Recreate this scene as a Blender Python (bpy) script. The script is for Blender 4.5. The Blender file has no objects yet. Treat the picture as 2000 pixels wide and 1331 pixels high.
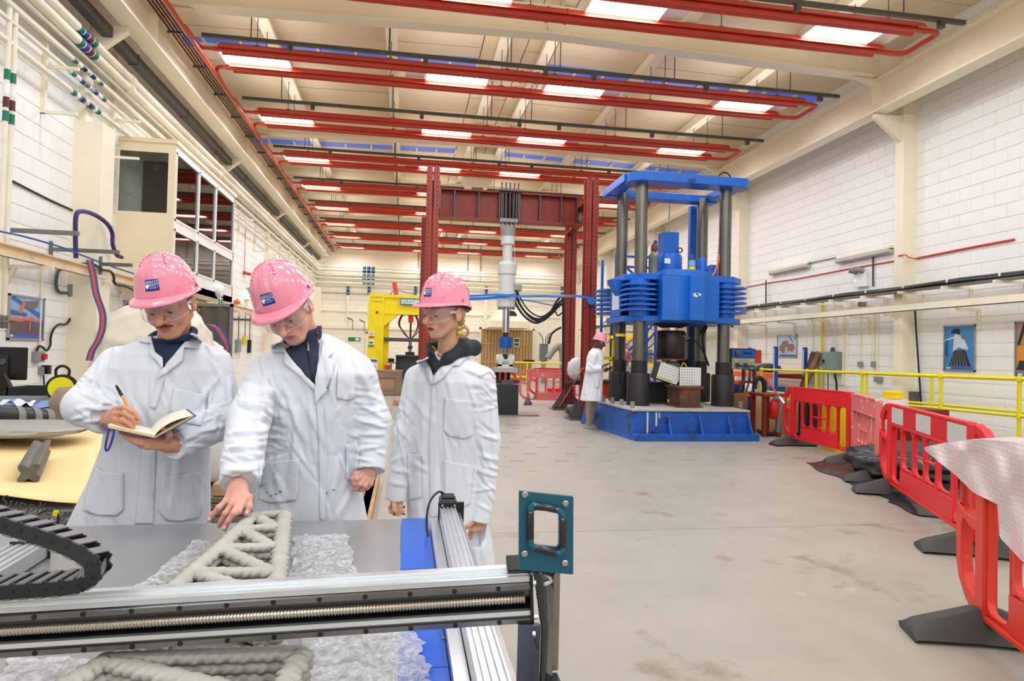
import bpy, math, random
import numpy as np
from mathutils import Vector, Matrix, Euler
from mathutils.bvhtree import BVHTree
S = bpy.context.scene
COL = S.collection
PI = math.pi
R = math.radians
random.seed(7)
# ------------------------------------------------------------------ camera
FPX, YAW, PIT, ROL, EYE = 1262.0, .1632, .0197, .0233, Vector((0, 0, 1.45))
_F = Vector((math.sin(YAW) * math.cos(PIT), math.cos(YAW) * math.cos(PIT), math.sin(PIT)))
_r = Vector((math.cos(YAW), -math.sin(YAW), 0))
_u = _r.cross(_F)
_RT = math.cos(ROL) * _r + math.sin(ROL) * _u
_UP = -math.sin(ROL) * _r + math.cos(ROL) * _u
cd = bpy.data.cameras.new('camera')
cam = bpy.data.objects.new('camera', cd)
COL.objects.link(cam)
cd.sensor_width = 36
cd.sensor_fit = 'HORIZONTAL'
cd.lens = FPX / 2000 * 36
cd.clip_start = .02
cd.clip_end = 200
cam.matrix_world = Matrix((
 (_RT.x, _UP.x, -_F.x, EYE.x), (_RT.y, _UP.y, -_F.y, EYE.y), (_RT.z, _UP.z, -_F.z, EYE.z), (0, 0, 0, 1)))
S.camera = cam
def at(x, y, X=None, Y=None, Z=None):
 """the point of the place seen at a measured spot of the photograph, on the plane X=, Y= or Z="""
 d = _F * FPX + _RT * (x - 1000) - _UP * (y - 665.5)
 t = (X - EYE.x) / d.x if X is not None else (Y - EYE.y) / d.y if Y is not None else (Z - EYE.z) / d.z
 return EYE + d * t
# ------------------------------------------------------------------ light
S.view_settings.view_transform = 'Standard'
S.view_settings.look = 'None'
S.view_settings.gamma = 1
S.view_settings.use_curve_mapping = False
S.view_settings.exposure = 0.27
S.cycles.max_bounces = 8
S.cycles.diffuse_bounces = 5
S.cycles.glossy_bounces = 4
S.cycles.transmission_bounces = 6
S.cycles.transparent_max_bounces = 12
S.cycles.sample_clamp_indirect = 6
S.cycles.caustics_reflective = False
S.cycles.caustics_refractive = False
w = bpy.data.worlds.new('world')
S.world = w
w.use_nodes = True
w.node_tree.nodes['Background'].inputs[0].default_value = (.86, .93, 1, 1)
w.node_tree.nodes['Background'].inputs[1].default_value = 1.3
LAMP_W = 36.0
LAMPX = (-2.82, .84, 3.16, 6.78)
ROWY = [12.28 + 3.05 * k for k in range(-6, 8)]
for j, yy in enumerate(ROWY):
 for xx in LAMPX:
  ld = bpy.data.lights.new('hall_lamp_and_fill_light', 'AREA')
  ld.shape = 'RECTANGLE'
  ld.size = 1.1
  ld.size_y = .4
  ld.energy = LAMP_W
  ld.spread = R(179)
  ld.color = (.86, .95, 1.06)
  lo = bpy.data.objects.new('hall_lamp_and_fill_light', ld)
  lo.location = (xx, yy, 6.66)
  COL.objects.link(lo)
  ceiling_fill = lo.copy()  # extra upward light, added only to brighten the ceiling
  ceiling_fill.data = ld.copy()
  ceiling_fill.data.energy = LAMP_W * .22
  ceiling_fill.data.color = (.93, .96, 1)
  ceiling_fill.data.size, ceiling_fill.data.size_y = 1.9, 1.4
  ceiling_fill.location.z = 6.86
  ceiling_fill.rotation_euler = (PI, 0, 0)
  COL.objects.link(ceiling_fill)
# ------------------------------------------------------------------ helpers
def lin(c):
 return tuple((v / 255 / 12.92) if v / 255 <= .04045 else ((v / 255 + .055) / 1.055) ** 2.4 for v in c)
MATS = {}
def mat(name, col, rough=.5, metal=0., var=.06, scale=4., bump=0., bscale=60., coat=0., patch=None, emit=0., alpha=1., trans=0., spec=.5, sss=0., stretch=None, ior=1.45, detail=4.):
 if name in MATS:
  return MATS[name]
 m = bpy.data.materials.new(name)
 m.use_nodes = True
 nt = m.node_tree
 N, L = nt.nodes, nt.links
 b = N['Principled BSDF']
 c = lin(col)
 b.inputs['Roughness'].default_value = rough
 b.inputs['Metallic'].default_value = metal
 b.inputs['Specular IOR Level'].default_value = spec
 b.inputs['Coat Weight'].default_value = coat
 b.inputs['Coat Roughness'].default_value = .08
 b.inputs['IOR'].default_value = ior
 b.inputs['Alpha'].default_value = alpha
 b.inputs['Transmission Weight'].default_value = trans
 if sss:
  b.inputs['Subsurface Weight'].default_value = sss
  b.inputs['Subsurface Radius'].default_value = (.012, .005, .003)
 b.inputs['Base Color'].default_value = (*c, 1)
 if emit:
  b.inputs['Emission Color'].default_value = (*c, 1)
  b.inputs['Emission Strength'].default_value = emit
 tc = N.new('ShaderNodeTexCoord')
 mp = N.new('ShaderNodeMapping')
 if stretch:
  mp.inputs['Scale'].default_value = stretch
 L.new(tc.outputs['Object'], mp.inputs[0])
 if var:
  no = N.new('ShaderNodeTexNoise')
  no.inputs['Scale'].default_value = scale
  no.inputs['Detail'].default_value = detail
  L.new(mp.outputs[0], no.inputs['Vector'])
  rp = N.new('ShaderNodeValToRGB')
  rp.color_ramp.elements[0].position = .3
  rp.color_ramp.elements[1].position = .7
  rp.color_ramp.elements[0].color = (*[v * (1 - var) for v in c], 1)
  rp.color_ramp.elements[1].color = (*[min(1, v * (1 + var)) for v in c], 1)
  L.new(no.outputs[0], rp.inputs[0])
  out = rp.outputs[0]
  for pt in (patch if isinstance(patch, list) else [patch] if patch else []):
   pc, thr, ps = pt[:3]
   n2 = N.new('ShaderNodeTexNoise')
   n2.inputs['Scale'].default_value = ps
   n2.inputs['Detail'].default_value = 6
   n2.inputs['Roughness'].default_value = .65
   if len(pt) > 3:
    m2 = N.new('ShaderNodeMapping')
    m2.inputs['Scale'].default_value = pt[3]
    L.new(tc.outputs['Object'], m2.inputs[0])
    L.new(m2.outputs[0], n2.inputs['Vector'])
   else:
    L.new(mp.outputs[0], n2.inputs['Vector'])
   r2 = N.new('ShaderNodeValToRGB')
   r2.color_ramp.elements[0].position = thr
   r2.color_ramp.elements[1].position = min(1, thr + .08)
   L.new(n2.outputs[0], r2.inputs[0])
   mx = N.new('ShaderNodeMix')
   mx.data_type = 'RGBA'
   L.new(r2.outputs[0], mx.inputs[0])
   L.new(out, mx.inputs[6])
   mx.inputs[7].default_value = (*lin(pc), 1)
   out = mx.outputs[2]
  L.new(out, b.inputs['Base Color'])
 if bump:
  n3 = N.new('ShaderNodeTexNoise')
  n3.inputs['Scale'].default_value = bscale
  n3.inputs['Detail'].default_value = 5
  L.new(mp.outputs[0], n3.inputs['Vector'])
  bp = N.new('ShaderNodeBump')
  bp.inputs['Strength'].default_value = min(1, bump)
  bp.inputs['Distance'].default_value = .004
  L.new(n3.outputs[0], bp.inputs['Height'])
  L.new(bp.outputs[0], b.inputs['Normal'])
 MATS[name] = m
 return m
def V(*a):
 return Vector(a if len(a) == 3 else a[0])
class B:
 """collects shapes, built as one mesh"""
 def __init__(s):
  s.v, s.f, s.m, s.mi = [], [], [], 0
 def add(s, vs, fs):
  n = len(s.v)
  s.v += [tuple(p) for p in vs]
  s.f += [tuple(i + n for i in f) for f in fs]
  s.m += [s.mi] * len(fs)
  return s
 def bx(s, x0, x1, y0, y1, z0, z1):
  vs = [(x, y, z) for z in (z0, z1) for y in (y0, y1) for x in (x0, x1)]
  return s.add(vs, [(0, 2, 3, 1), (4, 5, 7, 6), (0, 1, 5, 4), (2, 6, 7, 3), (0, 4, 6, 2), (1, 3, 7, 5)])
 def box(s, c, d, M=None):
  vs = [Vector((x * d[0] / 2, y * d[1] / 2, z * d[2] / 2)) for z in (-1, 1) for y in (-1, 1) for x in (-1, 1)]
  if M is not None:
   vs = [M @ p for p in vs]
  return s.add([V(c) + p for p in vs], [(0, 2, 3, 1), (4, 5, 7, 6), (0, 1, 5, 4), (2, 6, 7, 3), (0, 4, 6, 2), (1, 3, 7, 5)])
 def bar(s, p0, p1, w, h, up=(0, 0, 1)):
  p0, p1 = V(p0), V(p1)
  d = (p1 - p0).normalized()
  a = d.cross(V(up))
  if a.length < 1e-4:
   a = d.cross(Vector((0, 1, 0)))
  a.normalize()
  b = a.cross(d)
  vs = [p + a * (i * w / 2) + b * (j * h / 2) for p in (p0, p1) for (i, j) in ((-1, -1), (1, -1), (1, 1), (-1, 1))]
  return s.add(vs, [(0, 1, 2, 3), (7, 6, 5, 4), (0, 4, 5, 1), (1, 5, 6, 2), (2, 6, 7, 3), (3, 7, 4, 0)])
 def tube(s, pts, r, n=8, caps=True, closed=False, up=None):
  pts = [V(p) for p in pts]
  k = len(pts)
  rs = r if isinstance(r, (list, tuple)) else [r] * k
  t = [((pts[(i + 1) % k] if (closed or i < k - 1) else pts[i]) - (pts[i - 1] if (closed or i > 0) else pts[i])).normalized() for i in range(k)]
  a = t[0].cross(Vector((0, 0, 1)))
  if a.length < 1e-3:
   a = t[0].cross(Vector((1, 0, 0)))
  a.normalize()
  vs = []
  for i in range(k):
   a = (a - t[i] * a.dot(t[i])).normalized()
   b = t[i].cross(a)
   vs += [pts[i] + (a * math.cos(2 * PI * j / n) + b * math.sin(2 * PI * j / n)) * rs[i] for j in range(n)]
  fs = []
  for i in range(k if closed else k - 1):
   for j in range(n):
    q = (i + 1) % k
    fs.append((i * n + j, i * n + (j + 1) % n, q * n + (j + 1) % n, q * n + j))
  if caps and not closed:
   fs += [tuple(range(n))[::-1], tuple(range((k - 1) * n, k * n))]
  return s.add(vs, fs)
 def cyl(s, p0, p1, r, r2=None, n=16, caps=True):
  return s.tube([p0, p1], [r, r if r2 is None else r2], n, caps)
 def lathe(s, prof, c=(0, 0, 0), ax=(0, 0, 1), n=24):
  ax = V(ax).normalized()
  a = ax.cross(Vector((0, 1, 0)))
  if a.length < 1e-3:
   a = ax.cross(Vector((1, 0, 0)))
  a.normalize()
  b = ax.cross(a)
  c = V(c)
  vs = [c + ax * z + (a * math.cos(2 * PI * j / n) + b * math.sin(2 * PI * j / n)) * max(r, 1e-4) for r, z in prof for j in range(n)]
  fs = [(i * n + j, i * n + (j + 1) % n, (i + 1) * n + (j + 1) % n, (i + 1) * n + j) for i in range(len(prof) - 1) for j in range(n)]
  fs += [tuple(range(n))[::-1], tuple(range((len(prof) - 1) * n, len(prof) * n))]
  return s.add(vs, fs)
 def ext(s, poly, o, u, v, w):
  o, u, v, w = V(o), V(u), V(v), V(w)
  n = len(poly)
  a = [o + u * p[0] + v * p[1] for p in poly]
  fs = [tuple(range(n))[::-1], tuple(range(n, 2 * n))] + [(i, (i + 1) % n, n + (i + 1) % n, n + i) for i in range(n)]
  return s.add(a + [p + w for p in a], fs)
 def ring(s, outer, inner, o, u, v, w):
  """plate with one hole: outer and inner outlines with equal counts"""
  o, u, v, w = V(o), V(u), V(v), V(w)
  n = len(outer)
  a = [o + u * p[0] + v * p[1] for p in outer]
  b = [o + u * p[0] + v * p[1] for p in inner]
  vs = a + b + [p + w for p in a] + [p + w for p in b]
  fs = []
  for i in range(n):
   j = (i + 1) % n
   fs += [(i, j, n + j, n + i), (2 * n + i, 3 * n + i, 3 * n + j, 2 * n + j), (i, 2 * n + i, 2 * n + j, j), (n + i, n + j, 3 * n + j, 3 * n + i)]
  return s.add(vs, fs)
 def grid(s, nu, nv, fn, cu=False, cv=False):
  vs = [fn(i / (nu if cu else nu - 1), j / (nv if cv else nv - 1)) for i in range(nu) for j in range(nv)]
  fs = [(i * nv + j, ((i + 1) % nu) * nv + j, ((i + 1) % nu) * nv + (j + 1) % nv, i * nv + (j + 1) % nv)
   for i in range(nu if cu else nu - 1) for j in range(nv if cv else nv - 1)]
  return s.add(vs, fs)
def rrect(w, h, r, n=4, cx=0, cy=0):
 out = []
 for sx, sy, a0 in ((1, 1, 0), (-1, 1, 90), (-1, -1, 180), (1, -1, 270)):
  for k in range(n + 1):
   a = R(a0 + 90 * k / n)
   out.append((cx + sx * (w / 2 - r) + r * math.cos(a), cy + sy * (h / 2 - r) + r * math.sin(a)))
 return out
def wm(o):
 m = o.matrix_basis.copy()
 if o.parent:
  m = wm(o.parent) @ o.matrix_parent_inverse @ m
 return m
def setpar(o, p):
 if p is not None:
  o.parent = p
  o.matrix_parent_inverse = wm(p).inverted()
def meshof(b, name, smooth=None, fix=True):
 me = bpy.data.meshes.new(name)
 me.from_pydata(b.v, [], b.f)
 if fix:
  import bmesh
  bm = bmesh.new()
  bm.from_mesh(me)
  bmesh.ops.recalc_face_normals(bm, faces=bm.faces)
  bm.to_mesh(me)
  bm.free()
 if smooth is not None:
  me.polygons.foreach_set('use_smooth', [True] * len(me.polygons))
  if smooth < 180:
   me.set_sharp_from_angle(angle=R(smooth))
 return me
def obj(name, b, m, parent=None, smooth=40, bevel=0, fix=True):
 me = meshof(b, name, smooth, fix) if isinstance(b, B) else b
 o = bpy.data.objects.new(name, me)
 COL.objects.link(o)
 ms = m if isinstance(m, (list, tuple)) else [m]
 if not me.materials:
  for x in ms:
   me.materials.append(x)
  if isinstance(b, B) and len(ms) > 1:
   me.polygons.foreach_set('material_index', b.m)
 setpar(o, parent)
 if bevel:
  md = o.modifiers.new('bevel', 'BEVEL')
  md.width = bevel
  md.segments = 2
  md.limit_method = 'ANGLE'
 return o
def tag(o, label, cat, group=None):
 o['label'] = label
 o['category'] = cat
 if group:
  o['group'] = group
 return o
def thing(name, label, cat, loc=(0, 0, 0), group=None):
 o = bpy.data.objects.new(name, None)
 COL.objects.link(o)
 o.location = V(loc)
 o.empty_display_size = .1
 return tag(o, label, cat, group)
def struct(name, b, m, parent=None, **k):
 o = obj(name, b, m, parent, **k)
 if parent is None:
  o['kind'] = 'structure'
 return o
def dup(root, T, label=None, group=None):
 def cp(o, par):
  c = o.copy()
  COL.objects.link(c)
  if par is not None:
   c.parent = par
   c.matrix_parent_inverse = o.matrix_parent_inverse
  for ch in KIDS.get(o.name, [x for x in o.children]):
   cp(ch, c)
  return c
 r = cp(root, None)
 r.matrix_basis = T @ root.matrix_basis
 if label:
  r['label'] = label
 if group:
  r['group'] = group
 return r
KIDS = {}
def flat_text(name, s, size, o, u, v, m, parent, off=.001, depth=0, align='CENTER', fnt_scale=(1, 1), warp=None, bold=0):
 """lettering as a mesh lying in the plane o,u,v"""
 cu = bpy.data.curves.new(name, 'FONT')
 cu.body = s
 cu.size = size
 cu.align_x = align
 cu.align_y = 'CENTER'
 cu.resolution_u = 3
 cu.offset = bold
 tmp = bpy.data.objects.new(name, cu)
 COL.objects.link(tmp)
 dg = bpy.context.evaluated_depsgraph_get()
 me = bpy.data.meshes.new_from_object(tmp.evaluated_get(dg))
 bpy.data.objects.remove(tmp)
 o, u, v = V(o), V(u).normalized(), V(v).normalized()
 n = u.cross(v)
 for q in me.vertices:
  x, y = q.co.x * fnt_scale[0], q.co.y * fnt_scale[1]
  q.co = warp(x, y) if warp else o + u * x + v * y + n * off
 me.materials.clear()
 return obj(name, me, m, parent)
def polyline(pts, n=6):
 """catmull-rom through points"""
 P = [V(p) for p in pts]
 P = [P[0] * 2 - P[1]] + P + [P[-1] * 2 - P[-2]]
 out = []
 for i in range(1, len(P) - 2):
  for k in range(n):
   t = k / n
   a, b, c, d = P[i - 1:i + 3]
   out.append(.5 * ((2 * b) + (c - a) * t + (2 * a - 5 * b + 4 * c - d) * t * t + (3 * b - a - 3 * c + d) * t ** 3))
 return out + [P[-2]]
def ibeam(b, p0, p1, h, w, tf, tw, up=(0, 0, 1)):
 """I section from p0 to p1, h deep"""
 p0, p1, up = V(p0), V(p1), V(up)
 b.bar(p0 + up * (h / 2 - tf / 2), p1 + up * (h / 2 - tf / 2), w, tf, up)
 b.bar(p0 - up * (h / 2 - tf / 2), p1 - up * (h / 2 - tf / 2), w, tf, up)
 b.bar(p0, p1, tw, h - 2 * tf, up)
# ------------------------------------------------------------------ room materials
XL, XR, Y0, Y1 = -4.8, 9.5, -7.5, 35.0
m_block = mat('painted_block', (250, 248, 243), .5, var=.02, scale=1.5, bump=.22, bscale=90)
m_joint = mat('block_joint', (236, 230, 218), .8)
m_cream = mat('cream_gloss_paint', (248, 237, 212), .38, var=.03, scale=2)
m_deck = mat('roof_deck', (238, 219, 186), .55, var=.04, scale=.8)
m_slab = mat('concrete_slab', (164, 157, 144), .42, var=.08, scale=2.2, bump=.15, bscale=25, detail=8,
   patch=[((142, 131, 112), .58, 1.1), ((188, 182, 171), .64, 2.6), ((120, 110, 96), .67, 4.5)])
m_dark = mat('dark_gap', (60, 54, 48), .9)
m_galv = mat('galvanised', (125, 124, 118), .45, .6, var=.15, scale=12)
m_dgalv = mat('dark_galvanised', (92, 90, 84), .5, .5, var=.15, scale=12)
m_blk = mat('black_plastic', (22, 22, 24), .38)
m_rub = mat('black_rubber', (34, 33, 33), .7, var=.15, scale=20)
m_red = mat('heater_red', (206, 66, 46), .34, var=.08, scale=3)
m_white = mat('white_enamel', (244, 244, 242), .35)
m_grey = mat('mid_grey_box', (142, 146, 146), .5)
m_steel = mat('bare_steel', (140, 138, 132), .32, .85, var=.12, scale=9)
m_yel = mat('rail_yellow', (238, 222, 8), .38, var=.05)
m_orange = mat('beam_orange', (242, 92, 24), .45)
m_blue = mat('press_blue', (16, 100, 196), .36, var=.1, scale=2.5, bump=.05, patch=[((20, 52, 118), .62, 3.2), ((190, 200, 205), .74, 9)])
m_dblue = mat('dark_blue_paint', (22, 62, 130), .45, var=.1)
m_wood = mat('rough_wood', (188, 152, 108), .7, var=.2, scale=3, stretch=(1, 1, 9), bump=.3)
m_ply = mat('plywood', (214, 176, 122), .6, var=.1, scale=3, stretch=(1, 8, 1))
m_lamp = mat('lamp_tube', (255, 253, 248), emit=9, var=0)
# floor: base with cast slabs
b = B().bx(XL - .1, XR + .1, Y0, Y1, -.2, -.012)
floor = struct('floor', b, m_dark, smooth=None)
ys = [Y0, -3.9, -.87, 2.15, 5.17, 8.2, 11.4, 15.0, 19., 24., 29., Y1]
xs = [XL, -.3, 6.75, XR]
for j in range(len(ys) - 1):
 for i in range(len(xs) - 1):
  g = .004
  s_ = B().bx(xs[i] + g, xs[i + 1] - g, ys[j] + g, ys[j + 1] - g, -.011, 0)
  obj('slab', s_, m_slab, floor, smooth=None)
# socket covers of the strong floor
m_sock = mat('socket_cover', (156, 149, 136), .5, var=.1, scale=3)
sk = B().bx(-.09, .09, -.05, .05, 0, .004)
sme = meshof(sk, 'floor_socket')
n = 0
for j in range(9):
 for i in range(9):
  x, y = .9 + i * .62 + (.31 if j % 2 else 0), 8.6 + j * .62
  if 3.2 < x < 7 and y > 10:
   continue
  o = obj('floor_socket', sme, m_sock, floor)
  o.location = (x, y, 0)
# block walls
BW, BH, BG = .45, .225, .004
def block_wall(name, base, org, u, wdir, ulen, h, near, skip=None, m=None):
 """blocks laid in half bond on a plane; the nearest become parts, the others one stuff part"""
 root = struct(name, base, m_joint, smooth=None)
 u, wd, o = V(u), V(wdir), V(org)
 zz = Vector((0, 0, 1))
 t = .012
 c = .004
 def geo(b, p, L):
  a0, a1, z0, z1 = .0015, L - .0015, BG, BH - BG
  f0 = [p + u * x + zz * z for x, z in ((a0, z0), (a1, z0), (a1, z1), (a0, z1))]
  f1 = [p + u * x + zz * z + wd * t for x, z in ((a0 + c, z0 + c), (a1 - c, z0 + c), (a1 - c, z1 - c), (a0 + c, z1 - c))]
  b.add(f0 + f1, [(4, 5, 6, 7), (0, 1, 5, 4), (1, 2, 6, 5), (2, 3, 7, 6), (3, 0, 4, 7)])
 cells = []
 rows = int(h / BH)
 for r_ in range(rows):
  off = -BW / 2 if r_ % 2 else 0
  k = 0
  while off + k * BW < ulen:
   a = max(0, off + k * BW)
   e = min(ulen, off + (k + 1) * BW)
   k += 1
   if e - a < .05:
    continue
   if skip and skip((a + e) / 2, (r_ + .5) * BH):
    continue
   cells.append((a, e - a, r_ * BH))
 cells.sort(key=lambda q: near(q[0], q[2]))
 full = B()
 geo(full, Vector((0, 0, 0)), BW)
 fme = meshof(full, 'block', fix=False)
 fme.materials.append(m or m_block)
 rest = B()
 n = 0
 for a, L, z in cells:
  p = o + u * a + zz * z
  if near(a, z) < 1e5 and n < 300 and abs(L - BW) < 1e-6:
   ob = bpy.data.objects.new('block', fme)
   COL.objects.link(ob)
   ob.location = p
   setpar(ob, root)
   n += 1
  else:
   geo(rest, p, L)
 ro = obj('blockwork', rest, m or m_block, root, smooth=None, fix=False)
 ro['kind'] = 'stuff'
 return root
HW = 7.65
block_wall('wall_right', B().bx(XR, XR + .2, Y0, Y1, 0, HW + .3), (XR, Y0, 0), (0, 1, 0), (-1, 0, 0), Y1 - Y0, HW,
  lambda a, z: abs((a + Y0) - 10.6) if a + Y0 > 8.3 and z < 6.4 else 1e6)
block_wall('wall_left', B().bx(XL - .2, XL, Y0, Y1, 0, HW + .3), (XL, Y0, 0), (0, 1, 0), (1, 0, 0), Y1 - Y0, HW,
  lambda a, z: abs((a + Y0) - 9.6) if a + Y0 > 7.8 and .8 < z < 5.4 else 1e6)
m_blockf = mat('painted_block_far', (250, 243, 222), .55, var=.02)
block_wall('wall_end', B().bx(XL - .2, XR + .2, Y1, Y1 + .2, 0, HW + .3), (XL, Y1, 0), (1, 0, 0), (0, -1, 0), XR - XL, HW,
  lambda a, z: 1e6, skip=lambda a, z: 8.75 < a < 11.7 and z < 2.7, m=m_blockf)
# the far side behind the camera
struct('wall_back', B().bx(XL - .2, XR + .2, Y0 - .2, Y0, 0, 3.2), m_block, smooth=None)
# wall columns (stanchions)
def column(x0, x1, y, name='trim_1'):
 b = B()
 if x0 < 0:
  zt = at(180, 222, X=-4.4).z
  b.bx(x0, x1, y - .2, y + .2, 0, zt)
  b.bx(x0, -4.68, y - .1, y + .1, zt, 7.4)
  b.ext([(0, 0), (.5, .42), (.5, .5), (0, .5)], (-4.68, y - .05, 5.66), (1, 0, 0), (0, 0, 1), (0, .1, 0))
  return struct(name, b, m_cream, smooth=None, bevel=.008)
 b.bx(x0, x1, y - .11, y + .11, 0, 6.15)
 s = 1 if x0 > 0 else -1
 xi = x0 if s > 0 else x1
 b.bx(min(x0, x1) - .02, max(x0, x1) + .02, y - .14, y + .14, 6.12, 6.15)
 # knee bracket carrying the crane beam
 b.ext([(0, 0), (-.55 * s, .42), (-.55 * s, .5), (0, .5)], (xi, y - .05, 5.64), (1, 0, 0), (0, 0, 1), (0, .1, 0))
 # upper stanchion
 b.bx(x0 if s > 0 else x0, x1, y - .09, y + .09, 6.15, 7.4)
 struct(name, b, m_cream, smooth=None, bevel=.008)
for k, y in enumerate((4.8, 10.9, 17.0, 23.1, 29.2, 34.8)):
 column(9.2, 9.5, y, 'trim_%d' % (k + 1))
for k, y in enumerate((4.6, 10.35, 17.0, 23.1, 29.2, 34.8)):
 column(XL, -4.4, y, 'trim_%d' % (k + 7))
# crane beams
def crane_beam(x, name, lab):
 b = B()
 ibeam(b, (x, Y0, 6.47), (x, 33.9, 6.47), .62, .3, .035, .03)
 for k in range(-1, 6):
  yy = 4.8 + 6.1 * k
  b.bx(x - .14, x + .14, yy - .01, yy + .01, 6.2, 6.74)
 b.bx(x - .03, x + .03, Y0, 33.8, 6.78, 6.84)
 o = struct(name, b, m_cream, smooth=None)
 tag(o, lab, 'crane beam')
 return o
crane_beam(8.75, 'crane_beam', 'long cream crane runway beam above the wall with the yellow handrail')
crane_beam(-4.12, 'crane_beam', 'long cream crane runway beam above the glazed cabin')
# rafters with a shallow ridge at the middle of the hall
XM = 2.3
for k, y in enumerate((4.8, 10.9, 17.0, 23.1, 29.2)):
 b = B()
 for x0, z0, x1, z1 in ((XL, 7.04, XM, 7.22), (XM, 7.22, XR, 7.04)):
  ibeam(b, (x0, y, z0), (x1, y, z1), .5, .26, .03, .02)
 for x in (XM,):
  b.bx(x - .01, x + .01, y - .12, y + .12, 7.0, 7.42)
 b.ext([(0, 0), (-.7, .25), (0, .25)], (8.9, y - .04, 6.56), (1, 0, 0), (0, 0, 1), (0, .08, 0))
 b.ext([(0, 0), (.7, .25), (0, .25)], (-4.2, y - .04, 6.56), (1, 0, 0), (0, 0, 1), (0, .08, 0))
 o = struct('roof_beam', b, m_cream, smooth=None)
# ceiling: deck panels over purlins
def deck_z(x):
 return 7.78 - abs(x - XM) * .022
b = B()
for x0, x1 in ((XL - .2, XM), (XM, XR + .2)):
 b.add([(x0, Y0, deck_z(x0) + .04), (x1, Y0, deck_z(x1) + .04), (x1, Y1 + .2, deck_z(x1) + .04), (x0, Y1 + .2, deck_z(x0) + .04)], [(0, 1, 2, 3)])
ceil = struct('ceiling', b, m_dark, smooth=None)
m_sky = mat('skylight_blue', (62, 104, 205), .3, emit=.35, var=.05, scale=3)
m_mull = m_cream
PUR = (-2.72, -.42, 1.75, 2.66, 4.87, 7.25)
px_ = [XL - .1, -2.72, -.42, 1.4, XM, 2.9, 4.87, 7.25, XR + .1]
sk_rows = [13.6, 19.7, 25.8, 31.9]
y = Y0
j = 0
while y < Y1:
 d = .9
 sky = any(abs(y + .45 - q) < .45 for q in sk_rows)
 for i in range(len(px_) - 1):
  x0, x1 = px_[i] + .01, px_[i + 1] - .01
  dz = .008 * ((i + j) % 2)
  g = .012
  def pan(ya, yb):
   a, c = x0, x1
   return B().add([(a, ya + g, deck_z(a) - dz), (c, ya + g, deck_z(c) - dz), (c, yb - g, deck_z(c) - dz), (a, yb - g, deck_z(a) - dz),
     (a, ya + g, deck_z(a) + .03), (c, ya + g, deck_z(c) + .03), (c, yb - g, deck_z(c) + .03), (a, yb - g, deck_z(a) + .03)],
    [(0, 1, 2, 3), (0, 1, 5, 4), (2, 3, 7, 6), (0, 3, 7, 4), (1, 2, 6, 5)])
  s_ = pan(y, y + d)
  if sky and i not in (3, 4):
   obj('roof_panel', pan(y, y + .48), m_deck, ceil, smooth=None)
   o = obj('skylight', pan(y + .48, y + d), m_sky, ceil, smooth=None)
   fr = B()
   nn = 3
   for q in range(nn + 1):
    xx = x0 + (x1 - x0) * q / nn
    fr.bx(xx - .025, xx + .025, y + .48, y + d, deck_z(xx) - .05, deck_z(xx) - .012)
   obj('glazing_bar', fr, m_mull, o, smooth=None)
  else:
   obj('roof_panel', s_, m_deck, ceil, smooth=None)
 y += d
 j += 1
for x in PUR:
 b = B().bx(x - .05, x + .05, Y0, Y1, deck_z(x) - .26, deck_z(x) - .02)
 b.bx(x - .11, x + .11, Y0, Y1, deck_z(x) - .275, deck_z(x) - .25)
 struct('roof_purlin', b, m_cream, smooth=None)
# ------------------------------------------------------------------ lamps under the roof
def lamp_proto():
 t = thing('ceiling_light', 'x', 'lamp', (0, 0, 6.75), 'fluorescent high bay lamps')
 b = B()
 b.bx(-.6, .6, -.3, .3, .0, .05).bx(-.6, .6, -.3, -.285, -.07, 0).bx(-.6, .6, .285, .3, -.07, 0).bx(-.6, -.585, -.3, .3, -.07, 0).bx(.585, .6, -.3, .3, -.07, 0)
 for yy in (-.1, .1):
  b.bx(-.58, .58, yy - .006, yy + .006, -.07, 0)
 hb = B(); hb.v = [(v[0], v[1], v[2] + 6.75) for v in b.v]; hb.f = b.f; hb.m = b.m
 obj('housing', hb, m_white, t, smooth=None)
 for yy in (-.2, 0, .2):
  obj('lamp_tube', B().bx(-.54, .54, yy - .035, yy + .035, 6.715, 6.74), m_lamp, t, smooth=None)
 return t
lp = lamp_proto()
gear = obj('gear_tray', B().bx(.62, .98, -.28, .28, 6.74, 6.79), m_white, lp, smooth=None)
used = False
rn = ['third heater row', 'first']
names = {}
def ordinal(n):
 return ['nearest', 'second', 'third', 'fourth', 'fifth', 'sixth', 'seventh', 'eighth', 'ninth', 'tenth'][n]
LX = ['over the wall of pipes', 'just on the pipe side of the ridge', 'just past the ridge', 'closest to the handrail wall']
for j, yy in enumerate(ROWY):
 if yy < 9:
  continue
 jj = j - ROWY.index(min(q for q in ROWY if q > 9))
 for i, xx in enumerate(LAMPX):
  if jj == 0 and i == 0:
   continue
  T = Matrix.Translation((xx, yy, 0))
  if i < 2:
   T = T @ Matrix.Rotation(PI, 4, 'Z')
  lab = 'bright white fluorescent ceiling lamp, %s row, %s' % (ordinal(min(jj, 9)), LX[i])
  if not used:
   lp.matrix_basis = T @ lp.matrix_basis
   lp['label'] = lab
   used = True
   T0 = T
  else:
   dup(lp, T @ T0.inverted(), lab)
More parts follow.
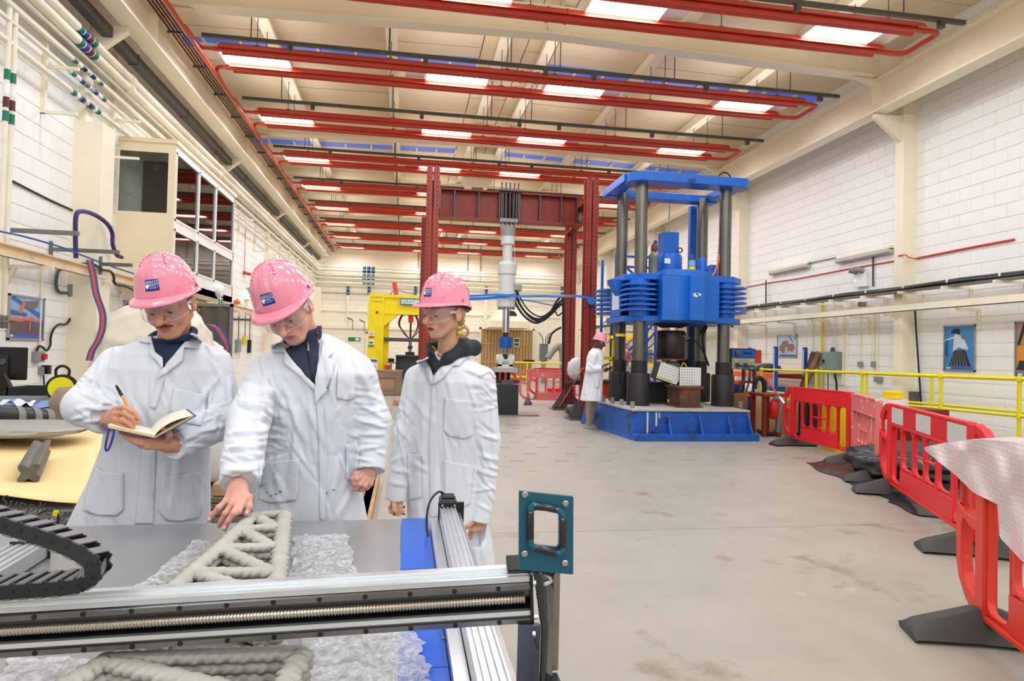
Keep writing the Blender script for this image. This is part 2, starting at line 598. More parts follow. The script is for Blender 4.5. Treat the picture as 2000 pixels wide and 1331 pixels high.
# ------------------------------------------------------------------ radiant heaters, trunking
def heater(y, x0, x1, k):
 t = thing('radiant_heater', 'pair of red radiant heater tubes hung under the roof, %s row from the camera' % ordinal(min(k, 9)), 'heater', ((x0 + x1) / 2, y, 6.65), 'radiant tube heaters')
 for q, yy in enumerate((y - .38, y + .38)):
  xe = x1 if q == 0 else x1 - .1
  rf = B()
  sec = [(-.15, -.05), (-.15, -.035), (-.1, .04), (-.045, .05), (-.04, .085), (.04, .085), (.045, .05), (.1, .04), (.15, -.035), (.15, -.05), (.09, .02), (.0, .06), (-.09, .02)]
  rf.ext(sec, (x0 + .1, yy, 6.67), (0, 1, 0), (0, 0, 1), (xe - x0 - .1, 0, 0))
  obj('reflector', rf, m_red, t, smooth=None)
  obj('heater_tube', B().cyl((x0, yy, 6.65), (xe + .1, yy, 6.65), .042, n=10), m_red, t)
  for xx in (2.0, 2.3):
   obj('collar', B().ext([(p[0] * 1.08, p[1] * 1.12) for p in sec], (xx, yy, 6.67), (0, 1, 0), (0, 0, 1), (.05, 0, 0)), m_red, t, smooth=None)
 ub = [(x1 + .05, y - .38, 6.65), (x1 + .25, y - .38, 6.65), (x1 + .36, y - .3, 6.65), (x1 + .36, y, 6.65), (x1 + .36, y + .3, 6.65), (x1 + .22, y + .38, 6.65), (x1, y + .38, 6.65)]
 obj('return_bend', B().tube(polyline(ub, 4), .042, 10), m_red, t)
 for xx in PUR:
  for yy in (y - .38, y + .38):
   h = B()
   h.cyl((xx, yy, 6.75), (xx, yy, deck_z(xx) - .2), .008, n=5)
   h.bx(xx - .05, xx + .05, yy - .01, yy + .01, 6.75, 6.78)
   obj('hanger', h, m_dgalv, t, smooth=None)
 # feed at the cabin side
 f = polyline([(x0 + .1, y - .38, 6.65), (x0 - .1, y - .38, 6.65), (x0 - .2, y - .5, 6.63), (x0 - .2, y - 1.2, 6.6), (x0 - .2, y - 1.2, 6.57)], 4)
 obj('feed_pipe', B().tube(f, .035, 8), m_red, t)
 f = polyline([(x0 + .1, y + .38, 6.65), (x0 - .1, y + .38, 6.65), (x0 - .2, y + .55, 6.63), (x0 - .2, y + .9, 6.57)], 4)
 obj('feed_pipe', B().tube(f, .035, 8), m_red, t)
tag(obj('flue_pipe', B().cyl((-3.64, 9.6, 6.56), (-3.64, 34.3, 6.56), .034, n=8), m_red), 'long red pipe running past the ends of the heater rows beside the crane beam', 'pipe')
k = 0
for yy in ROWY:
 if yy > 9:
  heater(yy, -3.44, 7.8, k)
  b = B()
  yy += {0: .3, 1: .15, 2: -.17}.get(k, 0)
  b.bx(-3.5, 8.3, yy - 1.02, yy - .96, 6.63, 6.69)
  tk = obj('cable_trunking', b, m_dgalv, smooth=None)
  for xx in PUR:
   obj('hanger', B().cyl((xx, yy - .99, 6.69), (xx, yy - .99, deck_z(xx) - .2), .01, n=5), m_dgalv, tk)
   obj('outlet', B().bx(xx + .6, xx + .68, yy - 1.03, yy - .95, 6.53, 6.63), m_dgalv, tk, smooth=None)
  tag(tk, 'grey cable trunking across the hall beside the %s heater row' % ordinal(min(k, 9)), 'trunking', 'trunking along the heater rows')
  k += 1
for i in range(4):
 x = -3.93 + .05 * i
 tag(obj('heater_pipe', B().cyl((x, Y0, 6.6 + .012 * i), (x, 34.6, 6.6 + .012 * i), .018, n=6), mat('dark_red_pipe', (96, 30, 20), .5), smooth=60),
  'thin dark red pipe above the crane beam on the cabin side', 'pipe', 'thin dark red pipes in a bundle')
cl = thing('pipe_support', 'short dark cross bars carrying the bundle of thin red pipes', 'pipe support', (-3.9, 15, 6.56))
for k in range(24):
 obj('cross_bar', B().bx(-3.96, -3.75, 6 + k * 1.3, 6.04 + k * 1.3, 6.54, 6.58), m_dgalv, cl, smooth=None)
# extractor unit under the roof near the ridge
t = thing('air_heater', 'cream boxy air heater hanging under the roof behind the red frame', 'air heater', (2.05, 19.85, 6.3))
obj('casing', B().bx(1.6, 2.5, 19.45, 20.25, 6.75, 7.5), m_cream, t, smooth=None, bevel=.01)
b = B()
b.add([(1.6, 19.45, 6.75), (2.5, 19.45, 6.75), (2.5, 20.25, 6.75), (1.6, 20.25, 6.75), (1.8, 19.6, 6.4), (2.3, 19.6, 6.4), (2.3, 20.1, 6.4), (1.8, 20.1, 6.4)],
 [(0, 1, 5, 4), (1, 2, 6, 5), (2, 3, 7, 6), (3, 0, 4, 7), (4, 5, 6, 7)])
obj('hood', b, m_cream, t, smooth=None)
for k in range(6):
 obj('grille_slot', B().bx(1.87 + k * .06, 1.9 + k * .06, 19.56, 19.6, 6.42, 6.5), m_dark, t, smooth=None)
# ------------------------------------------------------------------ wall of pipes (cabin side)
m_glass = mat('pane_glass', (225, 235, 235), .02, trans=1, var=0, ior=1.08)
def _glass():
 m = bpy.data.materials.new('cabin_glass')
 m.use_nodes = True
 nt = m.node_tree
 nt.nodes.remove(nt.nodes['Principled BSDF'])
 a = nt.nodes.new('ShaderNodeBsdfTransparent')
 g = nt.nodes.new('ShaderNodeBsdfGlossy')
 x = nt.nodes.new('ShaderNodeMixShader')
 a.inputs[0].default_value = (.8, .84, .82, 1)
 g.inputs[0].default_value = (1, 1, 1, 1)
 g.inputs['Roughness'].default_value = .03
 lw = nt.nodes.new('ShaderNodeLayerWeight')
 lw.inputs[0].default_value = .25
 nt.links.new(lw.outputs['Fresnel'], x.inputs[0])
 nt.links.new(a.outputs[0], x.inputs[1])
 nt.links.new(g.outputs[0], x.inputs[2])
 nt.links.new(x.outputs[0], nt.nodes['Material Output'].inputs[0])
 return m
m_pane = _glass()
m_pipe = mat('pipe_white', (240, 232, 212), .4, var=.06, scale=5, patch=((200, 186, 150), .68, 3))
m_green = mat('band_green', (20, 120, 96), .5)
m_navy = mat('band_navy', (40, 50, 150), .5)
m_brown = mat('band_brown', (90, 40, 40), .5)
m_wht = mat('band_white', (245, 245, 245), .5)
YE = Y1 - .45
# six long pipes on brackets: (photo point, X, radius, label)
PL = [((304, 203), -4.5, .062, 'thickest insulated pipe nearest the crane beam', [(150, 58), (160, 70)]),
 ((176, 101), -4.52, .07, 'thick insulated pipe second from the crane beam', [(150, 80), (160, 92)]),
 ((142, 115), -4.58, .028, 'thin bare pipe below the two thick insulated ones', [(142, 115), (158, 131)]),
 ((71, 84), -4.6, .03, 'thin pipe with the most coloured bands', [(138, 142), (165, 165)]),
 ((128, 169), -4.62, .038, 'lowest long pipe resting on the column bracket', [(138, 178), (152, 189)]),
 ((70, 22), -4.56, .022, 'thin pipe with a valve above the banded pipes', []),
 ((20, 2), -4.64, .02, 'thin pipe close against the blocks above the lowest pipe', [])]
for n_, (q, X, r, lab, bands) in enumerate(PL):
 z = at(*q, X=X).z
 t = thing('wall_pipe', 'long white pipe along the wall, ' + lab, 'pipe', (X, Y0, z), 'long pipes on the cabin wall')
 pts = [(X, Y0 + .2, z), (X, YE - .3, z), (X + .05, YE - .08, z), (X + .3, YE, z), (9.3, YE, z)]
 if r < .035:
  pts[-1] = (8.6 - n_ * .1, YE, z)
 obj('run', B().tube(pts, r, 12), m_pipe, t, smooth=60)
 for i, p_ in enumerate(bands):
  y = at(*p_, X=X).y
  for k, mm in enumerate((m_green, m_navy, m_brown, m_green) if r > .05 else (m_green, m_wht, m_navy, m_wht, m_green)):
   yy = y + k * .13 + i * .0
   if r > .05 and i:
    continue
   obj('colour_band', B().cyl((X, yy, z), (X, yy + .1, z), r + .004, n=12), mm, t, smooth=60)
 for k, mm in enumerate((m_green, m_navy, m_green)):
  obj('colour_band', B().cyl((-2.3 + k * .22, YE, z), (-2.12 + k * .22, YE, z), r + .005, n=10), mm, t, smooth=60)
 for k in range(4):
  yy = 6 + k * 5.2
  obj('coupling', B().cyl((X, yy, z), (X, yy + .14, z), r * 1.25, n=12), m_pipe, t, smooth=60)
# brackets under the pipe bank
for k in range(14):
 y = 7.3 + k * 2.0
 if 11.4 < y < 16.3:
  continue
 t = thing('pipe_bracket', 'cream steel bracket carrying the bank of wall pipes', 'bracket', (-4.75, y, 4.6), 'brackets of the pipe bank')
 obj('upright', B().bx(-4.79, -4.73, y - .025, y + .025, 4.45, 6.2), m_cream, t, smooth=None)
 obj('arm', B().bx(-4.79, -4.35, y - .02, y + .02, 4.45, 4.49), m_cream, t, smooth=None)
 obj('arm', B().bx(-4.79, -4.35, y - .02, y + .02, 5.05, 5.09), m_cream, t, smooth=None)
# dark duct beneath the crane beam
q1 = at(350, 218, X=-4.45)
b = B().bx(-4.52, -4.38, Y0, YE - .6, q1.z - .02, q1.z + .13)
for k in range(12):
 b.bx(-4.53, -4.37, 4 + k * 2.4, 4.05 + k * 2.4, q1.z - .03, q1.z + .14)
tag(obj('cable_trunking', b, m_dgalv, smooth=None), 'dark grey square trunking running under the crane beam over the wall pipes', 'trunking')
# vertical pipes at the picture edge
for i, (xt, lab) in enumerate(((15, 'nearer of two upright white pipes with green bands'), (27, 'second upright white pipe with green bands, beside the framed picture'))):
 a = at(xt, 120, X=-4.6)
 t = thing('riser_pipe', lab, 'pipe', (a.x, a.y, 1.2))
 obj('run', B().cyl((a.x, a.y, 1.62), (a.x, a.y, 5.3), .028, n=10), m_pipe, t, smooth=60)
 for k, mm in enumerate((m_green, m_wht, m_brown, m_green)):
  z0 = at(20, 140, X=-4.6).z - k * .16
  obj('colour_band', B().cyl((a.x, a.y, z0 - .12), (a.x, a.y, z0), .032, n=10), mm, t, smooth=60)
 obj('valve', B().cyl((a.x, a.y, 1.6), (a.x, a.y, 1.75), .045, n=8).bar((a.x, a.y, 1.68), (a.x + .12, a.y, 1.68), .02, .02), m_steel, t)
# cabin
cx1, cy0, cy1 = -3.9, 11.61, 15.45
cz0, cz1 = 2.45, 4.84
m_cab = mat('cabin_cream', (244, 228, 196), .45, var=.02)
m_alu = mat('cabin_white_frame', (245, 243, 238), .35)
t = thing('control_cabin', 'raised cream cabin with dark front window and two rows of side windows', 'cabin', (-4.35, 13.5, cz0))
def zf(px, py):
 return at(px, py, Y=cy0).z
wz0, wz1 = at(280, 417, Y=cy0).z, at(280, 293, Y=cy0).z
wx0, wx1 = at(229, 350, Y=cy0).x, at(331, 350, Y=cy0).x
b = B()
b.bx(XL, cx1, cy0, cy0 + .05, cz0, wz0).bx(XL, cx1, cy0, cy0 + .05, wz1, cz1).bx(XL, wx0, cy0, cy0 + .05, wz0, wz1).bx(wx1, cx1, cy0, cy0 + .05, wz0, wz1)
obj('front_panel', b, m_cab, t, smooth=None)
b = B().ring([(wx0, wz0), (wx1, wz0), (wx1, wz1), (wx0, wz1)], [(wx0 + .025, wz0 + .025), (wx1 - .025, wz0 + .025), (wx1 - .025, wz1 - .025), (wx0 + .025, wz1 - .025)], (0, cy0, 0), (1, 0, 0), (0, 0, 1), (0, .04, 0))
fr = obj('front_window_frame', b, m_cab, t, smooth=None)
obj('pane', B().bx(wx0, wx1, cy0 + .02, cy0 + .03, wz0, wz1), m_pane, fr, smooth=None)
obj('floor_panel', B().bx(XL, cx1 - .0, cy0 + .05, cy1, cz0, cz0 + .12), m_cab, t, smooth=None)
obj('roof_slab', B().bx(XL, cx1 + .03, cy0 - .03, cy1 + .03, cz1, cz1 + .07), m_cab, t, smooth=None)
obj('end_panel', B().bx(XL, cx1, cy1 - .05, cy1, cz0 + .12, cz1), m_cab, t, smooth=None)
obj('curtain', B().bx(XL + .02, cx1 - .1, cy0 + 1.0, cy0 + 1.02, cz0 + .12, cz1 - .05), mat('interior_shade', (88, 82, 72), .8), t, smooth=None)  # dark sheet, not cloth: adds the shade inside the cabin as colour
sill, mid0, mid1, head = 2.78, 3.42, 3.56, cz1 - .12
b = B()
b.bx(cx1 - .05, cx1, cy0 + .05, cy1, cz0, sill).bx(cx1 - .05, cx1, cy0 + .05, cy1, mid0, mid1).bx(cx1 - .05, cx1, cy0 + .05, cy1, head, cz1)
obj('side_panel', b, m_alu, t, smooth=None)
yv = [cy0 + .05, at(388, 400, X=cx1).y, at(422, 400, X=cx1).y, cy1 - .05]
ym = [yv[0], yv[1], yv[2], yv[3]]
for a in range(3):
 for (z0, z1, nm) in ((sill, mid0, 'lower'), (mid1, head, 'upper')):
  b = B()
  f = .035
  y0_, y1_ = ym[a], ym[a + 1]
  b.bx(cx1 - .045, cx1 + .01, y0_, y0_ + f, z0, z1).bx(cx1 - .045, cx1 + .01, y1_ - f, y1_, z0, z1).bx(cx1 - .045, cx1 + .01, y0_, y1_, z0, z0 + f).bx(cx1 - .045, cx1 + .01, y0_, y1_, z1 - f, z1)
  w_ = obj('window_frame', b, m_alu, t, smooth=None)
  obj('pane', B().bx(cx1 - .025, cx1 - .018, y0_ + f, y1_ - f, z0 + f, z1 - f), m_pane, w_, smooth=None)
# clock-like sounder, exit sign on the cabin
c = at(423, 568, X=cx1)
t = thing('wall_sounder', 'round white sounder on the cabin beam beside the exit sign', 'sounder', c)
obj('dish', B().lathe([(.0, 0), (.13, 0), (.15, .04), (.14, .1), (.1, .13), (.0, .14)], c, (1, 0, 0)), m_white, t)
m_exit = mat('exit_green', (30, 130, 80), .5)
c = at(430, 590, X=cx1 + .01)
t = thing('exit_sign', 'small white and green exit sign on the cabin beam', 'sign', c)
c = V(c)
obj('plate', B().box(c, (.01, .36, .17)), m_white, t, smooth=None)
obj('arrow_field', B().box(c + V(.007, -.09, 0), (.004, .13, .12)), m_exit, t, smooth=None)
obj('door_field', B().box(c + V(.007, .09, 0), (.004, .13, .12)), m_exit, t, smooth=None)
# cream channel (old tray) along the wall
za = at(0, 487, X=-4.45).z
t = thing('wall_channel', 'long cream slotted channel along the pipe wall', 'channel', (-4.45, 9, za))
b = B()
b.bx(-4.47, -4.44, Y0, 30, za - .07, za + .07).bx(-4.47, -4.38, Y0, 30, za + .055, za + .07).bx(-4.47, -4.38, Y0, 30, za - .07, za - .055)
obj('web', b, mat('aged_cream', (238, 214, 180), .5, var=.08, scale=3, patch=((205, 172, 130), .62, 5)), t, smooth=None)
for k in range(11):
 yy = 7.2 + k * 1.55
 b = B().bar((XL, yy, za - .1), (-4.3, yy, za - .1), .05, .04).bar((XL, yy, za - .3), (-4.72, yy, za - .1), .04, .04)
 obj('bracket', b, m_cream, t, smooth=None)
# grey cantilever arms
for i, (x0, y0, x1, y1, lab) in enumerate(((0, 449, 72, 451, 'grey slotted arm by the upright pipes'), (100, 487, 187, 491, 'grey slotted arm on the wall below the purple cables'), (197, 516, 243, 517, 'grey slotted arm on the wall column'))):
 c = at(x0, y0, X=XL + .03 if i < 2 else -4.38)
 t = thing('cantilever_arm', lab, 'bracket', c)
 obj('arm', B().bar(c, c + V(.85 if i < 2 else .42, 0, 0), .045, .05), m_galv, t, smooth=None)
 obj('back_plate', B().box(c + V(0, 0, -.02), (.02, .05, .26)), m_galv, t, smooth=None)
# blue rope and cables
m_rope = mat('blue_rope', (38, 96, 170), .6)
pts = [at(0, 452, X=-4.2), at(50, 463, X=-4.2), at(120, 483, X=-4.25), at(145, 493, X=-4.3), at(200, 514, X=-4.3), at(240, 528, X=-4.2), at(262, 535, X=-4.1)]
tag(obj('blue_line', B().tube(polyline(pts, 4), .011, 6), m_rope), 'thin blue air line strung along the grey arms', 'hose')
m_purple = mat('purple_cable', (58, 40, 110), .5)
def cable(name, lab, cat, pts, r, m, X=None, n=5, group=None):
 P_ = [at(p[0], p[1], X=(p[2] if len(p) > 2 else X)) for p in pts]
 return tag(obj(name, B().tube(polyline(P_, n), r, 7), m), lab, cat, group)
cable('cable_bundle', 'purple cable bundle looping over the wall column', 'cable', [(148, 505, -4.35), (147, 450, -4.35), (149, 420, -4.34), (160, 413, -4.34), (185, 420, -4.34), (208, 436, -4.3), (219, 455, -4.3), (220, 478, -4.3), (228, 498, -4.3), (238, 503, -4.3)], .03, m_purple)
cable('black_cable', 'thin dark cable run up the blocks to the purple bundle', 'cable', [(25, 354), (60, 372), (100, 392), (148, 414)], .013, m_dark, XL + .03)
cable('black_cable', 'black cable behind the cream channel', 'cable', [(22, 483), (60, 492), (100, 505), (150, 516), (175, 515)], .022, m_blk, -4.5)
cable('black_cable', 'black cable drooping from the column to the cabin', 'cable', [(185, 518), (200, 527), (215, 530), (222, 540), (225, 555), (245, 560), (262, 568)], .018, m_blk, -4.33)
m_cond = mat('grey_conduit', (82, 86, 82), .5)
cable('conduit', 'dark conduit hooking down to the small grey box', 'conduit', [(126, 524), (114, 530), (110, 545), (110, 560), (116, 571), (132, 573)], .022, m_cond, XL + .05)
cable('black_cable', 'black cable snaking from the small grey box to the red switch', 'cable', [(139, 580), (139, 600), (137, 622), (128, 634), (115, 634), (104, 645), (99, 660), (98, 675), (91, 685), (82, 678), (76, 677), (71, 688)], .015, m_blk, XL + .05)
c = at(139, 568, X=XL + .03)
t = thing('junction_box', 'small grey junction box on the blocks above the framed picture corner', 'junction box', c)
obj('case', B().box(c, (.09, .13, .18)), m_grey, t, smooth=None, bevel=.008)
c = at(73, 697, X=XL + .04)
t = thing('isolator_switch', 'grey wall switch with a red rotary handle under the framed picture', 'switch', c)
obj('case', B().box(c, (.1, .18, .14)), m_grey, t, smooth=None, bevel=.01)
obj('red_knob', B().cyl(c + V(.05, .03, 0), c + V(.09, .03, 0), .04), mat('switch_red', (200, 30, 30), .4), t)
c = at(83, 724, X=XL + .03)
t = thing('wall_socket', 'small black and grey socket under the red switch', 'socket', c)
obj('case', B().box(c + V(0, -.04, 0), (.06, .07, .09)), m_grey, t, smooth=None, bevel=.006)
obj('plug', B().box(c + V(.03, .04, .01), (.09, .07, .12)), m_blk, t, smooth=None, bevel=.008)
cable('black_cable', 'short black cable hanging from the wall socket', 'cable', [(85, 733), (86, 748), (87, 760)], .01, m_blk, XL + .05)
# thin conduits down to sockets
for i, (x, y0, y1, lab) in enumerate(((83, 520, 700, 'thin cream conduit beside the framed picture'), (144, 530, 660, 'thin cream conduit beside the wall column'))):
 a, c = at(x, y0, X=XL + .03), at(x, y1, X=XL + .03)
 t = thing('conduit', lab, 'conduit', a)
 obj('run', B().cyl(a, (a.x, a.y, c.z), .013, n=8), m_cream, t)
 obj('box', B().box((a.x, a.y, c.z), (.05, .09, .09)), m_cream, t, smooth=None)
# framed picture: blue girders over orange machinery
def picture(name, lab, q, X, side, bands, shapes):
 """a flat framed print on the wall at X; q = photo points of two opposite corners"""
 a, c = at(*q[0], X=X), at(*q[1], X=X)
 y0_, y1_ = sorted((a.y, c.y))
 z0, z1 = sorted((a.z, c.z))
 s = side
 t = thing(name, lab, 'picture', (X, (y0_ + y1_) / 2, z0))
 fw = .025
 b = B()
 xa, xb = sorted((X, X + s * .025))
 b.bx(xa, xb, y0_, y1_, z0, z0 + fw).bx(xa, xb, y0_, y1_, z1 - fw, z1).bx(xa, xb, y0_, y0_ + fw, z0, z1).bx(xa, xb, y1_ - fw, y1_, z0, z1)
 obj('frame', b, m_steel if False else mat('silver_frame', (176, 178, 180), .35, .6), t, smooth=None)
 xp = X + s * .012
 xa, xb = sorted((X, xp))
 pr = obj('print', B().bx(xa, xb, y0_ + fw, y1_ - fw, z0 + fw, z1 - fw), mat(*bands[0]), t, smooth=None)
 W, H = y1_ - y0_ - 2 * fw, z1 - z0 - 2 * fw
 # u runs as one reads it from inside the hall
 for k, (poly, mm) in enumerate(shapes):
  pts = []
  for u, v in poly:
   yy = y0_ + fw + (u if s > 0 else 1 - u) * W
   pts.append((xp + s * (.001 + .0006 * k), yy, z0 + fw + v * H))
  obj('print_shape', B().add(pts, [tuple(range(len(pts)))]), mat(*mm), pr, smooth=None, fix=False)
 return t
PB, PO, PD, PW, PS = ('print_blue', (58, 108, 178), .5), ('print_orange', (222, 120, 84), .5), ('print_dark', (70, 66, 74), .5), ('print_pale', (214, 222, 234), .5), ('print_strip', (64, 104, 190), .5)
picture('framed_picture', 'landscape framed photograph of blue girders over orange machinery', ((15, 573), (82, 666)), XL + .013, 1, [('print_sky', (152, 178, 214), .5)],
  [([(0, .1), (1, .1), (1, .4), (.7, .46), (.3, .42), (0, .48)], ('print_ground', (112, 88, 92), .5)),
  ([(0, .42), (.3, .4), (.5, .44), (1, .4), (1, .5), (.8, .47), (.62, .55), (.5, .46), (.42, .62), (.36, .46), (.2, .5), (0, .47)], PO),
  ([(0, .95), (.12, 1), (.95, .62), (.92, .5)], PB), ([(0, .55), (.0, .68), (.5, .62), (.5, .54)], PB), ([(.3, .82), (.4, .9), (.85, .96), (.8, .78), (.55, .7)], ('print_grey', (120, 108, 112), .5)),
  ([(.33, .6), (.45, .85), (.36, .9), (.25, .62)], PO), ([(.7, .42), (1, .44), (1, .36), (.7, .34)], PB), ([(.56, .2), (.6, .2), (.62, .4), (.57, .4)], PO),
  ([(0, 0), (1, 0), (1, .1), (0, .1)], PS), ([(.03, .03), (.12, .03), (.12, .08), (.03, .08)], PW)])
# bulk bag hanging behind the writer
rng = np.random.RandomState(3)
def bumpy(b_c, rad, n=40, m_=30, amp=.06, seed=1, pw=2.3, floor_=None):
 """soft sack: superellipsoid with creases"""
 rs = np.random.RandomState(seed)
 ks = rs.normal(size=(14, 3)) * np.array([4, 4, 4])
 ph = rs.rand(14) * 6.28
 def fn(u, v):
  a, e = u * 2 * PI, (v - .5) * PI
  def sp(c, p):
   return math.copysign(abs(c) ** (2 / p), c)
  x, y, z = sp(math.cos(e), pw) * sp(math.cos(a), pw), sp(math.cos(e), pw) * sp(math.sin(a), pw), sp(math.sin(e), pw)
  d = 0
  for k in range(14):
   w_ = ks[k] @ np.array([x, y, z]) + ph[k]
   d += (1 - abs(math.sin(w_))) ** 2 / (2 + k * .6)
  f = 1 + amp * (d - 1.2)
  p = Vector((b_c[0] + x * rad[0] * f, b_c[1] + y * rad[1] * f, b_c[2] + z * rad[2] * f))
  if floor_ is not None and p.z < floor_:
   p.z = floor_
  return p
 return B().grid(n, m_, fn, cu=True)
m_bag = mat('bag_woven', (226, 214, 196), .6, var=.05, bump=.3, bscale=120)
c = at(285, 730, Y=6.6)
t = thing('bulk_bag', 'large off-white woven bulk bag slung behind the man writing', 'bag', (c.x, 6.6, .62))
obj('sack', bumpy((c.x + .03, 6.75, 1.27), (.56, .42, .64), 90, 70, .085, 4), m_bag, t, smooth=180)
m_strap = mat('strap_blue', (58, 88, 150), .6)
m_strap2 = mat('strap_red', (206, 84, 70), .6)
def strap(par, pts, w, off=(.02, 0, 0), Y=None):
 for k, (f, mm) in enumerate(((1, m_strap), (.4, m_strap2))):
  b = B()
  P_ = polyline([at(p[0], p[1], Y=(p[2] if len(p) > 2 else Y)) for p in pts], 5)
  vs = []
  n = len(P_)
  for i, p in enumerate(P_):
   p = p + V(0, -.004 * k, 0)
   vs += [p + V(-w * f / 2, 0, 0), p + V(w * f / 2, 0, 0), p + V(w * f / 2, .005, 0), p + V(-w * f / 2, .005, 0)]
  fs = []
  for i in range(n - 1):
   for j in range(4):
    fs.append((i * 4 + j, i * 4 + (j + 1) % 4, i * 4 + 4 + (j + 1) % 4, i * 4 + 4 + j))
  obj('lifting_strap' if k == 0 else 'strap_stripe', B().add(vs, fs), mm, par, smooth=None)
strap(t, [(175, 508), (182, 540), (188, 575), (200, 612), (200, 640), (192, 665), (180, 685), (174, 705)], .055, Y=5.9)
c = at(415, 690, Y=7.4)
t = thing('bulk_bag', 'smaller white bag with a pink and blue strap behind the shoulder', 'bag', (c.x, 7.4, .6))
obj('sack', bumpy((c.x - .08, 7.25, 1.08), (.36, .28, .46), 50, 40, .1, 9), m_bag, t, smooth=180)
strap(t, [(408, 634, 7.08), (420, 638, 7.05), (432, 652, 7.05), (440, 668, 7.05), (444, 682, 7.08), (440, 690, 7.1)], .07)
# stand that carries the bags
t = thing('bag_stand', 'low timber stand under the bulk bags', 'stand', (-2.6, 6.8, 0))
obj('top', B().bx(-2.84, -1.7, 6.35, 7.5, .5, .57), m_wood, t, smooth=None)
for x, y in ((-2.75, 6.45), (-1.8, 6.45), (-2.75, 7.4), (-1.8, 7.4)):
 obj('leg', B().bx(x - .05, x + .05, y - .05, y + .05, 0, .5), m_wood, t, smooth=None)
# welding curtain
a, c = at(385, 598, Y=9.6), at(447, 700, Y=9.6)
t = thing('welding_screen', 'dark brown welding curtain hung in a steel frame below the cabin', 'screen', ((a.x + c.x) / 2, 9.6, 0))
b = B()
b.grid(24, 8, lambda u, v: Vector((a.x - .9 + (c.x - a.x + .9) * u, 9.6 + .03 * math.sin(u * 40), .5 + (a.z - .5) * v)))
obj('curtain', b, mat('curtain_brown', (92, 82, 74), .6, var=.12, scale=6), t, smooth=180)
obj('frame_post', B().bx(c.x, c.x + .04, 9.57, 9.61, 0, a.z + .05), m_galv, t, smooth=None)
obj('frame_rail', B().bx(a.x - .9, c.x + .04, 9.57, 9.61, a.z, a.z + .04), m_galv, t, smooth=None)
obj('frame_post', B().bx(a.x - .94, a.x - .9, 9.57, 9.61, 0, a.z + .05), m_galv, t, smooth=None)
# far wall bay below the cabin: light, line, switches
c = at(483, 577, X=XL + .05)
t = thing('emergency_light', 'small emergency light with a green lamp on the wall past the cabin', 'light', c)
obj('case', B().box(c, (.1, .4, .3)), m_white, t, smooth=None, bevel=.01)
obj('led', B().box(c + V(.08, -.25, -.05), (.05, .16, .12)), mat('led_green', (120, 255, 170), emit=3, var=0), t, smooth=None)
obj('spot_head', B().cyl(c + V(.02, 0, .15), c + V(.2, 0, .24), .08), m_grey, t)
c = at(477, 533, X=XL + .05)
tag(obj('red_pull', B().cyl(c, c + V(.1, .3, 0), .05).bar(c, c + V(0, 0, 1.3), .015, .015), m_red), 'red pull handle hanging on the wall past the cabin', 'handle')
for i, (x, y, mm, lab, sz) in enumerate(((465, 676, m_grey, 'grey switch box on the bay wall between the two men', (.1, .35, .35)), (478, 665, m_yel, 'small yellow box beside the grey switch on the bay wall', (.08, .2, .26)), (487, 677, m_blk, 'dark tool clipped on the bay wall beside the yellow box', (.1, .12, .4)), (463, 591, m_orange, 'orange plug hanging on the bay wall under the emergency light', (.12, .3, .1)))):
 c = at(x, y, X=XL + .06)
 t = thing('wall_box' if i < 2 else 'hung_tool' if i == 2 else 'hung_plug', lab, 'box' if i < 2 else 'tool' if i == 2 else 'plug', c)
 obj('case', B().box(c, sz), mm, t, smooth=None, bevel=.01)
 obj('cord', B().cyl(c, c + V(0, 0, 1.0 if i < 3 else .1), .012, n=6), m_dark, t)
for i, x in enumerate((449, 458, 470, 493)):
 a = at(x, 630, X=XL + .05)
 tag(obj('conduit', B().cyl((a.x, a.y, 1.1), (a.x, a.y, 2.5), .02, n=6), m_cream), 'thin upright cream conduit in the bay between the two men', 'conduit', 'conduits in the bay past the cabin')
a = at(450, 624, X=XL + .4)
tag(obj('cantilever_arm', B().bar((XL, a.y, a.z), (XL + 1.1, a.y, a.z), .05, .05), m_dgalv, smooth=None), 'dark grey arm reaching out of the bay wall between the two men', 'bracket')
# ------------------------------------------------------------------ cluttered bench beside the printer
m_lam = mat('bench_grey', (120, 118, 112), .5, var=.1)
t = thing('workbench', 'low steel workbench under the kraft paper', 'bench', (-2.6, 4.6, 0))
obj('top', B().ext([(-4.3, 3.0), (-1.32, 3.0), (-1.9, 5.7), (-4.3, 5.7)], (0, 0, .7), (1, 0, 0), (0, 1, 0), (0, 0, .04)), m_lam, t, smooth=None)
for x, y in ((-4.2, 3.05), (-1.5, 3.08), (-4.2, 5.6), (-2.0, 5.6)):
 obj('leg', B().bx(x - .04, x + .04, y - .04, y + .04, 0, .7), m_lam, t, smooth=None)
m_kraft = mat('kraft_paper', (242, 212, 152), .6, var=.03, scale=2, patch=((214, 178, 120), .72, 4))
# the paper: corners measured, a little wavy
pc = [at(0, 965, Z=.8), at(160, 978, Z=.78), at(212, 838, Z=.8), at(95, 830, Z=.83), at(0, 885, Z=.82)]
pc[0] = pc[0] + V(-.35, .05, 0)
pc[4] = pc[4] + V(-.5, -.3, 0)
b = B()
A_, D_ = Vector(pc[0]), Vector(pc[1])
Bk, Ck = Vector(pc[4]), Vector(pc[2])
def pap(u, v):
 v2 = v
 l = A_.lerp(Bk, min(1, v2 * 1.6)) if v2 < .625 else Bk.lerp(Vector(pc[3]), (v2 - .625) / .375)
 r = D_.lerp(Ck, v2)
 p = l.lerp(r, u)
 return p + Vector((0, 0, .012 * math.sin(u * 5 + v * 3) + .01 * math.sin(v * 9)))
b.grid(20, 24, pap)
ob = tag(obj('kraft_paper', b, m_kraft, smooth=180, fix=False), 'wide sheet of tan kraft paper spread over the bench', 'paper')
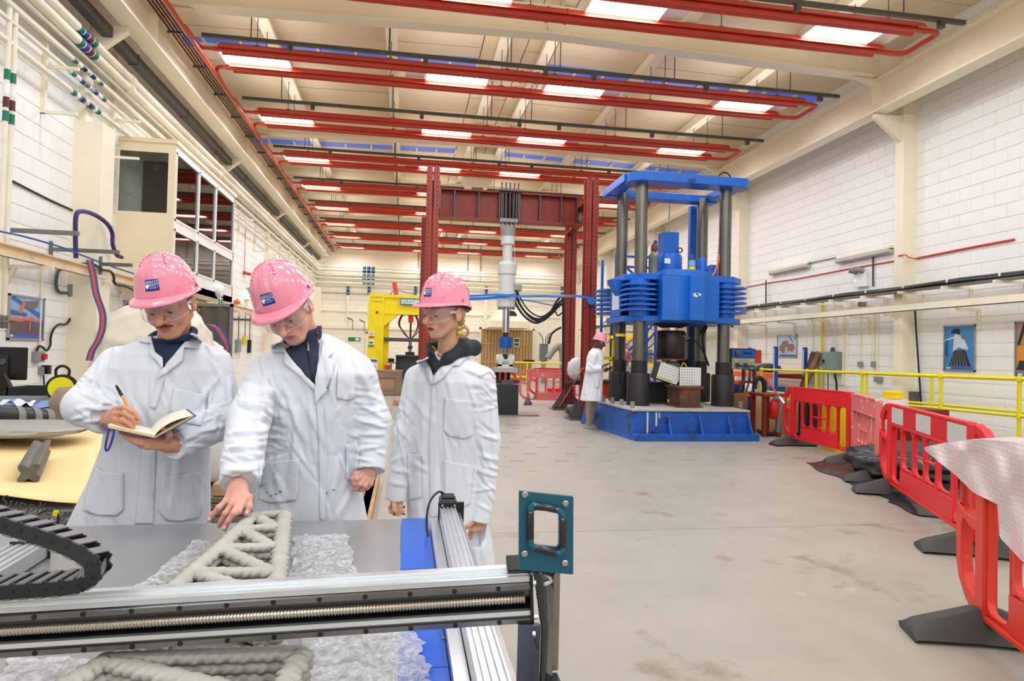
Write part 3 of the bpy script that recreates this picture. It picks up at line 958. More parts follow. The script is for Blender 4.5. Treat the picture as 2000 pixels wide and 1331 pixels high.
md = ob.modifiers.new('s', 'SOLIDIFY'); md.thickness = .002
# quatrefoil concrete-steel bar lying on the paper
n0, n1 = at(56, 925, Z=.835), at(94, 850, Z=.86)
n0, n1 = Vector(n0), Vector(n1)
d = (n1 - n0).normalized()
side = d.cross(Vector((0, 0, 1))).normalized()
up_ = side.cross(d)
sec = []
for k in range(48):
 a = 2 * PI * k / 48
 r_ = .042 + .014 * math.cos(4 * (a - PI / 4)) - .004 * abs(math.sin(2 * a)) * 0
 sec.append((r_ * math.cos(a), r_ * math.sin(a)))
tag(obj('section_bar', B().ext(sec, n0 + V(0, 0, .0), side, up_, d * .78), mat('dull_steel', (104, 104, 100), .45, .5, var=.2, scale=18), smooth=50, bevel=.002),
 'short grey bar with a four-lobed section lying on the kraft paper', 'metal bar')
# membrane rolls behind
m_memb = mat('membrane_black', (30, 30, 32), .35, var=.1)
m_tape = mat('grey_tape', (120, 120, 118), .45)
def roll(lab, p0, p1, r, m, bands=(), hollow=True, group=None, bm=None):
 p0, p1 = V(p0), V(p1)
 d_ = (p1 - p0)
 t = thing('membrane_roll', lab, 'roll', (p0 + p1) / 2 - Vector((0, 0, r)), group)
 ax = d_.normalized()
 L = d_.length
 prof = [(r * .62, 0), (r, 0), (r, L), (r * .62, L)]
 body = B().lathe([(r * .62, .02), (r * .62, 0), (r, 0), (r, L), (r * .62, L), (r * .62, L - .02)], p0, ax, 28)
 obj('sheet_coil', body, m, t, smooth=50)
 for s_, q in ((0, p0), (1, p1)):
  o_ = q + ax * (.03 if s_ == 0 else -.03)
  for rr in (.5, .36, .22):
   obj('inner_turn', B().tube([o_ + (ax.cross(Vector((0, 0, 1))).normalized() * math.cos(a * PI / 10) + Vector((0, 0, 1)) * math.sin(a * PI / 10)) * r * rr for a in range(20)], r * .05, 5, closed=True), m, t)
 for f in bands:
  q = p0 + ax * (L * f)
  obj('tape_band', B().cyl(q, q + ax * .05, r + .003, n=28, caps=False), bm or m_tape, t, smooth=60)
 return t
roll('black membrane roll with three grey tape bands, in front on the bench', at(-60, 812, Y=4.9), at(92, 822, Y=5.35), .088, m_memb, (.5, .72, .9))
roll('second black membrane roll just behind the banded one', at(-60, 806, Y=5.75), at(110, 806, Y=6.0), .075, m_memb, (.62,))
roll('slim grey roll resting behind the black rolls', at(-60, 790, Y=6.1), at(105, 789, Y=6.25), .07, mat('roll_grey', (118, 120, 124), .4), (.6, .9))
roll('brown cloth roll in front of the banded black roll', at(-80, 862, Y=4.3), at(42, 846, Y=4.9), .075, mat('brown_sheet', (128, 108, 98), .6, var=.15))
ob = tag(obj('grey_sheet', bumpy(at(12, 838, Y=4.6), (.5, .3, .05), 40, 16, .1, 12), mat('grey_plastic_sheet', (158, 156, 150), .35)), 'crumpled grey sheet over the brown roll', 'sheet')
# blue crumpled cloth
b = B()
c = at(70, 798, Y=5.9)
rs = np.random.RandomState(5)
b.grid(30, 8, lambda u, v: Vector(c) + Vector(((u - .5) * .85, (v - .5) * .25, .05 + .022 * math.sin(u * 17 + v * 5) + .014 * math.sin(u * 31 - v * 7) - .04 * abs(v - .5))))
tag(obj('blue_rag', b, mat('rag_blue', (120, 156, 206), .7, var=.1), smooth=180), 'crumpled pale blue cloth on the rolls', 'cloth')
b = B()
c2 = at(28, 795, Y=5.7)
b.grid(16, 8, lambda u, v: Vector(c2) + Vector(((u - .5) * .24, (v - .5) * .2, .04 + .02 * math.sin(u * 13 + v * 9) - .05 * (u - .4) ** 2)))
tag(obj('white_rag', b, mat('rag_white', (225, 228, 232), .7), smooth=180), 'small crumpled white cloth beside the blue one', 'cloth')
# steel trough and reel
a, c = at(10, 795, Y=6.3), at(124, 758, Y=6.3)
t = thing('steel_trough', 'dark steel trough standing behind the rolls', 'trough', ((a.x + c.x) / 2, 6.45, .0))
m_trough = mat('trough_dark', (44, 50, 50), .45, .4, var=.3, scale=5)
zz0, zz1 = .78, c.z
b = B().bx(a.x, c.x, 6.3, 6.33, zz0, zz1).bx(a.x, c.x, 6.6, 6.63, zz0, zz1).bx(a.x, c.x, 6.3, 6.63, zz0, zz0 + .02).bx(a.x, a.x + .02, 6.3, 6.63, zz0, zz1).bx(c.x - .02, c.x, 6.3, 6.63, zz0, zz1)
obj('tank', b, m_trough, t, smooth=None, bevel=.004)
for x in (a.x + .1, c.x - .1):
 obj('leg', B().bx(x - .04, x + .04, 6.32, 6.6, 0, zz0), m_trough, t, smooth=None)
c = at(121, 758, Y=6.15)
c = V(c)
t = thing('cable_reel', 'small yellow and black cable reel on the edge of the trough', 'reel', c + V(0, 0, -.12))
obj('drum', B().lathe([(0, -.05), (.115, -.05), (.115, -.03), (.09, -.03), (.09, .03), (.115, .03), (.115, .05), (0, .05)], c, (.35, -1, 0), 28), m_blk, t, smooth=40)
obj('face_plate', B().lathe([(0, 0), (.095, 0), (.095, .012), (0, .012)], c + V(.018, -.05, 0), (.35, -1, 0), 28), m_yel, t, smooth=40)
obj('handle', B().tube(polyline([c + V(-.05, 0, .1), c + V(-.05, 0, .16), c + V(0, 0, .19), c + V(.05, 0, .16), c + V(.05, 0, .1)], 4), .012, 7), m_blk, t)
# wrapped pots beside the paper
m_wrap = mat('wrapped_brown', (150, 132, 116), .3, var=.15, scale=7)
c = at(137, 800, Y=5.6)
c = V(c)
t = thing('wrapped_pot', 'brown ribbed pot wrapped in clear film at the elbow of the man writing', 'pot', (c.x + .02, 5.6, .74))
obj('pot', B().lathe([(.05, 0), (.17, 0), (.185, .06), (.16, .12), (.15, .2), (.165, .25), (.14, .3), (.12, .34), (.1, .36), (0, .36)], (c.x + .02, 5.6, .74), n=28), m_wrap, t, smooth=60)
obj('film', B().lathe([(.2, 0), (.21, .04), (.2, .08), (.185, .1)], (c.x + .02, 5.6, .742), n=20), mat('clear_film', (235, 238, 240), .12, alpha=.35, var=0), t, smooth=180)
# monitor on a desk at the edge
c = at(18, 706, Y=6.9)
t = thing('monitor', 'black computer monitor seen from behind at the edge of the bench', 'monitor', (c[0], 6.95, .74))
a, e = at(-35, 742, Y=6.9), at(52, 679, Y=6.9)
M = Matrix.Rotation(R(8), 3, 'Z')
ctr = (Vector(a) + Vector(e)) / 2
obj('shell', B().box(ctr, ((e.x - a.x), .04, (e.z - a.z)), M), m_blk, t, smooth=None, bevel=.012)
obj('back_cover', B().box(ctr + V(-.06, -.035, -.02), ((e.x - a.x) * .6, .05, (e.z - a.z) * .62), M), mat('black_matt', (32, 33, 35), .55), t, smooth=None, bevel=.015)
lg = obj('badge', B().lathe([(0, 0), (.028, 0), (.028, .004), (0, .004)], ctr + V(.02, -.066, .02), (0, -1, 0), 24), mat('badge_grey', (96, 98, 100), .4), t)
flat_text('badge_text', 'hp', .035, ctr + V(.02, -.071, .02), (1, 0, 0), (0, 0, 1), m_dark, lg)
obj('neck', B().bx(ctr.x - .08, ctr.x - .02, 6.93, 6.98, .78, ctr.z - .1), m_blk, t, smooth=None)
obj('foot', B().lathe([(0, 0), (.13, 0), (.12, .02), (0, .025)], (ctr.x - .05, 6.95, .76)), m_blk, t)
t = thing('desk', 'plain desk under the monitor', 'desk', (-4.1, 7.1, 0))
obj('top', B().bx(-4.7, -3.2, 6.72, 7.6, .72, .76), m_ply, t, smooth=None)
for x, y in ((-4.6, 6.8), (-3.3, 6.8), (-4.6, 7.5), (-3.3, 7.5)):
 obj('leg', B().bx(x - .03, x + .03, y - .03, y + .03, 0, .72), m_galv, t, smooth=None)
c = at(8, 752, Y=6.75)
tag(obj('tablet_stand', B().box(V(c) + V(-.05, 0, .0), (.2, .05, .16), Matrix.Rotation(R(-25), 3, 'Y')), m_blk, smooth=None, bevel=.01), 'black angled handset under the monitor', 'handset')
tag(obj('timber_batten', B().bx(-4.4, at(25, 770, Y=5.0).x, 6.3, 6.36, .78, .9), m_wood, smooth=None), 'short pale timber piece beside the steel trough', 'timber')
# plastic sheeting and black bag under the front edge of the paper
m_poly = mat('clear_poly', (196, 196, 192), .18, var=.25, scale=9, coat=.6)
def crumple(c, sx, sy, sz, nx, ny, seed, sharp=2.0, tilt=0):
 rs = np.random.RandomState(seed)
 K = rs.normal(size=(16, 2)) * 9
 K2 = rs.normal(size=(10, 2)) * 22
 ph = rs.rand(26) * 6.28
 def fn(u, v):
  d = 0
  for k in range(16):
   d += (1 - abs(math.sin(K[k] @ (u, v) + ph[k]))) ** sharp / 10
  for k in range(10):
   d += (1 - abs(math.sin(K2[k] @ (u, v) + ph[16 + k]))) ** sharp / 34
  e = min(u, 1 - u, v, 1 - v) * 8
  return Vector((c[0] + (u - .5) * sx, c[1] + (v - .5) * sy, c[2] + sz * d * min(1, .25 + e) + tilt * (u - .5)))
 return B().grid(nx, ny, fn)
tag(obj('plastic_sheeting', crumple((-1.8, 2.8, .62), 1.35, .3, .16, 70, 26, 2), m_poly, smooth=180), 'crumpled clear builder\'s film bunched below the kraft paper', 'plastic film')
flat_text('film_lettering', 'Supplies', .07, at(60, 990, Y=2.9), (1, .0, -.22), (0, .6, .8), mat('ink_dark', (40, 40, 42), .6), bpy.data.objects['plastic_sheeting'])
t = thing('film_shelf', 'low shelf of the bench carrying the film and bag', 'shelf', (-1.8, 2.8, 0))
obj('board', B().bx(-2.7, -1.1, 2.62, 2.96, .56, .6), m_lam, t, smooth=None)
for x in (-2.6, -1.2):
 obj('leg', B().bx(x - .02, x + .02, 2.68, 2.9, 0, .56), m_lam, t, smooth=None)
c = at(118, 1012, Y=2.75)
tag(obj('black_bag', crumple((c[0], 2.75, c[2] - .05), .3, .2, .09, 30, 20, 8, tilt=.06), mat('bag_black', (46, 50, 50), .25, coat=.4), smooth=180), 'small black plastic bag below the corner of the kraft paper', 'bag')
cab_ = tag(obj('black_cable', B().tube(polyline([at(75, 1005, Y=2.66), at(90, 998, Y=2.64), at(108, 1000, Y=2.64), at(114, 1012, Y=2.64), at(112, 1024, Y=2.64)], 5), .004, 6), m_blk), 'thin black cable with a yellow tie above the black chain', 'cable')
obj('cable_tie', B().box(at(109, 1003, Y=2.64), (.014, .014, .02)), m_yel, cab_, smooth=None)
# ------------------------------------------------------------------ handrail wall
def wallbox(name, lab, cat, px, py, sz, m, X=XR - .05):
 c = V(at(px, py, X=X))
 t = thing(name, lab, cat, c)
 obj('case', B().box(c, sz), m, t, smooth=None, bevel=.01)
 return t, c
for i, (q0, q1, lab) in enumerate((((1503, 531), (1577, 513), 'unlit strip light farther along the handrail wall'), ((1633, 508), (1738, 481), 'unlit strip light nearer the wall column, above the twin spot box'))):
 a, c = at(*q0, X=9.4), at(*q1, X=9.4)
 z = (a.z + c.z) / 2
 t = thing('strip_light', lab, 'lamp', (9.4, (a.y + c.y) / 2, z))
 obj('batten', B().bx(9.4, 9.49, min(a.y, c.y), max(a.y, c.y), z - .03, z + .05), m_cream, t, smooth=None)
 obj('diffuser', B().ext([(0, 0), (.0, -.07), (-.03, -.1), (-.08, -.1), (-.11, -.07), (-.11, 0)], (9.48, min(a.y, c.y), z - .01), (1, 0, 0), (0, 0, 1), (0, abs(a.y - c.y), 0)), mat('diffuser_grey', (196, 194, 190), .3), t, smooth=None)
cable('red_cable', 'thin red fire cable clipped along the handrail wall before the column', 'cable', [(1433, 566), (1500, 553), (1560, 544), (1660, 525), (1752, 509)], .014, m_red, 9.47)
cable('red_cable', 'thin red fire cable clipped along the wall beyond the column nearer the camera', 'cable', [(1790, 505), (1830, 497), (1900, 483), (1981, 468)], .02, m_red, 9.47)
cable('red_cable', 'short red cable draped round the wall column', 'cable', [(1754, 500, 9.18), (1768, 498, 9.18), (1775, 503, 9.18), (1788, 506, 9.4)], .012, m_red)
cable('conduit', 'thin grey conduit between the two unlit strip lights', 'conduit', [(1577, 515), (1633, 503)], .012, m_galv, 9.46)
# twin spot emergency box
t, c = wallbox('emergency_light', 'white emergency box with twin spot heads on the handrail wall', 'light', 1684, 547, (.1, .38, .3), m_white)
for dy in (-.08, .1):
 obj('spot_head', B().cyl(c + V(-.02, dy, .18), c + V(-.16, dy + .1, .22), .06), m_grey, t)
obj('led', B().box(c + V(-.055, .16, .0), (.01, .03, .03)), mat('led_green', (120, 255, 170), emit=3, var=0), t, smooth=None)
cable('conduit', 'dark grey conduit rising to the nearer strip light', 'conduit', [(1705, 494), (1705, 560)], .018, m_cond, 9.46)
cable('conduit', 'thin dark rod rising above the cable tray beside the press', 'conduit', [(1496, 548), (1496, 600)], .016, m_blk, 9.4)
# tray with thick black cables
za_ = at(1720, 571, X=9.0).z
t = thing('cable_tray', 'cable tray with thick black cables along the handrail wall', 'cable tray', (9.1, 15, za_))
for k in range(4):
 y0_ = Y0 + .3
 b = B()
 pts = [(9.02 + .045 * k, yy, za_ + .02 + .012 * math.sin(yy * 2.1 + k) + (.03 if k % 2 else 0)) for yy in np.arange(6.5, 33, .7)]
 obj('black_cable', b.tube(pts, .03, 6), m_blk, t)
obj('ladder', B().bx(8.98, 9.2, 6.4, 33, za_ - .04, za_ - .015), m_galv, t, smooth=None)
for k in range(17):
 yy = 7.6 + k * .98
 if abs(yy - 10.9) < .2 or abs(yy - 17) < .2:
  yy += .3
 b = B().bar((8.9, yy, za_ - .06), (9.48, yy, za_ - .06), .05, .04).bar((9.0, yy, za_ + .02), (9.0, yy, za_ + .08), .02, .03).bar((9.46, yy, za_ - .06), (9.46, yy, za_ - .32), .05, .03)
 obj('arm', b, m_cream, t, smooth=None)
zb_ = at(1720, 606, X=9.0).z
t = thing('wall_channel', 'long cream channel under the cable tray', 'channel', (9.0, 15, zb_))
obj('web', B().bx(8.97, 9.0, 6.4, 33, zb_ - .06, zb_ + .06).bx(8.97, 9.05, 6.4, 33, zb_ - .06, zb_ - .05), m_cream, t, smooth=None)
for k in range(13):
 yy = 8.1 + k * 1.3
 if abs(yy - 10.9) < .25 or abs(yy - 17) < .25:
  yy += .35
 obj('arm', B().bar((8.98, yy, zb_ - .09), (9.48, yy, zb_ - .09), .05, .05).bar((9.46, yy, zb_ - .09), (9.46, yy, zb_ - .42), .05, .04), m_cream, t, smooth=None)
# conduits dropping down the wall
for i, (x, y0_, y1_, mm, lab) in enumerate(((1497, 610, 700, m_cream, 'cream conduit drop beside the machine print'), (1588, 628, 745, m_cream, 'cream conduit drop between the print and the yellow pipe'), (1632, 590, 692, m_cream, 'cream conduit down to the green switch box'),
  (1648, 600, 752, m_cream, 'cream conduit just past the green switch box'), (1655, 610, 756, m_cream, 'thicker cream conduit past the green switch box'), (1681, 598, 708, m_cream, 'cream conduit to the small grey switch'), (1707, 600, 708, m_cream, 'cream conduit to the switch by the column'), (1714, 612, 738, m_cream, 'cream conduit nearest the wall column'))):
 a = at(x, y0_, X=9.47)
 z1 = at(x, y1_, X=9.47).z
 tag(obj('conduit', B().tube([(9.3, a.y, a.z + .03), (9.44, a.y, a.z + .02), (9.47, a.y, a.z - .06), (9.47, a.y, z1)], .022 if i != 4 else .03, 8), mm), lab, 'conduit')
a = at(1607, 592, X=9.44)
tag(obj('yellow_pipe', B().tube([(9.3, a.y, a.z + .05), (9.44, a.y, a.z), (9.44, a.y, .3)], .026, 8), m_yel), 'yellow gas pipe dropping down the handrail wall', 'pipe')
m_green_box = mat('switchgear_green', (128, 150, 142), .45)
t, c = wallbox('switch_box', 'grey-green switch box with a dome knob beside the yellow pipe', 'switch box', 1626, 706, (.2, .42, .42), m_green_box, 9.38)
obj('lid', B().box(c + V(-.105, 0, .0), (.015, .38, .38)), m_green_box, t, smooth=None, bevel=.006)
obj('knob', B().lathe([(.05, 0), (.05, .05), (.03, .1), (0, .11)], c + V(0, 0, .21)), m_cond, t)
obj('lever', B().cyl(c + V(-.11, .15, 0), c + V(-.15, .15, 0), .035), m_blk, t)
obj('tag', B().box(c + V(-.02, .3, .03), (.01, .12, .3)), mat('tag_blue', (34, 90, 170), .4), t, smooth=None)
cable('black_cable', 'black cables hanging from the grey-green switch box', 'cable', [(1630, 718), (1631, 735), (1634, 752), (1633, 775)], .022, m_blk, 9.4)
cable('grey_cable', 'thin grey cable beside the hanging black cables', 'cable', [(1616, 718), (1617, 740), (1617, 770)], .012, m_cond, 9.4)
wallbox('small_switch', 'small grey switch on the handrail wall', 'switch', 1680, 712, (.07, .1, .11), m_grey)
wallbox('small_switch', 'small grey switch next to the wall column', 'switch', 1707, 712, (.07, .12, .12), m_grey)
wallbox('wall_socket', 'grey double socket above the barrier', 'socket', 1715, 741, (.06, .2, .11), m_grey)
wallbox('hose_cabinet', 'small rounded dark bracket by the foot of the column', 'bracket', 1784, 780, (.12, .16, .28), mat('bronze_grey', (104, 98, 86), .5), 9.42)
cable('black_cable', 'slack black cable hanging past the wall column', 'cable', [(1787, 600), (1789, 640), (1793, 700), (1799, 790), (1800, 830)], .016, m_blk, 9.42)
t, c = wallbox('emergency_lamp', 'small grey lamp under the cable tray', 'lamp', 1684, 595, (.14, .1, .1), m_grey, 9.3)
wallbox('notice', 'small red notice beside the blue control rack', 'notice', 1479, 697, (.01, .36, .36), mat('notice_red', (220, 50, 30), .5), 9.47)
# framed pictures
PG, PK = ('print_rock', (150, 120, 108), .5), ('print_black', (46, 48, 56), .5)
picture('framed_picture', 'framed print of a rock drill head against a pale sky', ((1519, 655), (1557, 699)), XR - .013, -1, [('print_skyp', (196, 212, 226), .5)],
  [([(.1, .3), (.12, .5), (.3, .75), (.55, .78), (.6, .6), (.85, .62), (.95, .4), (.8, .22), (.6, .3), (.5, .12), (.3, .14)], PG), ([(.4, .14), (.45, .45), (.52, .45), (.5, .14)], PW),
  ([(.55, 1), (.62, 1), (.85, .7), (.8, .68)], PB), ([(.8, 1), (.85, 1), (1, .82), (1, .74)], PB), ([(0, 0), (1, 0), (1, .09), (0, .09)], PS), ([(.04, .02), (.14, .02), (.14, .07), (.04, .07)], PW)])
picture('framed_picture', 'tall framed print of white pipework and fluted black riser on blue', ((1845, 637), (1906, 727)), XR - .013, -1, [('print_blue2', (70, 140, 200), .5)],
  [([(.15, .09), (.32, .45), (.7, .46), (.9, .09)], PK)] + [([(.2 + .11 * k, .09), (.345 + .055 * k, .45), (.36 + .055 * k, .45), (.235 + .11 * k, .09)], ('print_mid', (120, 124, 132), .5)) for k in range(6)] +
  [([(.28, .42), (.32, .7), (.35, .84), (.55, .84), (.62, .68), (.74, .46), (.5, .52)], PW), ([(.2, .86), (.3, .95), (.5, .96), (.55, .8), (.35, .84)], PK), ([(.6, .66), (.66, .72), (.82, .5), (.78, .44)], PW), ([(0, .66), (.0, .7), (.36, .78), (.36, .74)], PW), ([(0, .35), (.05, .7), (.1, .7), (.12, .3)], ('print_deep', (30, 90, 160), .5)),
  ([(.55, .8), (.9, .76), (.9, .73), (.55, .76)], PG), ([(0, 0), (1, 0), (1, .08), (0, .08)], PS), ([(.05, .02), (.22, .02), (.22, .06), (.05, .06)], PW)])
picture('framed_picture', 'framed print of orange drilling gear nearest the camera', ((1984, 629), (2060, 742)), XR - .013, -1, [('print_tan', (178, 140, 100), .5)],
  [([(0, .3), (.0, .55), (.3, .6), (.8, .4), (.9, .3)], ('print_orange2', (226, 150, 60), .5)), ([(.02, .6), (.2, 1), (.3, 1), (.1, .58)], PK), ([(.3, .6), (.45, 1), (.5, 1), (.4, .6)], PK), ([(0, .12), (.1, .3), (.6, .26), (.7, .1)], PK), ([(0, 0), (1, 0), (1, .08), (0, .08)], PS), ([(.05, .02), (.2, .02), (.2, .06), (.05, .06)], PW)])
# yellow handrails around the pit
def handrail(lab, X, ya, yb, z0, z1, posts):
 t = thing('handrail', lab, 'handrail', (X, (ya + yb) / 2, 0), 'yellow handrails')
 zt = lambda y: z0 + (z1 - z0) * (y - ya) / (yb - ya)
 obj('top_rail', B().cyl((X, ya, zt(ya)), (X, yb, zt(yb)), .028, n=10), m_yel, t)
 obj('mid_rail', B().cyl((X, ya, zt(ya) - .5), (X, yb, zt(yb) - .5), .022, n=10), m_yel, t)
 for y in posts:
  obj('post', B().cyl((X, y, 0), (X, y, zt(y)), .026, n=10), m_yel, t)
  obj('fitting', B().lathe([(0, -.05), (.04, -.035), (.045, 0), (.04, .035), (0, .05)], (X, y, zt(y)), n=12), m_yel, t)
  obj('fitting', B().lathe([(.0, -.04), (.036, -.03), (.036, .03), (0, .04)], (X, y, zt(y) - .5), n=10), m_yel, t)
hy = lambda x, X: at(x, 740, X=X).y
handrail('yellow tube handrail nearer the hall with ball fittings', 8.2, hy(2040, 8.2), hy(1487, 8.2), at(2000, 741, X=8.2).z, at(1487, 722, X=8.2).z, [hy(x, 8.2) for x in (2036, 1991, 1838, 1684, 1575, 1487)])
handrail('second yellow tube handrail close to the wall', 9.0, hy(2040, 9.0), hy(1497, 9.0), at(2000, 739, X=9.0).z, at(1497, 722, X=9.0).z, [hy(x, 9.0) for x in (2030, 1820, 1693, 1594, 1497)])
# rack with orange beams
t = thing('pallet_rack', 'short rack with orange beams and blue posts behind the yellow handrail', 'rack', (8.75, 15.5, 0))
ra, rb = at(1500, 730, X=9.2), at(1573, 730, X=9.2)
yr0, yr1 = at(1573, 730, X=9.25).y, 16.4
rx0 = 8.55
for (x, y) in ((rx0, yr0 + .1), (9.3, yr0 + .1), (rx0, yr1), (9.3, yr1)):
 zt_ = 1.75
 p = obj('post', B().bx(x - .04, x + .04, y - .04, y + .04, 0, zt_), m_dblue if False else mat('rack_blue', (22, 78, 168), .45), t, smooth=None)
 obj('slot_strip', B().bx(x - .045, x - .04, y - .012, y + .012, .1, zt_ - .05), m_wht, p, smooth=None)
for z in (.55, 1.05):
 for x in (rx0, 9.3):
  obj('beam', B().bx(x - .03, x + .03, yr0 + .1, yr1, z - .06, z + .06), m_orange, t, smooth=None)
 obj('shelf_board', B().bx(rx0, 9.3, yr0 + .1, yr1, z + .06, z + .08), m_ply, t, smooth=None)
for i, (x, y, w_, h_, mm, lab) in enumerate(((8.8, 14.6, .35, .22, m_blk, 'black coiled hoses on the top shelf of the orange rack'), (8.8, 15.3, .3, .18, mat('box_grey2', (120, 124, 124), .5), 'grey tool tray on the top shelf of the orange rack'))):
 b = bumpy((x, y, 1.13 + h_ / 2), (.25, w_, h_ / 2), 24, 14, .12, 20 + i)
 tag(obj('hose_coil' if i == 0 else 'tool_tray', b, mm, smooth=60), lab, 'hose' if i == 0 else 'tray')
for i, (x, y, mm, lab) in enumerate(((8.8, 14.4, m_blue, 'blue bag on the lower shelf of the orange rack'), (8.7, 15.0, m_white, 'white carton on the lower shelf of the orange rack'), (8.7, 15.7, mat('crate_red', (190, 40, 36), .5), 'red crate on the lower shelf of the orange rack'))):
 tag(obj('carton', B().bx(x - .2, x + .2, y - .2, y + .2, .63, .63 + .16 + .04 * i), mm, smooth=None, bevel=.02), lab, 'box')
# leaning timbers
for i, (x0, x1, lab) in enumerate(((1564, 1582, 'dark timber plank leaning on the wall behind the rack'), (1569, 1586, 'second plank leaning beside the first, slightly paler'))):
 a, c = at(x0, 760, X=9.2), at(x1, 688, X=9.42)
 tag(obj('plank', B().bar((9.1, a.y + .1 * i, .4), (9.43, a.y - .15 - .1 * i, c.z), .05, .16, (0, 1, 0)), mat('old_timber%d' % i, ((96, 70, 52), (128, 96, 70))[i], .7, var=.2, scale=5), smooth=None), lab, 'plank')
# boards, bins and boxes behind the barriers
def panel(name, lab, cat, q0, q1, Y, th, m, z0=0.0, tilt=0, parts=None):
 a, c = at(*q0, Y=Y), at(*q1, Y=Y)
 x0, x1 = sorted((a.x, c.x))
 z1 = max(a.z, c.z)
 o = obj(name, B().bx(x0, x1, Y, Y + th, z0, z1), m, smooth=None, bevel=.006)
 return tag(o, lab, cat)
panel('plywood_sheet', 'pale plywood sheet standing upright behind the red barrier', 'board', (1476, 772), (1545, 850), 11.9, .03, m_ply)
panel('plywood_sheet', 'wide brown plywood sheet behind the first red barrier', 'board', (1525, 782), (1565, 850), 11.4, .03, mat('ply_brown', (176, 134, 88), .6, var=.1))
panel('hardboard_sheet', 'small brown hardboard sheet leaning by the press base', 'board', (1434, 768), (1460, 805), 12.0, .02, mat('hardboard', (150, 100, 58), .6), z0=.0)
panel('black_board', 'tall matt black panel behind the red barrier bars', 'panel', (1563, 772), (1588, 850), 10.9, .05, m_blk)
panel('black_board', 'second black panel next to the yellow bin', 'panel', (1590, 776), (1616, 850), 10.8, .05, m_blk)
t = thing('yellow_bin', 'tall yellow plastic bin behind the red barrier', 'bin', (at(1640, 800, Y=9.6).x, 9.6, 0))
bxn = at(1640, 800, Y=9.5).x
obj('tub', B().ext([(p[0] * 1.0, p[1]) for p in rrect(.42, .42, .08)], (bxn, 9.5, 0), (1, 0, 0), (0, 1, 0), (0, 0, .78)), mat('bin_yellow', (244, 206, 16), .4), t, smooth=50)
obj('lid', B().ext(rrect(.46, .46, .08), (bxn, 9.5, .78), (1, 0, 0), (0, 1, 0), (0, 0, .06)), mat('bin_yellow', (244, 206, 16), .4), t, smooth=50, bevel=.01)
# dark red steel stools by the press
t = thing('steel_stand', 'dark red steel trestle beside the blue press', 'stand', (at(1500, 800, Y=11.2).x, 11.2, 0))
m_ox = mat('oxide_red', (122, 38, 26), .5, var=.12)
a, c = at(1492, 775, Y=11.1), at(1520, 775, Y=11.1)
obj('leg', B().bx(a.x, a.x + .07, 11.1, 11.17, 0, a.z), m_ox, t, smooth=None)
obj('leg', B().bx(c.x, c.x + .07, 11.1, 11.17, 0, c.z), m_ox, t, smooth=None)
obj('leg', B().bx(a.x, a.x + .07, 11.5, 11.57, 0, a.z), m_ox, t, smooth=None)
obj('leg', B().bx(c.x, c.x + .07, 11.5, 11.57, 0, c.z), m_ox, t, smooth=None)
obj('top', B().bx(a.x - .03, c.x + .1, 11.05, 11.6, a.z, a.z + .05), m_ox, t, smooth=None)
obj('hung_bag', B().lathe([(.06, 0), (.09, .05), (.09, .3), (.05, .38), (0, .38)], ((a.x + c.x) / 2 + .05, 11.06, a.z - .42), n=14), mat('bag_red', (196, 22, 26), .45), t)
def fcable(name, lab, pts, r, m):
 return tag(obj(name, B().tube(polyline([at(p[0], p[1], Z=r) if len(p) == 2 else at(p[0], p[1], Y=p[2]) for p in pts], 6), r, 8), m), lab, 'hose')
fcable('black_hose', 'thick black hose curling on the floor by the red trestle', [(1476, 838), (1492, 848), (1510, 846), (1525, 836), (1540, 830), (1555, 836), (1560, 850)], .03, m_rub)
fcable('black_hose', 'second black hose lying beside the press base', [(1472, 832), (1485, 843), (1505, 850), (1530, 842), (1545, 838)], .025, m_rub)
fcable('grey_hose', 'ribbed grey hose standing in a loop over the red trestle', [(1512, 778, 11.0), (1522, 780, 11.0), (1525, 792, 11.0), (1522, 815, 11.0), (1520, 845, 11.0)], .04, mat('hose_grey', (110, 116, 112), .5))
fcable('black_hose', 'black corrugated hose arching beside the blue control rack', [(1473, 760, 12.2), (1476, 745, 12.2), (1484, 739, 12.2), (1492, 748, 12.2), (1492, 768, 12.2), (1484, 780, 12.2)], .05, m_rub)
t = thing('striped_pole', 'red and white pole sloping down to the barrier', 'pole', at(1530, 790, Y=10.3))
a, c = at(1497, 742, Y=10.6), at(1532, 788, Y=10.2)
for k in range(4):
 p0, p1 = V(a).lerp(V(c), k / 4), V(a).lerp(V(c), (k + 1) / 4)
 obj('pole_section', B().cyl(p0, p1, .018, n=8), (mat('pole_red', (176, 70, 72), .5) if k % 2 == 0 else m_white) if k > 2 else mat('pole_red', (176, 70, 72), .5), t)
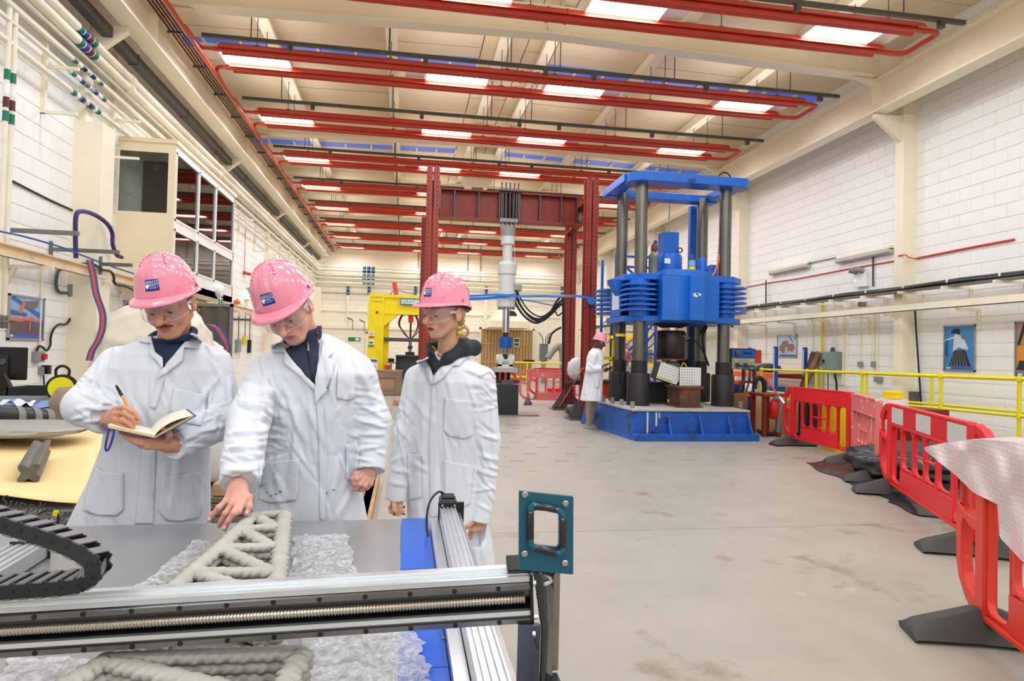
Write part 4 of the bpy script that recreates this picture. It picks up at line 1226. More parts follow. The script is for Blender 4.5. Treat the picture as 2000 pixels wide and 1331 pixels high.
# red plastic barriers
m_bar = mat('barrier_red', (226, 34, 38), .38, var=.06, scale=3, patch=((232, 96, 90), .66, 5))
m_barp = mat('barrier_worn', (228, 118, 116), .5, var=.1, scale=4, patch=((238, 200, 196), .58, 6))
m_baro = mat('barrier_orange_red', (226, 62, 46), .38, var=.06, scale=3, patch=((216, 112, 96), .62, 5))
m_foot = mat('barrier_foot', (66, 62, 58), .6, var=.1, scale=10, bump=.2)
def barrier(lab, p0, p1, m, board=False, feet=(1, 1), loops=(1, 1), backside=False, H=1.0):
 """barrier from ground point p0 to p1"""
 p0, p1 = V(p0), V(p1)
 p0.z = p1.z = 0
 L = (p1 - p0).length
 u = (p1 - p0).normalized()
 nrm = Vector((u.y, -u.x, 0))
 k = L / 2.0
 Z = Vector((0, 0, 1))
 t = thing('safety_barrier', lab, 'barrier', p0, 'red plastic barriers')
 def P3(a, z, n=0):
  return p0 + u * a * k + Z * z * H + nrm * n
 T = .045
 def plate(outer, inner=None, nm='panel', th=T, par=None, mm=None, off=0, bev=.006):
  b = B()
  if inner:
   b.ring([(x * k, z * H) for x, z in outer], [(x * k, z * H) for x, z in inner], p0 + nrm * (off - th / 2), u, Z, nrm * th)
  else:
   b.ext([(x * k, z * H) for x, z in outer], p0 + nrm * (off - th / 2), u, Z, nrm * th)
  return obj(nm, b, mm or m, par or t, smooth=30, bevel=bev)
 # two stout uprights
 for a in (.24, 1.76):
  plate([(a - .045, .12), (a + .045, .12), (a + .045, .99), (a - .045, .99)], nm='upright', th=.07)
  for z in (.2, .5, .9):
   b = B()
   b.lathe([(.022, 0), (.022, .006), (.012, .006), (.012, .002), (0, .002)], P3(a, z, -.037), -nrm, 14)
   obj('bolt_boss', b, mat('boss_dark', (92, 70, 58), .5), t)
 # top board and bottom board
 plate([(.28, .78), (1.72, .78), (1.72, .985), (.28, .985)], nm='top_board')
 plate([(.27, .975), (1.73, .975), (1.73, 1.0), (.27, 1.0)], nm='top_rim', th=.065)
 plate([(.27, .765), (1.73, .765), (1.73, .785), (.27, .785)], nm='board_rim', th=.06)
 plate([(.5, .15), (1.5, .15), (1.5, .34), (.5, .34)], nm='bottom_board')
 plate([(.27, .12), (1.73, .12), (1.73, .15), (.27, .15)], nm='bottom_rim', th=.065)
 # bars with rounded openings between
 edges = [.285, .505, .535, .76, .79, .987, 1.013, 1.21, 1.24, 1.465, 1.495, 1.715]
 zb = [.17, .36, .36, .36, .36, .17]
 for i in range(6):
  x0, x1 = edges[2 * i], edges[2 * i + 1]
  z0 = zb[i]
  w_, h_ = x1 - x0, .765 - z0
  inn = rrect(w_ - .012, h_ - .012, min(.06, w_ * .3), 4, (x0 + x1) / 2, z0 + h_ / 2)
  out = []
  cx_, cz_ = (x0 + x1) / 2, z0 + h_ / 2
  out = rrect(w_ + .014, h_ + .01, .004, 4, cx_, cz_)
  plate(out, inn, 'opening_rim', th=.034, bev=0)
 for x in (.52, .775, 1.0, 1.225, 1.48):
  z0 = .34
  plate([(x - .015, z0), (x + .015, z0), (x + .015, .77), (x - .015, .77)], nm='bar', th=.03)
 plate([(.79, .53), (1.21, .53), (1.21, .555), (.79, .555)], nm='cross_bar', th=.03)
 if board:
  for i in range(5):
   x0, x1 = .3 + i * .28, .3 + (i + 1) * .28
   s_ = 1 if not backside else -1
   q = plate([(x0, .8), (x1, .8), (x1, .965), (x0, .965)], nm='reflective_square', th=.004, mm=(mat('reflective_grey', (206, 206, 200), .35, var=.04) if i % 2 == 0 else mat('reflective_red', (222, 36, 28), .35, var=.04)), off=-T / 2 - .003, bev=0)
   plate([(x0, .8), (x1, .8), (x1, .965), (x0, .965)], nm='reflective_square', th=.004, mm=(mat('reflective_grey', (206, 206, 200), .35, var=.04) if i % 2 == 0 else mat('reflective_red', (222, 36, 28), .35, var=.04)), off=T / 2 + .003, bev=0)
 # end loops
 for side in (0, 1):
  if not loops[side]:
   continue
  def mx(x):
   return x if side == 0 else 2 - x
  hi = [(mx(x), z) for x, z in ((.2, 1.0), (.1, .97), (.0, .88), (-.02, .8), (.06, .8), (.07, .85), (.13, .91), (.2, .93))]
  plate(hi, nm='upper_hook', th=.06)
  o_ = [(.2, .62), (.06, .64), (-.03, .68), (-.04, .6), (-.03, .35), (.0, .26), (.08, .17), (.2, .1)]
  i_ = [(.2, .56), (.12, .57), (.05, .6), (.03, .55), (.03, .38), (.05, .3), (.11, .24), (.2, .19)]
  plate([(mx(x), z) for x, z in o_] + [(mx(x), z) for x, z in i_[::-1]], nm='lower_loop', th=.06)
  pin = B()
  xa = mx(.0)
  pin.cyl(P3(xa, .66), P3(xa, .82), .014, n=10)
  for q in range(9):
   z = .675 + q * .016
   pin.cyl(P3(xa, z), P3(xa, z + .006), .026, n=12)
  obj('ribbed_pin', pin, m, t, smooth=40)
 for side, a in enumerate((.24, 1.76)):
  if not feet[side]:
   continue
  c = P3(a, 0)
  f = B()
  Lh, Wd = .37, .1
  prof = [(-Lh, 0, Wd), (-Lh, .05, Wd), (-Lh * .9, .075, Wd * .9), (-.07, .17, .06), (.07, .17, .06), (Lh * .9, .075, Wd * .9), (Lh, .05, Wd), (Lh, 0, Wd)]
  vs = []
  for y_, z_, w_ in prof:
   vs += [c + nrm * y_ - u * w_ + Z * z_, c + nrm * y_ - u * (w_ * .55 if .0 < z_ else w_) + Z * (z_ * 1.0 + (.0 if z_ == 0 else .004)), c + nrm * y_ + u * (w_ * .55 if 0 < z_ else w_) + Z * (z_ * 1.0 + (.0 if z_ == 0 else .004)), c + nrm * y_ + u * w_ + Z * z_]
  # slanted skirt: low outer edges
  vs2 = []
  for i, p in enumerate(vs):
   j = i % 4
   if j in (0, 3) and prof[i // 4][1] > .035:
    p = p.copy(); p.z = .02
    p = p + u * (-.03 if j == 0 else .03)
   vs2.append(p)
  fs = []
  for i in range(len(prof) - 1):
   for j in range(3):
    fs.append((i * 4 + j, i * 4 + j + 1, i * 4 + 5 + j, i * 4 + 4 + j))
  base = []
  f.add(vs2, fs)
  obj('foot', f, m_foot, t, smooth=60, bevel=0)
 return t
g = lambda x, y, Z: at(x, y, Z=Z)
A0, A1 = g(1545, 756, 1.0), g(1735, 773, 1.0)
barrier('red plastic barrier farthest along the pit, beside the blue press', (6.5, 10.25, 0), (6.43, 8.3, 0), m_bar, feet=(1, 0))
barrier('worn pink plastic barrier set edge-on between two red ones', (6.32, 8.35, 0), (5.5, 6.72, 0), m_barp, loops=(0, 0), feet=(1, 1))
barrier('red barrier with a red and white reflective strip along its top', (5.42, 6.62, 0), (4.15, 3.98, 0), m_bar, board=True, feet=(1, 1), loops=(1, 1))
d_ = V(at(2000, 1235, Z=.13)) - V(at(1950, 1198, Z=.13))
pA = V(at(1925, 1225, Z=.08))
dd = Vector((.42, -.9, 0)).normalized()
dd = Vector((d_.x, d_.y, 0)).normalized()
barrier('orange-red barrier nearest the camera, half covered by bubble wrap', pA - dd * .24, pA - dd * .24 + dd * 2.0, m_baro, feet=(1, 1), loops=(1, 1))
# ------------------------------------------------------------------ far end wall
m_shut = mat('shutter_brown', (196, 158, 104), .5, var=.05, stretch=(1, 1, 1))
t = struct('door_1', B().bx(4.05, 6.88, 34.98, 35.05, 0, 2.72), m_dark, smooth=None)
for i in range(16):
 x = 4.05 + i * 2.83 / 16
 obj('panel', B().bx(x + .012, x + 2.83 / 16 - .012, 34.93, 34.99, .02, 2.7), m_shut, t, smooth=None)
for z in (.9, 1.9):
 obj('rail', B().bx(4.05, 6.88, 34.9, 34.93, z, z + .1), m_shut, t, smooth=None)
obj('frame', B().bx(3.95, 4.05, 34.86, 35.0, 0, 2.82).bx(6.88, 6.98, 34.86, 35.0, 0, 2.82).bx(3.95, 6.98, 34.86, 35.0, 2.72, 2.82), m_cream, t, smooth=None)
c = V(at(1009, 669, Y=34.85))
t = thing('exit_sign', 'small green exit sign on the tall brown doors', 'sign', c)
obj('plate', B().box(c, (.34, .02, .5)), m_white, t, smooth=None)
obj('arrow_field', B().box(c + V(0, -.012, -.12), (.26, .01, .14)), m_exit, t, smooth=None)
obj('door_field', B().box(c + V(0, -.012, .1), (.26, .01, .18)), m_exit, t, smooth=None)
c = V(at(1033, 706, Y=34.85))
t = thing('name_board', 'narrow black board on the tall brown doors', 'sign', c)
obj('plate', B().box(c, (.62, .02, .14)), m_blk, t, smooth=None)
c = V(at(692, 663, Y=34.97))
t = thing('exit_sign', 'green exit sign on the end wall left of the yellow frame', 'sign', c)
obj('plate', B().box(c, (.62, .02, .2)), m_exit, t, smooth=None)
obj('arrow', B().box(c + V(.15, -.012, 0), (.2, .01, .12)), m_white, t, smooth=None)
t = struct('door_2', B().bx(-1.95, -1.1, 34.9, 35.0, 0, 2.3), mat('doorway_shade', (40, 34, 30), .8), smooth=None)  # dark slab: shade of the open doorway put in as colour
obj('frame', B().bx(-2.05, -1.95, 34.85, 35, 0, 2.4).bx(-1.1, -1.0, 34.85, 35, 0, 2.4).bx(-2.05, -1.0, 34.85, 35, 2.3, 2.4), m_cream, t, smooth=None)
struct('trim_20', B().bx(XL, 4.0, 34.88, 34.99, 2.55, 2.68).bx(XL, XR, 34.93, 34.99, 3.45, 3.5), m_cream, smooth=None)
struct('trim_21', B().bx(XL, XR, 34.95, 34.99, 4.38, 4.42).bx(.55, .62, 34.93, 34.99, 5.3, 7.5).bx(3.2, 3.27, 34.93, 34.99, 5.3, 7.5).bx(3.9, 3.97, 34.93, 34.99, 5.3, 7.5), mat('joint_brown', (170, 156, 130), .7), smooth=None)
t = thing('extract_hood', 'beige trapezoid extract hood with a dark round duct above the brown doors', 'hood', (5.3, 33.3, 2.7))
b = B()
b.add([(4.2, 32.6, 2.75), (6.3, 32.6, 2.75), (6.3, 34.7, 2.75), (4.2, 34.7, 2.75), (4.2, 32.6, 3.1), (6.3, 32.6, 3.1), (6.3, 34.7, 3.1), (4.2, 34.7, 3.1), (4.85, 33.2, 3.75), (5.75, 33.2, 3.75), (5.75, 34.2, 3.75), (4.85, 34.2, 3.75)],
 [(0, 1, 5, 4), (1, 2, 6, 5), (2, 3, 7, 6), (3, 0, 4, 7), (4, 5, 9, 8), (5, 6, 10, 9), (6, 7, 11, 10), (7, 4, 8, 11), (8, 9, 10, 11)])
obj('canopy', b, m_cab, t, smooth=None)
obj('duct_mouth', B().cyl((5.35, 32.85, 3.35), (5.35, 33.4, 3.35), .3, n=20), m_dark, t)
obj('stay', B().bx(4.5, 4.55, 34.0, 34.9, 3.6, 3.65), m_cream, t, smooth=None)
for i, x in enumerate((680, 721, 812, 950, 1098)):
 a = V(at(x, 560, Y=34.7))
 t = thing('riser_pipe', 'white riser with coloured bands on the end wall, %s from the pipe corner' % ['first', 'second', 'third', 'fourth', 'fifth'][i], 'pipe', (a.x, a.y, 3.1), 'risers on the end wall')
 obj('run', B().cyl((a.x, a.y, 3.0), (a.x, a.y, 5.0), .07, n=8), m_pipe, t)
 z = a.z
 for k, mm in enumerate((m_green, m_navy, m_green)):
  obj('colour_band', B().cyl((a.x, a.y, z - k * .16 - .14), (a.x, a.y, z - k * .16), .08, n=8), mm, t)
for i, (x, y) in enumerate(((689, 626), (712, 630))):
 a = V(at(x, y, Y=34.8))
 tag(obj('wall_hook', B().bar(a, a + V(-.25, -.2, .12), .05, .05).bar(a, a - V(0, 0, .5), .03, .03), m_cond, smooth=None), 'dark hook on the end wall left of the yellow frame', 'hook', 'hooks on the end wall')
c = V(at(1064, 690, Y=31))
t = thing('electric_cabinet', 'grey electric cabinet with cables beside the brown doors', 'cabinet', (c.x, 31, 0))
a, e = V(at(1056, 672, Y=31)), V(at(1070, 706, Y=31))
obj('case', B().bx(a.x, e.x, 31, 31.3, e.z, a.z), mat('cabinet_grey', (112, 118, 122), .5), t, smooth=None, bevel=.01)
obj('support', B().bx(a.x + .1, e.x - .1, 31.05, 31.25, 0, e.z), m_grey, t, smooth=None)
for k, (x0, x1) in enumerate(((1060, 1052), (1066, 1075), (1070, 1082))):
 obj('cable', B().tube(polyline([at(x0, 673, Y=30.9), at(x0, 662, Y=30.9), at((x0 + x1) / 2, 655, Y=30.9), at(x1, 650, Y=30.9)], 5), .02, 6), m_dark, t)
t = thing('flexible_duct', 'fat grey flexible duct beside the electric cabinet', 'duct', (at(1085, 700, Y=28).x, 28, 0))
obj('tube', B().tube(polyline([at(1070, 700, Y=28), at(1080, 686, Y=28), at(1092, 676, Y=28), at(1098, 690, Y=28), at(1099, 735, Y=28)], 6), .14, 10), mat('duct_grey', (150, 146, 138), .5), t)
cable_pts = [at(1072, 672, Y=27), at(1076, 655, Y=27), at(1086, 645, Y=27), at(1096, 640, Y=27)]
tag(obj('black_cable', B().tube(polyline(cable_pts, 5), .05, 6), m_rub), 'black cable arching over the flexible duct', 'cable')
# yellow test frame
m_yf = mat('frame_yellow', (246, 224, 0), .38, var=.04)
t = thing('test_frame', 'yellow steel portal frame with a blue-edged name board', 'test frame', (.35, 23.3, 0))
yx0, yx1, yy0, yy1 = -1.31, 2.0, 23.0, 23.6
obj('leg', B().bx(yx0, yx0 + .55, yy0, yy1, 0, 3.42), m_yf, t, smooth=None, bevel=.02)
obj('leg', B().bx(yx1 - .55, yx1, yy0, yy1, 0, 3.42), m_yf, t, smooth=None, bevel=.02)
b = B().bx(yx0 + .55, yx1 - .55, yy0 + .05, yy1 - .05, 2.78, 3.32).bx(yx0 + .55, yx1 - .55, yy0, yy1, 3.3, 3.4).bx(yx0 + .55, yx1 - .55, yy0, yy1, 2.72, 2.8)
obj('top_beam', b, m_yf, t, smooth=None)
b = B().ext([(0, 0), (.5, 0), (0, -.45)], (yx0 + .55, yy0 + .02, 2.74), (1, 0, 0), (0, 0, 1), (0, .56, 0))
obj('haunch', b, m_yf, t, smooth=None)
b = B().ext([(0, 0), (-.5, 0), (0, -.45)], (yx1 - .55, yy0 + .02, 2.74), (1, 0, 0), (0, 0, 1), (0, .56, 0))
obj('haunch', b, m_yf, t, smooth=None)
obj('inner_flange', B().bx(yx0 + .55, yx0 + .72, yy0 + .3, yy1, .4, 2.5), m_yf, t, smooth=None)
for z in (3.15, 3.3, .55):
 for k in range(5):
  obj('bolt', B().cyl((yx0 + .12 + k * .08, yy0 - .015, z), (yx0 + .12 + k * .08, yy0 + .01, z), .018, n=6), m_dark, t)
obj('stop_button', B().cyl((yx0 + .3, yy0 - .04, 2.77), (yx0 + .3, yy0, 2.77), .045, n=12), mat('button_red', (190, 30, 20), .4), t)
a, e = V(at(782, 583, Y=22.95)), V(at(822, 597, Y=22.95))
sg = obj('name_board', B().bx(a.x, e.x, 22.95, 22.98, e.z, a.z), mat('board_blue', (70, 118, 196), .4), t, smooth=None)
obj('board_face', B().bx(a.x + .04, e.x - .04, 22.94, 22.96, e.z + .04, a.z - .04), m_white, sg, smooth=None)
flat_text('lettering', 'GRAFF S', .155, ((a.x + e.x) / 2, 22.935, (a.z + e.z) / 2), (1, 0, 0), (0, 0, 1), mat('letter_grey', (110, 118, 130), .5), sg)
for (x, y0_, y1_, mm, nm) in ((726, 648, 660, mat('sign_red', (196, 30, 40), .5), 'warning_sign'), (725, 664, 677, m_exit, 'exit_notice')):
 a, e = V(at(x - 5, y0_, Y=22.98)), V(at(x + 5, y1_, Y=22.98))
 s_ = obj(nm, B().bx(a.x, e.x, 22.97, 22.995, e.z, a.z), m_white, t, smooth=None)
 obj('strip', B().bx(a.x, e.x, 22.96, 22.97, e.z, e.z + .05), mm, s_, smooth=None)
 if nm == 'warning_sign':
  obj('symbol', B().tube([((a.x + e.x) / 2 + .05 * math.cos(q), 22.965, (a.z + e.z) / 2 + .03 + .05 * math.sin(q)) for q in np.arange(0, 6.2, .5)], .008, 5, closed=True), mm, s_)
 else:
  obj('symbol', B().bx(a.x + .03, a.x + .07, 22.96, 22.97, e.z + .08, e.z + .17).bx(a.x + .1, a.x + .14, 22.96, 22.97, e.z + .08, e.z + .17).bx(a.x + .03, a.x + .14, 22.96, 22.97, e.z + .13, e.z + .15), mm, s_, smooth=None)
# jack inside the yellow frame
t = thing('hydraulic_jack', 'orange-red hydraulic jack with a tangle of hoses inside the yellow frame', 'jack', (at(802, 640, Y=23.3).x, 23.3, 1.3))
jx = at(802, 640, Y=23.3).x
z_ = lambda y: at(802, y, Y=23.3).z
obj('body', B().bx(jx - .09, jx + .09, 23.2, 23.4, z_(630), z_(602)), mat('jack_red', (226, 56, 24), .4), t, smooth=None, bevel=.01)
obj('rod', B().cyl((jx, 23.3, z_(692)), (jx, 23.3, z_(630)), .035, n=10), m_dark, t)
obj('rod_sleeve', B().cyl((jx, 23.3, z_(690)), (jx, 23.3, z_(664)), .055, n=10), m_steel, t)
obj('load_cell', B().cyl((jx, 23.3, z_(682)), (jx, 23.3, z_(676)), .09, n=10), m_dblue, t)
obj('foot_plate', B().bx(jx - .16, jx + .16, 23.15, 23.45, z_(694), z_(688)), m_blk, t, smooth=None)
rs = np.random.RandomState(11)
for k in range(9):
 sx = -1 if k % 2 else 1
 r_ = .14 + rs.rand() * .22
 pts = [(jx, 23.3, z_(612) - rs.rand() * .1), (jx + sx * r_, 23.25, z_(612) - .1), (jx + sx * (r_ + .1), 23.2, z_(635)), (jx + sx * r_ * .7, 23.2, z_(650) - rs.rand() * .15), (jx + sx * .03, 23.25, z_(662))]
 obj('hose', B().tube(polyline(pts, 5), .013, 5), m_dark, t)
obj('cross_beam', B().bx(yx0 + .55, yx1 - .55, 23.2, 23.5, z_(668), z_(661)), m_dgalv, t, smooth=None)
a, e = V(at(772, 735, Y=22.6)), V(at(835, 695, Y=22.6))
t = thing('steel_bed', 'dark grey steel bed under the jack of the yellow frame', 'steel bed', ((a.x + e.x) / 2, 22.9, 0))
ibeam_b = B()
ibeam_b.bx(a.x, e.x, 22.6, 23.1, e.z - .05, e.z).bx(a.x + .02, e.x, 22.8, 22.85, 0, e.z - .05).bx(a.x, a.x + .04, 22.6, 23.1, 0, e.z)
ibeam_b.bx(a.x, e.x, 22.6, 23.1, .42, .46)
obj('bed', ibeam_b, mat('bed_grey', (70, 72, 74), .5), t, smooth=None)
c = V(at(764, 705, Y=22.2))
t = thing('laser_stand', 'small instrument on a stand beside the dark steel bed', 'instrument', (c.x, 22.2, 0))
obj('stand', B().bx(c.x - .03, c.x + .03, 22.17, 22.23, 0, c.z - .05).bx(c.x - .15, c.x + .15, 22.1, 22.3, c.z - .1, c.z - .05), m_grey, t, smooth=None)
obj('head', B().bx(c.x - .1, c.x + .1, 22.1, 22.3, c.z - .05, c.z + .08), m_blk, t, smooth=None, bevel=.02)
c = V(at(755, 713, Y=22.5))
tag(obj('orange_case', B().bx(c.x - .08, c.x + .12, 22.4, 22.6, 0, c.z), m_orange, smooth=None, bevel=.02), 'small orange case at the foot of the instrument stand', 'case')
a, e = V(at(747, 672, Y=23.75)), V(at(752, 724, Y=23.75))
tag(obj('dark_plank', B().bx(a.x, e.x + .1, 23.7, 23.8, 0, a.z), m_ox, smooth=None), 'dark brown plank upright against the yellow leg', 'plank')
a, e = V(at(715, 700, Y=22.7)), V(at(737, 727, Y=22.7))
t = thing('notice_board', 'white notice board leaning in front of the yellow leg', 'notice board', ((a.x + e.x) / 2, 22.7, .3))
obj('sheet', B().bx(a.x, e.x, 22.7, 22.73, 0.0, a.z), m_white, t, smooth=None)
obj('header', B().bx(a.x + .02, e.x - .02, 22.69, 22.7, a.z - .12, a.z - .04), PBm if False else mat(*PB), t, smooth=None)
obj('chart', B().add([(a.x + .05, 22.69, a.z - .3), (e.x - .05, 22.69, a.z - .3), (e.x - .1, 22.69, a.z - .24), ((a.x + e.x) / 2, 22.69, a.z - .28), (a.x + .12, 22.69, a.z - .23)], [(0, 1, 2, 3, 4)]), m_orange, t, smooth=None)
tag(obj('red_strut', B().bar(at(770, 552, Y=23.3), at(774, 576, Y=23.3), .16, .1, (0, 1, 0)), mat('strut_red', (196, 76, 48), .4), smooth=None), 'short red-brown strut on top of the yellow frame', 'strut')
tag(obj('black_cable', B().tube(polyline([at(762, 576, Y=23.35), at(772, 567, Y=23.35), at(800, 573, Y=23.35), at(830, 571, Y=23.35), at(880, 576, Y=23.35)], 5), .012, 5), m_dark), 'thin dark cable over the top of the yellow frame', 'cable')
# timber crate
m_crate = mat('crate_timber', (150, 128, 106), .7, var=.2, scale=3, stretch=(1, 1, 6), bump=.3)
m_crate2 = mat('crate_timber2', (176, 146, 120), .7, var=.15, scale=3, stretch=(1, 1, 6))
t = thing('timber_crate', 'long weathered timber crate in front of the yellow frame', 'crate', (-.85, 21.5, 0))
X0_, X1_, Z1_ = -1.75, -.06, .76
obj('body', B().bx(X0_ + .03, X1_ - .03, 21.23, 22.0, .06, Z1_ - .03), m_crate2, t, smooth=None)
for z0, z1 in ((.02, .2), (Z1_ - .2, Z1_)):
 obj('plank', B().bx(X0_, X1_, 21.2, 21.24, z0, z1), m_crate, t, smooth=None)
for x in (X0_, X1_ - .22):
 obj('batten', B().bx(x, x + .2, 21.17, 21.21, .02, Z1_), m_crate, t, smooth=None)
obj('end_panel', B().bx(X1_ - .03, X1_, 21.2, 22.0, .02, Z1_), m_crate, t, smooth=None)
obj('lid', B().bx(X0_, X1_, 21.2, 22.0, Z1_, Z1_ + .04), m_crate, t, smooth=None)
a = V(at(785, 778, Z=.0))
t = thing('pallet', 'small timber pallet in the shade behind the young woman', 'pallet', (a.x + .1, 17.6, 0))
for k in range(4):
 obj('board', B().bx(a.x - .2, a.x + .8, 17.3 + k * .22, 17.45 + k * .22, .1, .125), m_wood, t, smooth=None)
for k in range(3):
 obj('bearer', B().bx(a.x - .2 + k * .45, a.x - .1 + k * .45, 17.3, 18.1, 0, .1), m_wood, t, smooth=None)
# pallet with film-faced boards behind the table
t = thing('board_pallet', 'pallet of brown film-faced boards on the floor behind the pointing man', 'pallet', (-1.2, 6.1, 0))
m_film = mat('film_board', (122, 104, 92), .35, var=.12, scale=3)
for k in range(3):
 obj('bearer', B().bx(-2.0 + k * .83, -1.9 + k * .83, 5.2, 7.2, 0, .1), m_wood, t, smooth=None)
obj('edge_timber', B().bx(-.36, -.27, 5.15, 7.25, 0.0, .1), m_wood, t, smooth=None)
for k in range(4):
 obj('board', B().bx(-2.05 + .02 * k, -.36 - .015 * k, 5.25 + .02 * k, 7.2, .105 + .045 * k, .145 + .045 * k), m_film, t, smooth=None, bevel=.003)
tag(obj('wrapped_stack', bumpy((-1.7, 6.15, .62), (.34, .42, .34), 36, 28, .03, 33, pw=8), mat('white_wrap', (222, 220, 214), .3, var=.06, coat=.4), smooth=60), 'white film-wrapped stack on the brown boards between the two men', 'stack')
tag(obj('timber_chock', B().bx(-1.45, -1.3, 5.35, 5.5, .285, .38), m_wood, smooth=None, bevel=.004), 'small timber chock on the brown boards', 'timber')
# ------------------------------------------------------------------ red oxide loading frame
t = thing('loading_frame', 'red oxide loading frame of four drilled posts and a stiffened crossbeam', 'frame', (2.3, 15.3, 0))
m_rox = mat('frame_oxide', (146, 52, 38), .45, var=.1, scale=3, patch=((104, 36, 30), .64, 4))
m_hole = mat('hole_dark', (58, 26, 22), .8)
def post(x, y, top):
 W = .27
 p = B()
 for sx in (-1, 1):
  xo = x + sx * .075
  p.bx(xo - .06, xo + .06, y - W / 2, y - W / 2 + .02, 0, top).bx(xo - .06, xo + .06, y + W / 2 - .02, y + W / 2, 0, top)
  p.bx(x + sx * .02 - .008, x + sx * .02 + .008, y - W / 2 + .02, y + W / 2 - .02, 0, top)
 p.bx(x - .14, x + .14, y - W / 2 - .0, y + W / 2, 0, .03)
 q = obj('post', p, m_rox, t, smooth=None, bevel=.004)
 h = B()
 n = int(top / .1)
 for k in range(n):
  for sx in (-1, 1):
   h.cyl((x + sx * .09, y - W / 2 - .001, .2 + k * .1), (x + sx * .09, y - W / 2 + .002, .2 + k * .1), .014, n=8)
   h.cyl((x + sx * .135, y - .09, .2 + k * .1), (x + sx * .137, y - .09, .2 + k * .1), .014, n=8)
 ho = obj('bolt_hole', h, m_hole, q, smooth=None)
 ho['kind'] = 'stuff'
 b = B().box((x, y, .02), (.9, .5, .04))
 obj('foot_plate', b, m_steel, t, smooth=None)
 for sx in (-1, 1):
  obj('foot_gusset', B().ext([(sx * .14, .04), (sx * .4, .04), (sx * .14, .42)], (x, y - .1, 0), (1, 0, 0), (0, 0, 1), (0, .015, 0)), mat('gusset_grey', (92, 84, 78), .5), t, smooth=None)
  obj('foot_gusset', B().ext([(sx * .14, .04), (sx * .4, .04), (sx * .14, .42)], (x, y + .1, 0), (1, 0, 0), (0, 0, 1), (0, .015, 0)), mat('gusset_grey', (92, 84, 78), .5), t, smooth=None)
post(.5, 14.06, 5.45)
post(4.05, 14.06, 5.43)
post(.46, 16.6, 4.85)
post(4.25, 16.6, 4.85)
cb = B()
ibeam(cb, (.66, 15.3, 4.94), (4.1, 15.3, 4.94), .7, .36, .035, .02)
cbo = obj('crossbeam', cb, m_rox, t, smooth=None)
m_raw = mat('raw_steel', (94, 92, 90), .4, .5, var=.2, scale=9)
for x in (.72, 1.05, 1.62, 2.12, 2.2, 2.28, 2.36, 2.44, 2.52, 2.6, 3.1, 3.62, 4.02):
 obj('stiffener', B().bx(x - .012, x + .012, 15.13, 15.47, 4.63, 5.25), m_raw, cbo, smooth=None)
for x in (2.16, 2.26, 2.36, 2.46, 2.56):
 obj('tie_rod', B().cyl((x, 15.1, 4.5), (x, 15.1, 5.5), .018, n=8), m_raw, t)
obj('clamp_plate', B().bx(2.08, 2.64, 15.02, 15.55, 5.29, 5.33), m_raw, t, smooth=None)
for x in (.55, 4.16):
 lb = B()
 ibeam(lb, (x, 14.2, 4.9), (x, 16.47, 4.78), .36, .2, .02, .015)
 obj('side_beam', lb, m_rox, t, smooth=None)
 obj('end_plate', B().bx(x - .12, x + .12, 14.195, 14.215, 4.6, 5.2), m_raw, t, smooth=None)
# actuator
m_act = mat('actuator_white', (222, 224, 218), .35, var=.03)
t = thing('actuator', 'white hydraulic actuator hanging from the red oxide crossbeam', 'actuator', (2.32, 15.1, 1.0))
def ax(y):
 return at(988, y, Y=15.1)
def seg(nm, y0_, y1_, r0, r1, m, n=24):
 a, c = V(ax(y1_)), V(ax(y0_))
 return obj(nm, B().tube([(2.33, 15.1, a.z), (2.33, 15.1, c.z)], [r1 * .01215, r0 * .01215], n), m, t, smooth=50)
zz = lambda y: ax(y).z
cl_ = B().bx(2.12, 2.54, 14.95, 15.25, zz(436), zz(429))
for x in (2.18, 2.28, 2.38, 2.48):
 cl_.ext([(-.1, 0), (.1, 0), (.06, -.22), (-.06, -.22)], (x - .02, 15.1, zz(436)), (0, 1, 0), (0, 0, 1), (.03, 0, 0))
obj('top_clevis', cl_, mat('cast_grey', (150, 152, 148), .45), t, smooth=None, bevel=.005)
seg('swivel', 445, 462, 14, 14, mat('cast_grey', (150, 152, 148), .45))
seg('neck', 460, 478, 13.5, 13.5, m_act)
seg('upper_barrel', 477, 514, 9.5, 9.5, m_act)
seg('flange', 512, 518, 14, 17, m_act)
seg('flange', 518, 536, 18.5, 18.5, m_act)
seg('barrel', 536, 572, 16, 16, m_act)
seg('lower_barrel', 571, 600, 19, 18.5, m_act)
seg('gland', 600, 604, 17, 14, m_act)
for k in range(16):
 a = k * PI / 8
 obj('gland_bolt', B().cyl((2.33 + .19 * math.cos(a), 15.1 + .19 * math.sin(a), zz(605)), (2.33 + .19 * math.cos(a), 15.1 + .19 * math.sin(a), zz(599)), .014, n=6), m_steel, t)
seg('piston_rod', 602, 650, 7, 7, mat('chrome', (200, 200, 205), .12, 1))
seg('rod_end', 650, 660, 5, 6, m_dark)
seg('load_cell', 659, 680, 12.5, 12.5, mat('cell_blue', (20, 84, 180), .4))
seg('rod_coupling', 679, 690, 6, 6, m_steel)
obj('lower_clevis', B().bx(2.16, 2.5, 15.0, 15.2, zz(719), zz(712)).bx(2.16, 2.24, 15.0, 15.2, zz(716), zz(692)).bx(2.42, 2.5, 15.0, 15.2, zz(716), zz(692)).cyl((2.12, 15.1, zz(702)), (2.54, 15.1, zz(702)), .1, n=16), m_act, t, smooth=40)
obj('swivel_ball', B().lathe([(0, -.1), (.09, -.06), (.11, 0), (.09, .06), (0, .1)], (2.33, 15.1, zz(700))), m_blk, t)
obj('base_plate', B().bx(2.06, 2.6, 14.85, 15.35, zz(727), zz(719)), mat('plate_grey', (176, 176, 170), .4), t, smooth=None)
